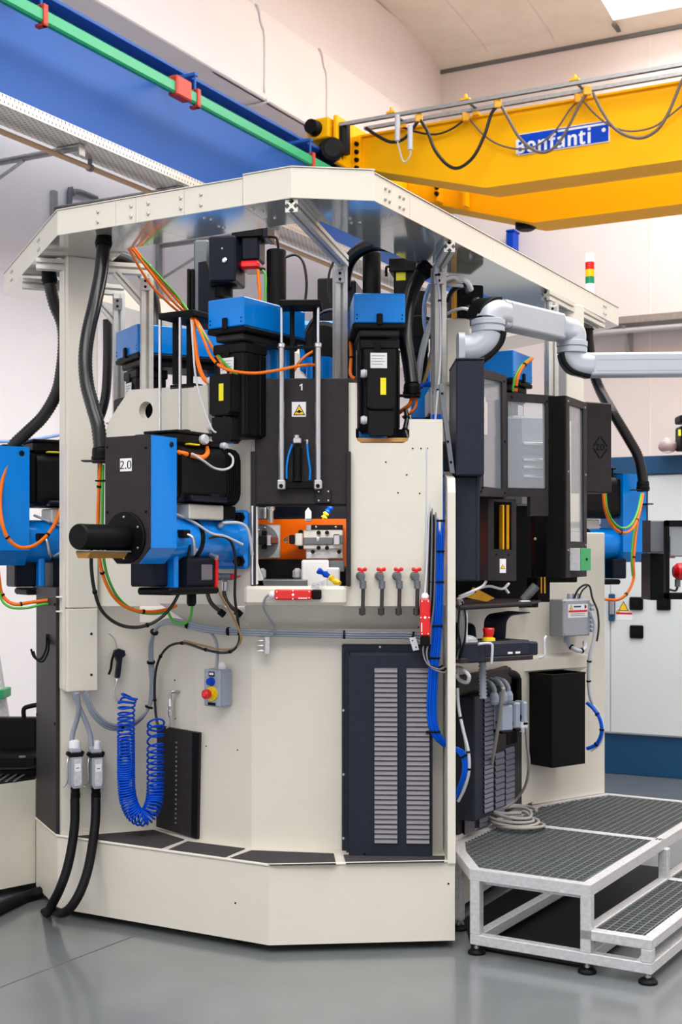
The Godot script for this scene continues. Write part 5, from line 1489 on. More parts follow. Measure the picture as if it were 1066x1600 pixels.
func top_units() -> void:
	var f1 := face(-0.44, 5.00, -34)
	var u1 := top_unit("vertical spindle unit with long blue belt box, left behind the numbered door", f1, 0.088, 2.375, 2.485, 0.4)
	part("side_tag", sh().box(Vector3(-0.012, 2.03, 0.0), Vector3(0.0, 2.05, 0.001), 0), M.yellow_tag, u1)
	var f2 := face(0.15, 5.10, 3)
	top_unit("vertical spindle unit with square-on blue belt box, right of the numbered door", f2, 0.1, 2.41, 2.525, 0.4)
	# units further round the ring
	var names := ["vertical spindle unit half hidden behind the left lifting frame", "vertical spindle unit with blue box seen above the wide guard window"]
	var fr := [face(-0.92, 5.62, -60), face(0.86, 6.2, 62)]
	for k in 2:
		top_unit(names[k], fr[k], 0.13, [2.36, 2.33][k], [2.48, 2.46][k], 0.5)
	# slide and gearbox standing high behind the left unit
	var t := thing("vertical_slide", "navy vertical slide with gearbox rising above the left belt box", "slide unit")
	var s1 := face(-0.56, 5.75, -10)
	bx("gearbox", M.motor_navy, Vector3(-0.007, 2.694, -0.13), Vector3(0.113, 2.894, 0.05), t, 0.008).transform = s1
	part("gearbox_cap", sh().cyl(Vector3(0.053, 2.838, 0.05), Vector3(0.054, 2.838, 0.052), 0.004), M.steel, t).transform = s1
	part("eyelet", sh().lathe(Vector3(0.065, 2.785, 0.05), Vector3(0, 0, 1), [Vector2(0, 0.012), Vector2(0.006, 0.012), Vector2(0.01, 0.008)], 16), M.bright_steel, t).transform = s1
	bx("slide_plate", M.grey_steel, Vector3(-0.109, 2.494, -0.1), Vector3(-0.038, 2.909, -0.06), t, 0.01).transform = s1
	part("slide_web", sh().prism([Vector2(-0.074, 2.798), Vector2(-0.039, 2.802), Vector2(0.002, 2.682), Vector2(0.028, 2.647), Vector2(0.028, 2.484), Vector2(-0.074, 2.487)], -0.09, -0.02), M.motor_navy, t).transform = s1
	bx("guide_rail", M.black, Vector3(-0.135, 2.551, -0.1), Vector3(-0.121, 2.778, -0.05), t, 0.002).transform = s1
	bx("guide_rail", M.black, Vector3(-0.118, 2.55, -0.1), Vector3(-0.103, 2.777, -0.05), t, 0.002).transform = s1
	part("gear_neck", sh().lathe(Vector3(0.037, 2.713, -0.04), Vector3(0, -1, 0), [Vector2(0, 0.06), Vector2(0.025, 0.06), Vector2(0.03, 0.04), Vector2(0.07, 0.04)], 20), M.black, t).transform = s1
	t = thing("servo_motor", "navy servo motor with red end cap hanging under the canopy's inner edge", "motor")
	bx("motor_case", M.motor_navy, Vector3(0.123, 2.792, -0.12), Vector3(0.206, 2.901, 0), t, 0.01).transform = s1
	bx("red_cap", M.red, Vector3(0.116, 2.755, -0.125), Vector3(0.208, 2.794, 0.005), t, 0.012).transform = s1
	bx("mount_plate", M.black, Vector3(0.085, 2.893, -0.14), Vector3(0.24, 2.941, 0.01), t, 0.004).transform = s1
	bx("mount_end", M.motor_navy, Vector3(0.225, 2.885, -0.12), Vector3(0.248, 2.943, 0.02), t, 0.004).transform = s1
	part("lever", sh().tube([Vector3(0.244, 2.892, 0), Vector3(0.283, 2.885, 0), Vector3(0.292, 2.84, 0)], 0.006, 8, 5), M.black, t).transform = s1
	part("plug", sh().cyl(Vector3(0.201, 2.755, 0), Vector3(0.232, 2.751, 0), 0.007), M.black, t).transform = s1
	for q in [["black upright cylinder behind the left belt box", 432.0, 391.0, 500.0, 0.043], ["black upright cylinder behind the right belt box", 581.0, 395.0, 480.0, 0.04]]:
		var d := 5.75
		var x: float = (q[1] - 533.0) * d / 2050.0
		var top: float = 1.5 + (870.0 - q[2]) * d / 2050.0
		var low: float = 1.5 + (870.0 - q[3]) * d / 2050.0 - 0.2
		t = thing("upright_cylinder", q[0], "cylinder", Transform3D.IDENTITY, "upright cylinders")
		part("barrel", sh().cyl(Vector3(x, low, -d), Vector3(x, top - 0.004, -d), q[4], q[4], 28), M.black, t)
		part("end_cap", sh().lathe(Vector3(x, top - 0.004, -d), Vector3.UP, [Vector2(0, q[4] * 0.98), Vector2(0.004, q[4] * 0.93)], 28), M.motor, t)
	t = thing("servo_motor", "black servo motor with yellow label beside the right-hand black cylinder", "motor")
	bx("motor_case", M.motor, Vector3(0.797, 2.607, -0.1), Vector3(0.882, 2.73, 0), t, 0.006).transform = s1
	bx("motor_head", M.motor, Vector3(0.779, 2.716, -0.12), Vector3(0.895, 2.776, 0.015), t, 0.004).transform = s1
	bx("yellow_label", M.yellow_tag, Vector3(0.808, 2.681, 0), Vector3(0.849, 2.722, 0.001), t, 0).transform = s1
	part("lever", sh().tube([Vector3(0.783, 2.741, 0), Vector3(0.769, 2.734, 0.02), Vector3(0.769, 2.696, 0.02)], 0.006, 8, 5), M.black, t).transform = s1
	t = thing("control_block", "tall black block behind the front canopy post", "block")
	bx("body", M.motor, Vector3(0.445, 2.287, -0.3), Vector3(0.537, 2.726, -0.1), t, 0.006).transform = s1
	bx("cover", M.motor_navy, Vector3(0.533, 2.288, -0.32), Vector3(0.613, 2.716, -0.12), t, 0.006).transform = s1
	# cluster of dark machinery between the motors
	t = thing("ring_motor", "round black motor end between door and front canopy post", "motor")
	var rm := Vector3(-0.074, 2.415, -5.6)
	part("motor_drum", sh().lathe(rm + Vector3(0, 0, -0.2), Vector3(0, 0, 1), [Vector2(0, 0.09), Vector2(0.2, 0.09), Vector2(0.22, 0.07)], 28), M.motor, t)
	part("mount_ring", sh().lathe(rm + Vector3(0, 0, -0.21), Vector3(0, 0, 1), [Vector2(0, 0.11), Vector2(0.03, 0.11)], 28), M.black, t)
	t = thing("blue_bracket", "blue cast bracket glimpsed behind the numbered door's top edge", "bracket")
	part("bracket", sh().box(Vector3(-0.177, 2.285, -5.75), Vector3(-0.003, 2.514, -5.62), 0.02), M.blue, t)
	part("hub", sh().cyl(Vector3(-0.09, 2.238, -5.6), Vector3(-0.09, 2.347, -5.6), 0.06), M.blue, t)
	t = thing("spindle_column", "dark round spindle column behind the thick hose right of the vertical motor", "spindle column")
	part("column_barrel", sh().lathe(Vector3(0.357, 2.29, -6), Vector3.UP, [Vector2(0, 0.04), Vector2(0.2, 0.04), Vector2(0.21, 0.055), Vector2(0.3, 0.055), Vector2(0.31, 0.035), Vector2(0.42, 0.035)], 24), M.motor, t)
	part("column_block", sh().box(Vector3(0.318, 2.422, -6.1), Vector3(0.398, 2.574, -5.95), 0.006), M.motor_navy, t)
	part("column_base", sh().box(Vector3(0.313, 2.115, -6), Vector3(0.397, 2.27, -5.85), 0.006), M.blue, t)
	t = thing("cream_bracket", "cream bracket block behind the blue hose bundle's top", "bracket")
	part("block", sh().box(Vector3(0.367, 2.1, -5.75), Vector3(0.427, 2.208, -5.5), 0.006), M.cream, t)
	part("foot", sh().box(Vector3(0.351, 2.083, -5.75), Vector3(0.441, 2.083, -5.48), 0.004), M.cream, t)
	# slides in the loading bay, seen through the wide window
	t = thing("bay_slide", "pale grey slide block with bright rails behind the wide guard window", "slide unit", face(0.86, 6.05, 20))
	bx("block", M.case_grey, Vector3(-0.08, 1.736, -0.25), Vector3(0.139, 2.15, 0), t, 0.01)
	for y in [691, 716, 727, 741]:
		bx("bright_rail", M.bright_steel, Vector3(-0.032, 2.016, 0), Vector3(0.094, 2.028, 0.02), t, 0.003).position.y = (691 - y) * 0.003
	bx("dark_block", M.grey_steel, Vector3(-0.129, 1.74, 0), Vector3(-0.04, 2.137, 0.03), t, 0.006)
	bx("dark_stripe", M.grey_steel, Vector3(-0.046, 1.972, 0), Vector3(0.113, 2.002, 0.01), t, 0.003)
	bx("dark_stripe", M.grey_steel, Vector3(-0.046, 1.81, 0), Vector3(0.113, 1.869, 0.01), t, 0.003)
	# cream block right of the slide: top of the loading head
	t = thing("loading_head", "cream loading head between hanging strut and swing arm", "block", face(0.5, 5.75, 10))
	bx("head_case", M.cream, Vector3(-0.041, 2.258, -0.3), Vector3(0.069, 2.547, 0), t, 0.008)
	bx("head_base", M.cream, Vector3(-0.049, 2.094, -0.3), Vector3(0.039, 2.264, -0.05), t, 0.008)
	bx("valve_block", M.black, Vector3(0.014, 2.548, -0.2), Vector3(0.13, 2.695, 0), t, 0.006)
	bx("yellow_rail", M.guard_yellow, Vector3(-0.009, 2.546, -0.03), Vector3(0.008, 2.729, 0), t, 0.002)
	for p in [Vector3(0.048, 2.666, 0), Vector3(0.083, 2.625, 0), Vector3(0.054, 2.59, 0)]:
		part("air_fitting", sh().lathe(p, Vector3(0.3, 0, 1), [Vector2(0, 0.012), Vector2(0.02, 0.014), Vector2(0.04, 0.008)], 10), M.steel, t)

func door_and_window() -> void:
	var uc := face(0, 5.09, -2)
	# machining room behind the opening
	var t := thing("rotary_table", "orange rotary table inside the machine, seen through the door opening", "rotary table")
	var c := Vector3(0.05, 0, -6.6)
	part("table_ring", sh().cyl(c + Vector3(0, 1.46, 0), c + Vector3(0, 1.665, 0), 0.9, 0.9, 72), M.table_orange, t)
	part("table_rim", sh().cyl(c + Vector3(0, 1.45, 0), c + Vector3(0, 1.46, 0), 0.905, 0.905, 72), M.brown_block, t)
	part("table_top", sh().lathe(c + Vector3(0, 1.665, 0), Vector3.UP, [Vector2(0, 0.9), Vector2(0.012, 0.9), Vector2(0.014, 0.82), Vector2(0.4, 0.82)], 72), M.motor_navy, t)
	# workpiece fixtures on the ring
	var fx := thing("work_fixture", "steel clamping fixture with vice jaws at the door opening's right", "fixture", face(0.10, 5.66, 0), "clamping fixtures")
	var q := func(a: Array, z0: float, z1: float, m: Material, nm: String):
		var lo := Vector3((a[0] - 503.0) * 5.62 / 2050.0, 1.5 + (870.0 - a[3]) * 5.62 / 2050.0, z0)
		var hi := Vector3((a[2] - 503.0) * 5.62 / 2050.0, 1.5 + (870.0 - a[1]) * 5.62 / 2050.0, z1)
		bx(nm, m, lo, hi, fx, 0.004)
	fx.position = Vector3((503 - 533) * 5.62 / 2050.0, 0, -5.66)
	q.call([478, 820, 536, 873], -0.02, 0.012, M.galvanised, "base_plate")
	q.call([474, 828, 536, 858], 0.012, 0.03, M.aluminium, "vice_body")
	q.call([474, 840, 521, 851], 0.03, 0.04, M.grey_steel, "slideway")
	q.call([452, 836, 461, 850], 0.012, 0.045, M.motor, "jaw")
	q.call([461, 833, 473, 853], 0.01, 0.05, M.aluminium, "jaw_block")
	q.call([466, 828, 473, 858], 0.0, 0.02, M.black, "jaw_clamp")
	q.call([521, 835, 532, 852], 0.03, 0.05, M.bright_steel, "jaw_block")
	q.call([532, 836, 537, 850], 0.02, 0.055, M.grey_steel, "jaw")
	q.call([486, 820, 536, 830], 0.012, 0.016, M.motor, "dark_recess")
	part("jaw_tip", sh().cyl(Vector3(-0.146, 1.571, 0.03), Vector3(-0.164, 1.571, 0.03), 0.017, 0.004, 12), M.bright_steel, fx)
	for p in [[498, 832], [511, 832], [498, 856], [511, 856], [489, 862], [530, 862], [497, 843]]:
		var o := Vector3((p[0] - 503.0) * 5.62 / 2050.0, 1.5 + (870.0 - p[1]) * 5.62 / 2050.0, 0.03)
		part("fixture_bolt", sh().lathe(o, Vector3(0, 0, 1), [Vector2(0, 0.009), Vector2(0.012, 0.009), Vector2(0.013, 0.005)], 12), M.motor if p[0] != 497 else M.steel, fx)
	for p in [[494, 823], [525, 823]]:
		var o := Vector3((p[0] - 503.0) * 5.62 / 2050.0, 1.5 + (870.0 - p[1]) * 5.62 / 2050.0, 0.016)
		part("dome_screw", sh().ball(o, 0.008, 0.8, 10), M.bright_steel, fx)
	t = thing("work_fixture", "steel clamping fixture with brown workpiece at the door opening's left", "fixture", Transform3D.IDENTITY, "clamping fixtures")
	part("base_plate", sh().box(Vector3(-0.371, 1.494, -5.72), Vector3(-0.264, 1.639, -5.7), 0.004), M.galvanised, t)
	part("chuck_disc", sh().cyl(Vector3(-0.348, 1.567, -5.7), Vector3(-0.345, 1.566, -5.66), 0.075, 0.075, 28), M.grey_steel, t)
	part("jaw_bar", sh().box(Vector3(-0.367, 1.552, -5.66), Vector3(-0.306, 1.587, -5.6), 0.003), M.motor, t)
	part("jaw_block", sh().box(Vector3(-0.316, 1.547, -5.64), Vector3(-0.297, 1.595, -5.59), 0.003), M.bright_steel, t)
	part("workpiece", sh().box(Vector3(-0.3, 1.555, -5.64), Vector3(-0.269, 1.584, -5.58), 0.004), M.brown_block, t)
	part("clamp_arm", sh().box(Vector3(-0.34, 1.594, -5.66), Vector3(-0.318, 1.612, -5.62), 0.003).box(Vector3(-0.34, 1.533, -5.66), Vector3(-0.318, 1.549, -5.62), 0.003), M.black, t)
	for p in [Vector3(-0.356, 1.616, -5.66), Vector3(-0.308, 1.522, -5.69), Vector3(-0.329, 1.627, -5.66)]:
		part("dome_screw", sh().ball(p, 0.009, 0.8, 10), M.bright_steel, t)
	t = thing("probe_arm", "bright steel tool holder hanging at the opening's upper left", "tool")
	part("holder", sh().lathe(Vector3(-0.3, 1.645, -5.6), Vector3.UP, [Vector2(0, 0.012), Vector2(0.05, 0.014), Vector2(0.06, 0.02), Vector2(0.09, 0.02)], 14), M.bright_steel, t)
	part("holder_block", sh().box(Vector3(-0.362, 1.66, -5.66), Vector3(-0.314, 1.713, -5.6), 0.004), M.grey_steel, t)
	part("holder_pin", sh().cyl(Vector3(-0.324, 1.663, -5.58), Vector3(-0.324, 1.71, -5.58), 0.007), M.steel, t)
	t = thing("pointed_tool", "small grey pointed tool above the right clamping fixture", "tool")
	part("blade", sh().prism([Vector2(-0.013, 0), Vector2(0.013, 0), Vector2(0.013, 0.04), Vector2(0, 0.058), Vector2(-0.013, 0.04)], -0.006, 0.006), M.aluminium, t).position = Vector3(-0.139, 1.652, -5.57)
	part("clamp", sh().box(Vector3(-0.15, 1.65, -5.58), Vector3(-0.125, 1.663, -5.56), 0.002), M.grey_steel, t)
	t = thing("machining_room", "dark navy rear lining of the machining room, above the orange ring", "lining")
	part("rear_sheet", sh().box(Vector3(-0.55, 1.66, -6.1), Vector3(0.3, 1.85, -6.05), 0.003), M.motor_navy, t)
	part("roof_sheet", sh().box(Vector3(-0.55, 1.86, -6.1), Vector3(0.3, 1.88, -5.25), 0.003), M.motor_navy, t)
	t = thing("chip_floor", "white lower fairing and black pit under the orange ring", "fairing")
	part("pit_back", sh().box(Vector3(-0.382, 1.4, -5.72), Vector3(-0.164, 1.489, -5.7), 0.002), M.black, t)
	part("white_fairing", sh().box(Vector3(-0.166, 1.362, -5.66), Vector3(-0.051, 1.487, -5.5), 0.006), M.white, t)
	part("white_step", sh().box(Vector3(-0.06, 1.363, -5.6), Vector3(-0.005, 1.455, -5.46), 0.006), M.white, t)
	part("grey_block", sh().box(Vector3(-0.052, 1.436, -5.66), Vector3(0.014, 1.484, -5.6), 0.004), M.grey_steel, t)
	part("side_fairing", sh().prism([Vector2(0, 0), Vector2(0.04, 0), Vector2(0.01, 0.09), Vector2(0, 0.1)], 0, 0.1), M.white, t).position = Vector3(-0.357, 1.382, -5.5)
	part("floor_sheet", sh().box(Vector3(-0.381, 1.372, -5.7), Vector3(-0.14, 1.405, -5.4), 0.003), M.grey_steel, t)
	for k in 2:
		part("grey_cheek", sh().box([Vector3(-0.351, 1.401, -5.66), Vector3(-0.207, 1.401, -5.66)][k], [Vector3(-0.322, 1.451, -5.6), Vector3(-0.167, 1.451, -5.6)][k], 0.012), M.galvanised, t)
	# coolant nozzles
	var cn := ["blue and yellow jointed coolant nozzle low in the opening", "blue and yellow coolant nozzle hanging at the opening's upper right"]
	var pts := [[Vector3(-0.097, 1.445, -5.4), Vector3(-0.071, 1.432, -5.4), Vector3(-0.045, 1.418, -5.39), Vector3(-0.029, 1.4, -5.38), Vector3(-0.003, 1.393, -5.36)], [Vector3(-0.04, 1.71, -5.46), Vector3(-0.051, 1.694, -5.46), Vector3(-0.059, 1.684, -5.46), Vector3(-0.067, 1.67, -5.46), Vector3(-0.072, 1.657, -5.46)]]
	for k in 2:
		t = thing("coolant_nozzle", cn[k], "nozzle", Transform3D.IDENTITY, "coolant nozzles")
		for j in 4:
			var a: Vector3 = pts[k][j]
			var b: Vector3 = pts[k][j + 1]
			var last := j >= 2
			part("joint", sh().lathe(a, b - a, [Vector2(0, 0.011), Vector2(0.008, 0.014), Vector2((b - a).length() * 0.8, 0.009), Vector2((b - a).length() * 1.02, 0.008)], 12), M.sign_yellow if last else M.coil_blue, t)
	# door
	t = thing("sliding_door", "dark numbered lift door with warning sign, above the machining opening", "door", uc)
	var d0 := Vector3(-0.153, 1.946, 0.02)
	bx("door_leaf", M.dark, Vector3(-0.333, 1.701, 0.004), Vector3(0.03, 2.191, 0.02), t, 0.004)
	bx("lower_lip", M.black, Vector3(-0.333, 1.695, 0.002), Vector3(0.021, 1.705, 0.024), t, 0.002)
	bx("guide_rail", M.dark, Vector3(-0.349, 1.386, 0), Vector3(-0.329, 1.908, 0.03), t, 0.003)
	bx("guide_rail", M.dark, Vector3(0.021, 1.386, 0), Vector3(0.039, 1.907, 0.03), t, 0.003)
	bx("guide_strip", M.bright_steel, Vector3(-0.345, 1.391, 0.03), Vector3(-0.338, 1.698, 0.034), t, 0.001)
	bx("guide_strip", M.white, Vector3(-0.33, 1.393, -0.02), Vector3(-0.324, 1.698, 0.02), t, 0.001)
	words("1", "Droid Sans", 0.025, M.white, t, at3(d0.x, 2.156, 0.0205), "lettering", true)
	var sp := bx("sign_plate", M.white, Vector3(-0.19, 2.042, 0.02), Vector3(-0.135, 2.099, 0.021), t, 0)
	warning(sp, Vector3(-0.161, 2.069, 0.021), 0.047)
	part("warning_mark", sh().lathe(Vector3(-0.161, 2.062, 0.022), Vector3(0, 0, 1), [Vector2(0, 0.006), Vector2(0.0006, 0.006)], 14).box(Vector3(-0.173, 2.059, 0.022), Vector3(-0.15, 2.063, 0.023), 0), M.black, sp)
	part("foot_block", sh().box(Vector3(-0.096, 1.708, 0.02), Vector3(-0.038, 1.759, 0.035), 0.002), M.dark, t)
	for p in [Vector3(-0.085, 1.752, 0.035), Vector3(-0.048, 1.752, 0.035), Vector3(-0.085, 1.717, 0.035), Vector3(-0.048, 1.717, 0.035)]:
		bolt(t, p, 0.0035, M.steel)
	for q2 in [[437.5, 764], [494.5, 764]]:
		pass
	# lifting frame of the door
	t = thing("lifting_frame", "lifting frame with two bright rods in front of the numbered door", "lifting frame", uc, "lifting frames")
	bx("head_plate", M.black, Vector3(-0.232, 2.457, -0.03), Vector3(-0.073, 2.482, 0.09), t, 0.003)
	for k in 2:
		var x: float = [-0.227, -0.086][k]
		var ya: float = 2.458
		var yb: float = 2.309
		var yc: float = 1.795
		part("slim_rod", sh().cyl(Vector3(x, yb, 0.06), Vector3(x, ya, 0.06), 0.006), M.bright_steel, t)
		part("rod_tube", sh().cyl(Vector3(x, yc, 0.06), Vector3(x, yb, 0.06), 0.0115, 0.0115, 20), M.steel, t)
		part("rod_collar", sh().lathe(Vector3(x, yb - 0.008, 0.06), Vector3.UP, [Vector2(0, 0.013), Vector2(0.004, 0.016), Vector2(0.016, 0.016), Vector2(0.02, 0.01)], 18), M.bright_steel, t)
		part("rod_foot", sh().box(Vector3(x - 0.016, yc - 0.036, 0.02), Vector3(x + 0.016, yc, 0.076), 0.004), M.steel, t)
		part("rod_foot_screw", sh().cyl(Vector3(x, yc - 0.024, 0.076), Vector3(x, yc - 0.024, 0.082), 0.008, 0.008, 10), M.black, t)
	bx("rear_post", M.black, Vector3(-0.2, 2.193, -0.03), Vector3(-0.182, 2.476, -0.01), t, 0.002)
	bx("rear_post", M.black, Vector3(-0.11, 2.192, -0.03), Vector3(-0.093, 2.471, -0.01), t, 0.002)
	bx("tie_bar", M.black, Vector3(-0.234, 2.298, 0.055), Vector3(-0.074, 2.31, 0.065), t, 0.002)
	bx("foot_bar", M.black, Vector3(-0.218, 1.763, 0.02), Vector3(-0.099, 1.79, 0.05), t, 0.003)
	t = thing("air_cylinder", "small black air cylinder with blue hoses on the numbered door", "cylinder", uc)
	part("barrel", sh().cyl(Vector3(-0.167, 1.796, 0.045), Vector3(-0.167, 1.919, 0.045), 0.0175, 0.0175, 22), M.black, t)
	part("end_cap", sh().cyl(Vector3(-0.167, 1.791, 0.045), Vector3(-0.167, 1.803, 0.045), 0.019, 0.019, 22), M.motor, t)
	part("clevis", sh().box(Vector3(-0.184, 1.935, 0.03), Vector3(-0.15, 1.957, 0.06), 0.004).cyl(Vector3(-0.169, 1.953, 0.045), Vector3(-0.169, 1.968, 0.045), 0.012), M.steel, t)
	part("elbow", sh().tube([Vector3(-0.14, 1.947, 0.03), Vector3(-0.129, 1.948, 0.045), Vector3(-0.129, 1.934, 0.045)], 0.005, 8, 5), M.steel, t)
	part("blue_hose", sh().tube([Vector3(-0.186, 1.934, 0.045), Vector3(-0.201, 1.889, 0.045), Vector3(-0.208, 1.845, 0.045), Vector3(-0.208, 1.801, 0.045)], 0.0045, 8, 6), M.blue, t)
	part("blue_hose", sh().tube([Vector3(-0.129, 1.934, 0.045), Vector3(-0.124, 1.882, 0.045), Vector3(-0.117, 1.833, 0.045), Vector3(-0.119, 1.796, 0.045)], 0.0045, 8, 6), M.blue, t)
	# lifting frame over unit 2.0
	var ub := face(-0.366, 5.103, -31)
	t = thing("lifting_frame", "lifting frame with two bright rods behind the unit numbered 2.0", "lifting frame", ub, "lifting frames")
	bx("head_plate", M.black, Vector3(-0.392, 2.45, -0.12), Vector3(-0.216, 2.475, 0.06), t, 0.003)
	for k in 2:
		var x: float = [-0.39, -0.288][k]
		var ya: float = 2.46
		var yc: float = 1.996
		part("slim_rod", sh().cyl(Vector3(x, yc, 0.05), Vector3(x, ya, 0.05), 0.0065), M.bright_steel, t)
		part("rod_foot", sh().lathe(Vector3(x, yc - 0.02, 0.05), Vector3.UP, [Vector2(0, 0.01), Vector2(0.002, 0.014), Vector2(0.02, 0.014), Vector2(0.028, 0.008)], 12), M.bright_steel, t)
	bx("foot_bar", M.black, Vector3(-0.398, 1.988, 0.035), Vector3(-0.247, 2.003, 0.065), t, 0.002)
	bx("rear_post", M.black, Vector3(-0.392, 2.201, -0.05), Vector3(-0.366, 2.471, -0.03), t, 0.002)
	bx("rear_post", M.black, Vector3(-0.328, 2.198, -0.06), Vector3(-0.305, 2.467, -0.04), t, 0.002)
	bx("rear_base", M.black, Vector3(-0.381, 2.173, -0.06), Vector3(-0.255, 2.194, 0), t, 0.003)
	# timber packing in the cut-out
	t = thing("timber_strip", "timber packing strip under the right-hand hanging motor", "timber", uc)
	bx("strip", M.wood, Vector3(0.059, 1.946, -0.09), Vector3(0.266, 1.963, -0.02), t, 0.002)
	bx("blue_edge", M.petrol, Vector3(0.059, 1.93, -0.09), Vector3(0.266, 1.947, -0.035), t, 0.002)

func wall_fittings() -> void:
	var uc := face(0, 5.09, -2)
	var lm := face(-0.596, 5.43, -37)
	# drain pipes with red valves
	var spots := [Vector3(0.083, 1.352, 0.03), Vector3(0.156, 1.352, 0.03), Vector3(0.223, 1.352, 0.03), Vector3(0.292, 1.352, 0.03)]
	var which := ["drain pipe with red valve on the front wall, nearest the door opening", "drain pipe with red valve, second of the four right of the opening", "drain pipe with red valve, third of the four right of the opening", "drain pipe with red valve, rightmost of the four, beside the upright red switch"]
	var first: Node3D
	for k in 4:
		if k == 0:
			first = thing("drain_pipe", which[0], "pipe", moved(uc, spots[0]), "drain pipes with red valves")
			part("pipe", sh().cyl(Vector3(0.002, -0.055, 0), Vector3(0.004, 0.04, 0), 0.0075), M.pipe_dark, first)
			part("valve_body", sh().lathe(Vector3(-0.012, 0.075, -0.03), Vector3(0.25, -0.1, 1), [Vector2(0, 0.012), Vector2(0.01, 0.017), Vector2(0.03, 0.017), Vector2(0.042, 0.012)], 14).cyl(Vector3(0.003, 0.025, 0), Vector3(0.003, 0.055, 0), 0.0125, 0.0125, 8).cyl(Vector3(0, 0.05, 0), Vector3(0, 0.085, -0.002), 0.009), M.grey_steel, first)
			part("red_handle", sh().box(Vector3(-0.014, 0.093, -0.006), Vector3(0.014, 0.103, 0.006), 0.004).cyl(Vector3(0, 0.08, 0), Vector3(0, 0.096, 0), 0.006).ball(Vector3(-0.011, 0.1, 0), 0.008).ball(Vector3(0.011, 0.1, 0), 0.008), M.red, first)
			part("lower_elbow", sh().cyl(Vector3(0.0, -0.05, 0), Vector3(0, -0.075, 0), 0.0125, 0.0125, 8).cyl(Vector3(0, -0.068, 0.006), Vector3(0, -0.068, -0.04), 0.011), M.pipe_dark, first)
		else:
			var c := first.duplicate()
			c.name = "drain_pipe"
			add_child(c, true)
			c.transform = moved(uc, spots[k])
			c.set_meta("label", which[k])
	# pair below unit 2.0
	for k in 2:
		var f := face(-0.366, 5.103, -31)
		var p: Vector3 = [Vector3(-0.151, 1.337, 0.05), Vector3(-0.071, 1.338, 0.05)][k]
		var t := thing("drain_hose", ["short dark drain hose under the blue flange, nearer the unit's red motor cap", "short dark drain hose under the blue flange, nearer the opening"][k], "hose", moved(f, p), "drain hoses under unit 2.0")
		part("hose", sh().tube([Vector3(0, 0.06, 0), Vector3(-0.002, 0.02, 0), Vector3(0.01, -0.02, -0.01), Vector3(0.035, -0.055, -0.04)], 0.0085, 9, 6), M.pipe_dark, t)
		part("valve_nut", sh().cyl(Vector3(0, 0.03, 0), Vector3(0, 0.065, 0), 0.013, 0.013, 8), M.steel, t)
		part("tee", sh().cyl(Vector3(-0.03, 0.085, 0), Vector3(0.035, 0.085, 0), 0.013, 0.013, 12).cyl(Vector3(0, 0.06, 0), Vector3(0, 0.085, 0), 0.01), M.grey_steel, t)
		part("red_ring", sh().cyl(Vector3(-0.036, 0.085, 0), Vector3(-0.024, 0.085, 0), 0.0145, 0.0145, 12), M.dark_red, t)
		part("lower_nut", sh().cyl(Vector3(0.03, -0.05, -0.034), Vector3(0.042, -0.066, -0.05), 0.0145, 0.0145, 6), M.black, t)
		if k == 1:
			part("red_handle", sh().cyl(Vector3(0.036, 0.085, 0), Vector3(0.06, 0.085, 0), 0.013, 0.006, 10).cyl(Vector3(0.06, 0.085, 0), Vector3(0.075, 0.088, 0), 0.003), M.red, t)
	# safety switches
	for k in 2:
		var t: Node3D
		var f: Transform3D
		if k == 0:
			f = moved(uc, Vector3(-0.181, 1.355, 0.047))
		else:
			f = moved(uc, Vector3(0.324, 1.268, 0.03)) * Transform3D(Basis(Vector3(0, 0, 1), -PI / 2), Vector3.ZERO)
		t = thing("safety_switch", ["red safety switch lying flat on the window sill's front", "red safety switch mounted upright beside the blue hose bundle"][k], "switch", f, "red safety switches")
		part("red_case", sh().box(Vector3(-0.071, -0.02, 0), Vector3(0.071, 0.02, 0.035), 0.005), M.red, t)
		part("switch_head", sh().box(Vector3(0.071, -0.018, 0.002), Vector3(0.108, 0.019, 0.034), 0.005), M.black, t)
		part("gland", sh().lathe(Vector3(-0.071, 0, 0.017), Vector3(-1, 0, 0), [Vector2(0, 0.012), Vector2(0.004, 0.015), Vector2(0.012, 0.015), Vector2(0.022, 0.009)], 12), M.white, t)
		bx("case_marking", M.white, Vector3(0.02, -0.015, 0.035), Vector3(0.055, -0.011, 0.0354), t, 0)
		part("case_dot", sh().cyl(Vector3(0, 0, 0.035), Vector3(0, 0, 0.0356), 0.005, 0.005, 10), M.white, t)
		for p in [Vector2(-0.062, 0.012), Vector2(0.062, 0.012), Vector2(-0.062, -0.012), Vector2(0.062, -0.012), Vector2(0, 0.015), Vector2(0, -0.016)]:
			bolt(t, Vector3(p.x, p.y, 0.035), 0.0028, M.white)
		if k == 0:
			part("actuator_plate", sh().prism([Vector2(0.068, 0.022), Vector2(0.12, 0.034), Vector2(0.124, 0.056), Vector2(0.07, 0.044)], 0.012, 0.015), M.galvanised, t)
			part("actuator_tongue", sh().box(Vector3(0.09, 0.015, 0.012), Vector3(0.1, 0.03, 0.018), 0.001), M.steel, t)
			for p in [Vector2(0.08, 0.036), Vector2(0.112, 0.044), Vector2(0.096, 0.04)]:
				bolt(t, Vector3(p.x, p.y, 0.015), 0.003, M.steel)
		else:
			part("tag_plate", sh().prism([Vector2(0.08, -0.06), Vector2(0.13, -0.045), Vector2(0.125, -0.022), Vector2(0.076, -0.036)], 0.004, 0.006), M.galvanised, t)
			for p in [Vector2(0.09, -0.048), Vector2(0.115, -0.034)]:
				part("tag_hole", sh().cyl(Vector3(p.x, p.y, 0.006), Vector3(p.x, p.y, 0.0065), 0.003, 0.003, 8), M.black, t)
	# small manifold under the sill
	var mf := thing("grease_manifold", "small steel manifold with four nipples under the window sill", "manifold", moved(uc, Vector3(-0.298, 1.16, -0.1)))
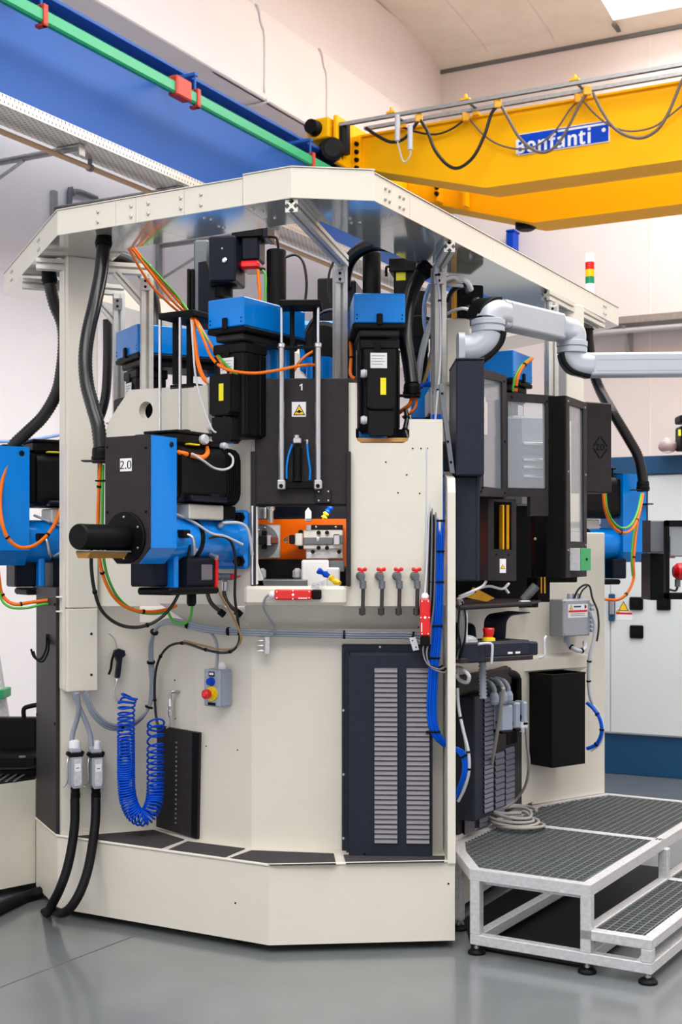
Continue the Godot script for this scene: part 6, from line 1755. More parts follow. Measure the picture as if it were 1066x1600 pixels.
	bx("bar", M.galvanised, Vector3(-0.006, -0.045, 0), Vector3(0.014, 0.04, 0.02), mf, 0.002)
	for k in 4:
		part("nipple", sh().lathe(Vector3(-0.006, 0.028 - 0.02 * k, 0.012), Vector3(-1, 0, 0.1), [Vector2(0, 0.005), Vector2(0.008, 0.007), Vector2(0.02, 0.006), Vector2(0.03, 0.004)], 10), M.bright_steel if k == 3 else M.steel, mf)
	# stop button box
	var t := thing("stop_box", "grey push-button box with red stop button on yellow ring", "control box", moved(lm, Vector3(0.151, 0.972, 0.075) - Vector3(0, 0, 0.075)))
	bx("case", M.enclosure_grey, Vector3(-0.045, -0.075, 0.0), Vector3(0.045, 0.075, 0.06), t, 0.006)
	bx("lid", M.enclosure_grey, Vector3(-0.045, -0.075, 0.062), Vector3(0.045, 0.075, 0.075), t, 0.006)
	part("stop_ring", sh().cyl(Vector3(0.002, -0.022, 0.075), Vector3(0.002, -0.022, 0.082), 0.031, 0.03, 26), M.handle_yellow, t)
	part("stop_stem", sh().cyl(Vector3(0.002, -0.022, 0.08), Vector3(0.002, -0.022, 0.1), 0.014, 0.014, 16), M.sign_yellow, t)
	part("stop_button", sh().lathe(Vector3(0.002, -0.022, 0.095), Vector3(0, 0, 1), [Vector2(0, 0.017), Vector2(0.012, 0.021), Vector2(0.022, 0.019), Vector2(0.028, 0.01)], 20), M.red, t)
	part("blue_button", sh().lathe(Vector3(0.0, 0.026, 0.075), Vector3(0, 0, 1), [Vector2(0, 0.018), Vector2(0.006, 0.018), Vector2(0.01, 0.014), Vector2(0.02, 0.013)], 18), M.sign_blue, t)
	bx("label_plate", M.black, Vector3(-0.016, 0.046, 0.075), Vector3(0.016, 0.066, 0.077), t, 0.001)
	bx("label_insert", M.white, Vector3(-0.012, 0.052, 0.077), Vector3(0.012, 0.062, 0.0774), t, 0)
	bx("label_plate", M.black, Vector3(-0.02, -0.07, 0.075), Vector3(0.022, -0.058, 0.0765), t, 0.001)
	for p in [Vector2(-0.036, 0.064), Vector2(0.036, 0.064), Vector2(-0.036, -0.064), Vector2(0.036, -0.064)]:
		bolt(t, Vector3(p.x, p.y, 0.074), 0.004, M.case_grey)
	part("top_gland", sh().lathe(Vector3(0.02, 0.075, 0.035), Vector3.UP, [Vector2(0, 0.014), Vector2(0.012, 0.016), Vector2(0.026, 0.01)], 12), M.white, t)
	# heavy connectors low on the left wall
	var ll := face(-1.16, 5.46, 25.6)
	var cl := ["grey cable connector hanging low on the left wall, left of the pair", "grey cable connector low on the left wall, right of the pair, nearest the blue coil"]
	for k in 2:
		var f := moved(ll, [Vector3(0.039, 0.612, 0.05), Vector3(0.126, 0.604, 0.05)][k])
		t = thing("power_connector", cl[k], "connector", f, "power connectors")
		part("hood", sh().prism([Vector2(-0.021, -0.05), Vector2(-0.012, -0.066), Vector2(0.016, -0.066), Vector2(0.026, -0.05), Vector2(0.026, 0.058), Vector2(0.018, 0.064), Vector2(-0.021, 0.064)], -0.03, 0.03), M.case_grey, t)
		part("hood_face", sh().prism([Vector2(-0.012, -0.045), Vector2(-0.008, -0.055), Vector2(0.014, -0.055), Vector2(0.02, -0.045), Vector2(0.02, 0.055), Vector2(-0.012, 0.055)], 0.03, 0.036), M.galvanised, t)
		bx("label_plate", M.white, Vector3(-0.008, 0.005, 0.036), Vector3(0.016, 0.036, 0.0366), t, 0)
		bx("label_mark", M.black, Vector3(-0.003, 0.017, 0.0366), Vector3(0.01, 0.02, 0.037), t, 0)
		part("collar", sh().box(Vector3(-0.03, 0.062, -0.034), Vector3(0.03, 0.078, 0.034), 0.005).box(Vector3(-0.034, 0.068, -0.01), Vector3(0.036, 0.084, 0.02), 0.003), M.black, t)
		part("socket", sh().box(Vector3(-0.024, 0.078, -0.03), Vector3(0.024, 0.1, 0.026), 0.006), M.case_grey, t)
		part("upper_gland", sh().lathe(Vector3(0, 0.095, 0), Vector3.UP, [Vector2(0, 0.022), Vector2(0.004, 0.024), Vector2(0.03, 0.023), Vector2(0.036, 0.014)], 14), M.white, t)
		part("locking_lever", sh().tube([Vector3(-0.026, 0.06, 0.0), Vector3(-0.034, 0.03, 0.01), Vector3(-0.032, -0.03, 0.01), Vector3(-0.04, -0.055, 0.0), Vector3(-0.05, -0.06, 0)], 0.004, 7, 5), M.steel, t)
		part("lower_gland", sh().lathe(Vector3(0.003, -0.066, 0), Vector3.DOWN, [Vector2(0, 0.02), Vector2(0.02, 0.018), Vector2(0.022, 0.02), Vector2(0.045, 0.02), Vector2(0.048, 0.017)], 14), M.black, t)
		part("name_sleeve", sh().cyl(Vector3(0.004, -0.125, 0.0), Vector3(0.004, -0.15, 0.0), 0.0205, 0.0205, 12), M.galvanised, t)
	# air blow gun
	t = thing("air_gun", "dark air blow gun with bent nozzle hung on the left wall", "air gun", moved(ll, Vector3(0.225, 1.055, 0.03)))
	part("body", sh().prism([Vector2(-0.018, 0.03), Vector2(-0.012, 0.052), Vector2(0.006, 0.058), Vector2(0.03, 0.05), Vector2(0.034, 0.03), Vector2(0.02, 0.018), Vector2(0.012, -0.05), Vector2(0.008, -0.066), Vector2(-0.008, -0.064), Vector2(-0.006, -0.04), Vector2(0.0, 0.0), Vector2(-0.008, 0.02)], -0.012, 0.012), M.motor_navy, t)
	part("trigger", sh().tube([Vector3(-0.012, 0.04, 0), Vector3(-0.022, 0.01, 0), Vector3(-0.027, -0.025, 0), Vector3(-0.036, -0.05, 0)], 0.0055, 8, 6), M.black, t)
	part("nozzle_pipe", sh().tube([Vector3(0.0, 0.055, 0), Vector3(-0.004, 0.075, 0.0), Vector3(-0.012, 0.1, 0), Vector3(-0.034, 0.122, 0.0)], 0.0032, 8, 6), M.steel, t)
	part("tail_fitting", sh().lathe(Vector3(0.0, -0.066, 0), Vector3(-0.2, -1, 0), [Vector2(0, 0.006), Vector2(0.012, 0.008), Vector2(0.03, 0.006)], 10), M.bright_steel, t)
	part("tail_hook", sh().tube([Vector3(-0.006, -0.094, 0), Vector3(-0.014, -0.12, 0), Vector3(-0.012, -0.145, 0.005), Vector3(0.004, -0.165, 0.01), Vector3(0.022, -0.17, 0.012)], 0.0045, 8, 6), M.steel, t)
	# coiled blue hose
	var path := [Vector3(-0.881, 0.918, -5.47), Vector3(-0.892, 0.887, -5.46), Vector3(-0.892, 0.797, -5.44), Vector3(-0.89, 0.705, -5.43), Vector3(-0.888, 0.614, -5.42), Vector3(-0.884, 0.537, -5.41), Vector3(-0.871, 0.476, -5.41), Vector3(-0.847, 0.436, -5.41), Vector3(-0.817, 0.424, -5.42), Vector3(-0.788, 0.448, -5.42), Vector3(-0.773, 0.493, -5.43), Vector3(-0.768, 0.56, -5.43), Vector3(-0.77, 0.638, -5.44), Vector3(-0.771, 0.716, -5.45), Vector3(-0.772, 0.781, -5.46), Vector3(-0.771, 0.812, -5.47)]
	var cp := Shape.spline(path, 24)
	var total := 0.0
	for k in cp.size() - 1:
		total += cp[k].distance_to(cp[k + 1])
	var pts := []
	var run := 0.0
	var ph := 0.0
	var x := Vector3.RIGHT
	var i := 0
	var seg_left := 0.0
	var pos := cp[0]
	while i < cp.size() - 1:
		var d := (cp[i + 1] - cp[i]).normalized()
		x = (x - d * x.dot(d)).normalized()
		var y := d.cross(x)
		var s: float = run / total
		var away: float = (0.52 - s) / 0.52 if s < 0.52 else (s - 0.52) / 0.48
		var pitch := 0.0112 + (0.032 if s < 0.52 else 0.02) * pow(away, 2.6)
		pts.append(pos + (x * cos(ph) + y * sin(ph) + d * sin(ph) * 0.4 * minf(1.0, away * 3.0)) * 0.034)
		var step := pitch / 14.0
		ph += TAU / 14.0
		run += step
		pos += d * step
		while i < cp.size() - 1 and (pos - cp[i]).dot((cp[i + 1] - cp[i]).normalized()) > cp[i].distance_to(cp[i + 1]):
			i += 1
			if i < cp.size():
				pos = cp[i] if i == cp.size() - 1 else cp[i] + (cp[i + 1] - cp[i]).normalized() * 0.0001
	var coil := thing("coil_hose", "bright blue coiled air hose hanging in a U below the air gun", "hose")
	part("coil", sh().tube(pts, 0.0043, 7, 1), M.coil_blue, coil)
	part("tail", sh().tube([pts[0], Vector3(-0.908, 0.914, -5.46), Vector3(-0.921, 0.892, -5.47), Vector3(-0.931, 0.892, -5.47)], 0.0042, 7, 5), M.coil_blue, coil)
	# chrome coupling
	t = thing("air_coupling", "chrome air coupling on the wall above the black plate", "coupling", moved(face(-0.805, 5.63, -43.7), Vector3(0.151, 0.869, 0.03)))
	part("coupling_body", sh().lathe(Vector3(0, -0.045, 0), Vector3.UP, [Vector2(0, 0.006), Vector2(0.01, 0.009), Vector2(0.03, 0.011), Vector2(0.034, 0.008), Vector2(0.05, 0.011), Vector2(0.07, 0.01), Vector2(0.085, 0.006)], 14), M.bright_steel, t)
	part("elbow", sh().tube([Vector3(0, 0.035, 0), Vector3(0.002, 0.062, 0.0), Vector3(0.016, 0.066, -0.01), Vector3(0.024, 0.064, -0.03)], 0.007, 9, 6), M.steel, t)
	part("hose_tail", sh().tube([Vector3(0, -0.045, 0), Vector3(-0.002, -0.075, 0), Vector3(-0.014, -0.088, 0.01)], 0.004, 7, 5), M.steel, t)
	# signal tower
	t = thing("signal_tower", "signal tower with red, amber and green lenses beyond the canopy", "signal lamp", Transform3D(Basis.IDENTITY, Vector3(1.385, 2.84, -7.3)))
	part("mast", sh().cyl(Vector3(0, 0, 0), Vector3(0, 0.11, 0), 0.018, 0.018, 14), M.white, t)
	part("base_module", sh().lathe(Vector3(0, 0.11, 0), Vector3.UP, [Vector2(0, 0.02), Vector2(0.004, 0.025), Vector2(0.068, 0.025)], 20), M.white, t)
	part("green_lens", sh().cyl(Vector3(0, 0.178, 0), Vector3(0, 0.216, 0), 0.025, 0.025, 20), M.signal_green, t)
	part("amber_lens", sh().cyl(Vector3(0, 0.217, 0), Vector3(0, 0.257, 0), 0.025, 0.025, 20), M.amber, t)
	part("red_lens", sh().cyl(Vector3(0, 0.258, 0), Vector3(0, 0.298, 0), 0.025, 0.025, 20), M.signal_red, t)
	part("top_cap", sh().lathe(Vector3(0, 0.299, 0), Vector3.UP, [Vector2(0, 0.025), Vector2(0.045, 0.025), Vector2(0.05, 0.02)], 20), M.white, t)
	# lamp in the machining room
	t = thing("work_lamp", "slim strip lamp above the machining opening's inside, behind the door", "lamp", Transform3D(Basis.IDENTITY, Vector3(-0.14, 1.83, -5.32)))
	bx("lamp_housing", M.galvanised, Vector3(-0.2, 0.0, -0.04), Vector3(0.2, 0.03, 0.04), t, 0.004)
	bx("lamp_diffuser", M.lamp_glow, Vector3(-0.19, -0.008, -0.03), Vector3(0.19, 0.0, 0.03), t, 0.002)
	var tilt := Basis(Vector3.RIGHT, -PI / 2 + 0.5)
	area_light("work_lamp_light", Transform3D(tilt, Vector3(-0.14, 1.815, -5.325)), Vector2(0.36, 0.05), 0.32, Color(1, 0.98, 0.95))

func hose_fitting(t: Node3D, a: Vector3, d: Vector3, r: float) -> void:
	part("hose_fitting", sh().lathe(a, d, [Vector2(0, r * 1.12), Vector2(0.012, r * 1.2), Vector2(0.03, r * 1.2), Vector2(0.032, r * 1.3), Vector2(0.042, r * 1.3), Vector2(0.044, r * 1.18), Vector2(0.055, r * 1.18)], 18), M.black, t)

func cables() -> void:
	# corrugated hoses
	var hp := [
		["thick black corrugated hose from the canopy down to the unit numbered 2.0", [Vector3(-0.917, 2.744, -5.08), Vector3(-0.916, 2.682, -5.05), Vector3(-0.913, 2.569, -4.98), Vector3(-0.92, 2.444, -4.9), Vector3(-0.935, 2.328, -4.85), Vector3(-0.94, 2.229, -4.82), Vector3(-0.93, 2.132, -4.8), Vector3(-0.905, 2.048, -4.78), Vector3(-0.882, 1.976, -4.76), Vector3(-0.871, 1.894, -4.75)], 0.0255],
		["thick black corrugated hose from the canopy's left end to the far left unit", [Vector3(-1.271, 2.74, -5.7), Vector3(-1.265, 2.682, -5.7), Vector3(-1.25, 2.602, -5.72), Vector3(-1.221, 2.522, -5.74), Vector3(-1.217, 2.441, -5.76), Vector3(-1.232, 2.318, -5.78), Vector3(-1.259, 2.221, -5.8), Vector3(-1.32, 2.125, -5.82), Vector3(-1.399, 2.053, -5.84), Vector3(-1.458, 1.999, -5.85), Vector3(-1.481, 1.952, -5.86)], 0.027],
		["black hose arching from behind the cream column down to the rear left unit", [Vector3(-1.11, 2.893, -6.1), Vector3(-1.021, 2.893, -6.1), Vector3(-0.94, 2.845, -6.1), Vector3(-0.884, 2.735, -6.1), Vector3(-0.863, 2.601, -6.1), Vector3(-0.85, 2.415, -6.05), Vector3(-0.847, 2.297, -6.05)], 0.03],
		["black hose behind the cream column, seen between column and portal", [Vector3(-1.157, 2.673, -6.5), Vector3(-1.157, 2.483, -6.5), Vector3(-1.164, 2.324, -6.5), Vector3(-1.183, 2.229, -6.5), Vector3(-1.214, 2.15, -6.5)], 0.024],
		["black hose curving behind the column at the far left unit's motor", [Vector3(-1.291, 2.036, -6.1), Vector3(-1.318, 1.991, -6.1), Vector3(-1.336, 1.94, -6.1)], 0.024],
		["black hose arching out from the front canopy post to the soffit", [Vector3(0.014, 2.678, -5.75), Vector3(0.02, 2.748, -5.75), Vector3(0.047, 2.801, -5.7), Vector3(0.096, 2.831, -5.65), Vector3(0.156, 2.836, -5.6), Vector3(0.212, 2.804, -5.5)], 0.03],
		["thick black corrugated hose hanging beside the right-hand vertical motor", [Vector3(0.373, 2.721, -5.5), Vector3(0.335, 2.686, -5.5), Vector3(0.295, 2.603, -5.45), Vector3(0.271, 2.501, -5.4), Vector3(0.264, 2.387, -5.35), Vector3(0.278, 2.279, -5.32), Vector3(0.287, 2.198, -5.3)], 0.029],
		["thick black corrugated hose from the canopy's right end to the far right unit", [Vector3(1.343, 2.79, -7.15), Vector3(1.35, 2.686, -7.15), Vector3(1.371, 2.529, -7.15), Vector3(1.413, 2.407, -7.15), Vector3(1.472, 2.279, -7.1), Vector3(1.555, 2.141, -7.1), Vector3(1.61, 2.037, -7.1), Vector3(1.635, 1.909, -7.1)], 0.028],
	]
	for k in hp.size():
		var p: Array = hp[k][1]
		var t := cable("corrugated_hose", p, hp[k][2], M.hose, hp[k][0], "hose", "corrugated hoses", [], 0.045 if k in [0, 1, 6, 7] else 0.0)
		var e: Vector3 = p[p.size() - 1]
		if k in [0, 1, 6, 7]:
			hose_fitting(t, p[0], p[1] - p[0], hp[k][2])
			hose_fitting(t, e, Vector3(0, -1, 0), hp[k][2])
			part("clamp_plate", sh().box(e + Vector3(-0.065, -0.05, -0.03), e + Vector3(0.03, -0.045, 0.03), 0.001), M.dark, t)
		if k == 2:
			hose_fitting(t, e, Vector3(0, -1, 0), hp[k][2])
	# orange motor cables
	var oc := [
		["orange motor cable slanting from the canopy to the left lifting frame, uppermost", [Vector3(-0.853, 2.756, -5.3), Vector3(-0.765, 2.643, -5.35), Vector3(-0.698, 2.559, -5.4), Vector3(-0.651, 2.516, -5.45)], 0.0055, []],
		["orange motor cable slanting from the canopy to the left lifting frame, lower of two", [Vector3(-0.864, 2.756, -5.3), Vector3(-0.786, 2.622, -5.35), Vector3(-0.714, 2.548, -5.4), Vector3(-0.665, 2.51, -5.45)], 0.0055, []],
		["second layer orange cable close beside the green one above the lifting frame", [Vector3(-0.846, 2.761, -5.32), Vector3(-0.741, 2.632, -5.37), Vector3(-0.674, 2.558, -5.42), Vector3(-0.637, 2.515, -5.46)], 0.0055, []],
		["thick orange cable hanging from the left lifting frame to the motor's gland", [Vector3(-0.591, 2.444, -5.2), Vector3(-0.575, 2.354, -5.15), Vector3(-0.557, 2.259, -5.1), Vector3(-0.53, 2.19, -5.05), Vector3(-0.498, 2.162, -5.03)], 0.009, []],
		["orange cable drooping across the left motor towards the front lifting frame", [Vector3(-0.581, 2.444, -5.2), Vector3(-0.542, 2.362, -5.12), Vector3(-0.49, 2.256, -5), Vector3(-0.43, 2.207, -4.95), Vector3(-0.332, 2.19, -4.93), Vector3(-0.244, 2.203, -4.95), Vector3(-0.154, 2.229, -5), Vector3(-0.102, 2.246, -5.1)], 0.006, [0.35]],
		["orange cable running down past the left motor to the wall's upright arm", [Vector3(-0.578, 2.447, -5.22), Vector3(-0.505, 2.321, -5.1), Vector3(-0.448, 2.23, -5.02), Vector3(-0.393, 2.173, -5), Vector3(-0.345, 2.151, -5.02)], 0.006, [0.6]],
		["short orange cable curving up behind the front lifting frame's rods", [Vector3(-0.19, 2.231, -5.2), Vector3(-0.168, 2.286, -5.3), Vector3(-0.14, 2.33, -5.4), Vector3(-0.11, 2.364, -5.5)], 0.006, []],
		["orange cable rising beside the right vertical motor's gland", [Vector3(0.056, 2.205, -5.2), Vector3(0.038, 2.226, -5.22), Vector3(0.041, 2.301, -5.3), Vector3(0.04, 2.382, -5.4), Vector3(0.035, 2.46, -5.5)], 0.0075, [0.5]],
		["orange motor cable bent into the top gland of the unit numbered 2.0's motor", [Vector3(-0.5, 1.91, -4.86), Vector3(-0.489, 1.879, -4.8), Vector3(-0.504, 1.86, -4.76), Vector3(-0.534, 1.865, -4.74), Vector3(-0.569, 1.871, -4.7), Vector3(-0.605, 1.879, -4.68)], 0.009, [0.7]],
		["orange cable hanging from the red-capped motor under the canopy", [Vector3(-0.355, 2.727, -5.6), Vector3(-0.352, 2.675, -5.6), Vector3(-0.347, 2.615, -5.6), Vector3(-0.35, 2.565, -5.6)], 0.007, []],
		["orange cable bunch below the rear left hose fitting", [Vector3(-0.834, 2.238, -6), Vector3(-0.817, 2.188, -6), Vector3(-0.793, 2.129, -6), Vector3(-0.787, 2.085, -6)], 0.012, []],
		["orange cable below the thick hose at the right vertical motor", [Vector3(0.292, 2.152, -5.3), Vector3(0.277, 2.115, -5.3), Vector3(0.252, 2.097, -5.32), Vector3(0.237, 2.087, -5.35)], 0.008, []],
		["second orange cable below the thick hose, running down to the black connectors", [Vector3(0.302, 2.152, -5.3), Vector3(0.302, 2.11, -5.3), Vector3(0.282, 2.082, -5.3), Vector3(0.252, 2.067, -5.33)], 0.006, []],
		["orange cable looping from the far left hose under the blue housing", [Vector3(-1.474, 1.91, -5.8), Vector3(-1.492, 1.838, -5.78), Vector3(-1.495, 1.738, -5.75), Vector3(-1.474, 1.653, -5.7), Vector3(-1.449, 1.583, -5.7), Vector3(-1.403, 1.542, -5.72), Vector3(-1.349, 1.548, -5.75), Vector3(-1.304, 1.591, -5.8), Vector3(-1.276, 1.648, -5.85), Vector3(-1.261, 1.716, -5.9)], 0.0085, [0.45, 0.8]],
		["orange cable sagging from the left picture edge to the cream column", [Vector3(-1.472, 1.555, -5.6), Vector3(-1.461, 1.418, -5.6), Vector3(-1.445, 1.336, -5.6), Vector3(-1.396, 1.298, -5.6), Vector3(-1.33, 1.305, -5.62), Vector3(-1.207, 1.321, -5.65)], 0.0075, [0.4, 0.7]],
		["orange cable running beside unit 2.0 and looping below it", [Vector3(-0.871, 1.838, -4.75), Vector3(-0.878, 1.755, -4.76), Vector3(-0.886, 1.64, -4.78), Vector3(-0.89, 1.547, -4.8), Vector3(-0.881, 1.441, -4.84), Vector3(-0.85, 1.357, -4.88), Vector3(-0.799, 1.308, -4.92), Vector3(-0.728, 1.292, -4.96), Vector3(-0.661, 1.3, -5), Vector3(-0.627, 1.315, -5)], 0.0065, [0.12, 0.45, 0.75]],
		["orange cable loop hanging between logo panel and far right unit", [Vector3(1.26, 1.813, -6.3), Vector3(1.269, 1.73, -6.3), Vector3(1.307, 1.661, -6.35), Vector3(1.364, 1.619, -6.4), Vector3(1.458, 1.635, -6.6), Vector3(1.542, 1.712, -6.8), Vector3(1.623, 1.837, -7.05)], 0.008, [0.5, 0.8]],
		["orange cable hanging down from the far right loop and swinging left", [Vector3(1.542, 1.712, -6.8), Vector3(1.515, 1.599, -6.75), Vector3(1.494, 1.467, -6.7), Vector3(1.494, 1.386, -6.7), Vector3(1.45, 1.315, -6.65), Vector3(1.391, 1.284, -6.6), Vector3(1.31, 1.289, -6.55)], 0.0075, [0.3, 0.7]],
		["orange cable arching out of the right blue belt box", [Vector3(0.875, 2.407, -6), Vector3(0.827, 2.365, -5.95), Vector3(0.794, 2.306, -5.9), Vector3(0.783, 2.24, -5.88)], 0.008, [0.3, 0.9]],
	]
	for r in oc:
		cable("orange_cable", r[1], r[2], M.orange_cable, r[0], "cable", "orange cables", r[3])
	var gc := [
		["green earth cable slanting from the canopy past the left belt box", [Vector3(-0.811, 2.717, -5.33), Vector3(-0.711, 2.613, -5.38), Vector3(-0.642, 2.531, -5.42), Vector3(-0.571, 2.426, -5.2), Vector3(-0.505, 2.321, -5.1), Vector3(-0.434, 2.227, -5), Vector3(-0.378, 2.178, -5), Vector3(-0.346, 2.162, -5.03)], 0.005, []],
		["green earth cable beside the orange one on unit 2.0", [Vector3(-0.862, 1.834, -4.75), Vector3(-0.868, 1.663, -4.77), Vector3(-0.873, 1.535, -4.8), Vector3(-0.864, 1.429, -4.85), Vector3(-0.832, 1.347, -4.9), Vector3(-0.778, 1.298, -4.94), Vector3(-0.712, 1.284, -4.98), Vector3(-0.656, 1.293, -5)], 0.0055, [0.7]],
		["short bright green cable looping up to the servo plug under unit 2.0", [Vector3(-0.661, 1.293, -5), Vector3(-0.641, 1.256, -5), Vector3(-0.607, 1.244, -5), Vector3(-0.577, 1.261, -4.99), Vector3(-0.566, 1.301, -4.98), Vector3(-0.565, 1.342, -4.97)], 0.0055, []],
		["green cable under the orange one at the left picture edge", [Vector3(-1.467, 1.473, -5.58), Vector3(-1.451, 1.337, -5.58), Vector3(-1.413, 1.288, -5.58), Vector3(-1.347, 1.281, -5.6), Vector3(-1.269, 1.297, -5.62), Vector3(-1.207, 1.291, -5.65)], 0.0055, []],
		["green cable inside the orange loop at the far right unit", [Vector3(1.269, 1.813, -6.3), Vector3(1.278, 1.73, -6.3), Vector3(1.316, 1.67, -6.35), Vector3(1.371, 1.64, -6.4), Vector3(1.458, 1.661, -6.6), Vector3(1.536, 1.732, -6.8), Vector3(1.613, 1.837, -7.05)], 0.006, []],
		["green cable hanging beside the orange one at the far right", [Vector3(1.56, 1.734, -6.85), Vector3(1.508, 1.632, -6.75), Vector3(1.484, 1.5, -6.7), Vector3(1.49, 1.402, -6.7)], 0.0055, []],
		["green cable arching with the orange one from the right belt box", [Vector3(0.866, 2.407, -6), Vector3(0.818, 2.365, -5.95), Vector3(0.783, 2.306, -5.9), Vector3(0.772, 2.24, -5.88)], 0.007, []],
		["green cable curving below the rear left hose fitting", [Vector3(-0.843, 2.238, -6), Vector3(-0.834, 2.173, -6), Vector3(-0.811, 2.091, -6)], 0.007, []],
		["green cable beside the red-capped motor", [Vector3(-0.336, 2.724, -5.6), Vector3(-0.322, 2.696, -5.6), Vector3(-0.325, 2.593, -5.6)], 0.005, []],
	]
	for r in gc:
		cable("green_cable", r[1], r[2], M.green_cable, r[0], "cable", "green cables", r[3])
	# grey wiring on the lower wall
	var base := [Vector3(-1.054, 0.939, -5.4), Vector3(-1.026, 0.86, -5.42), Vector3(-0.98, 0.802, -5.46), Vector3(-0.92, 0.784, -5.5), Vector3(-0.859, 0.805, -5.54), Vector3(-0.814, 0.863, -5.56), Vector3(-0.799, 0.959, -5.55), Vector3(-0.8, 1.069, -5.52), Vector3(-0.791, 1.152, -5.48), Vector3(-0.759, 1.213, -5.44), Vector3(-0.706, 1.235, -5.38), Vector3(-0.633, 1.226, -5.34), Vector3(-0.52, 1.208, -5.25), Vector3(-0.361, 1.202, -5.18), Vector3(-0.159, 1.197, -5.18), Vector3(0.068, 1.192, -5.17), Vector3(0.27, 1.19, -5.17), Vector3(0.325, 1.173, -5.16)]
	var gl := ["grey cable running along the front wall, uppermost of three", "grey cable running along the front wall, middle of three", "grey cable running along the front wall, lowest of three"]
	for k in 3:
		var p := []
		for q: Vector3 in base:
			p.append(q + Vector3(0.006, 0.009, 0.004) * (k - 1) * -1.0)
		var t := cable("grey_cable", p, 0.0062, M.grey_cable, gl[k], "cable", "grey wall cables")
		if k == 1:
			tie(t, p, 0.014, [0.18, 0.3, 0.41, 0.5, 0.66, 0.74, 0.87, 0.95])
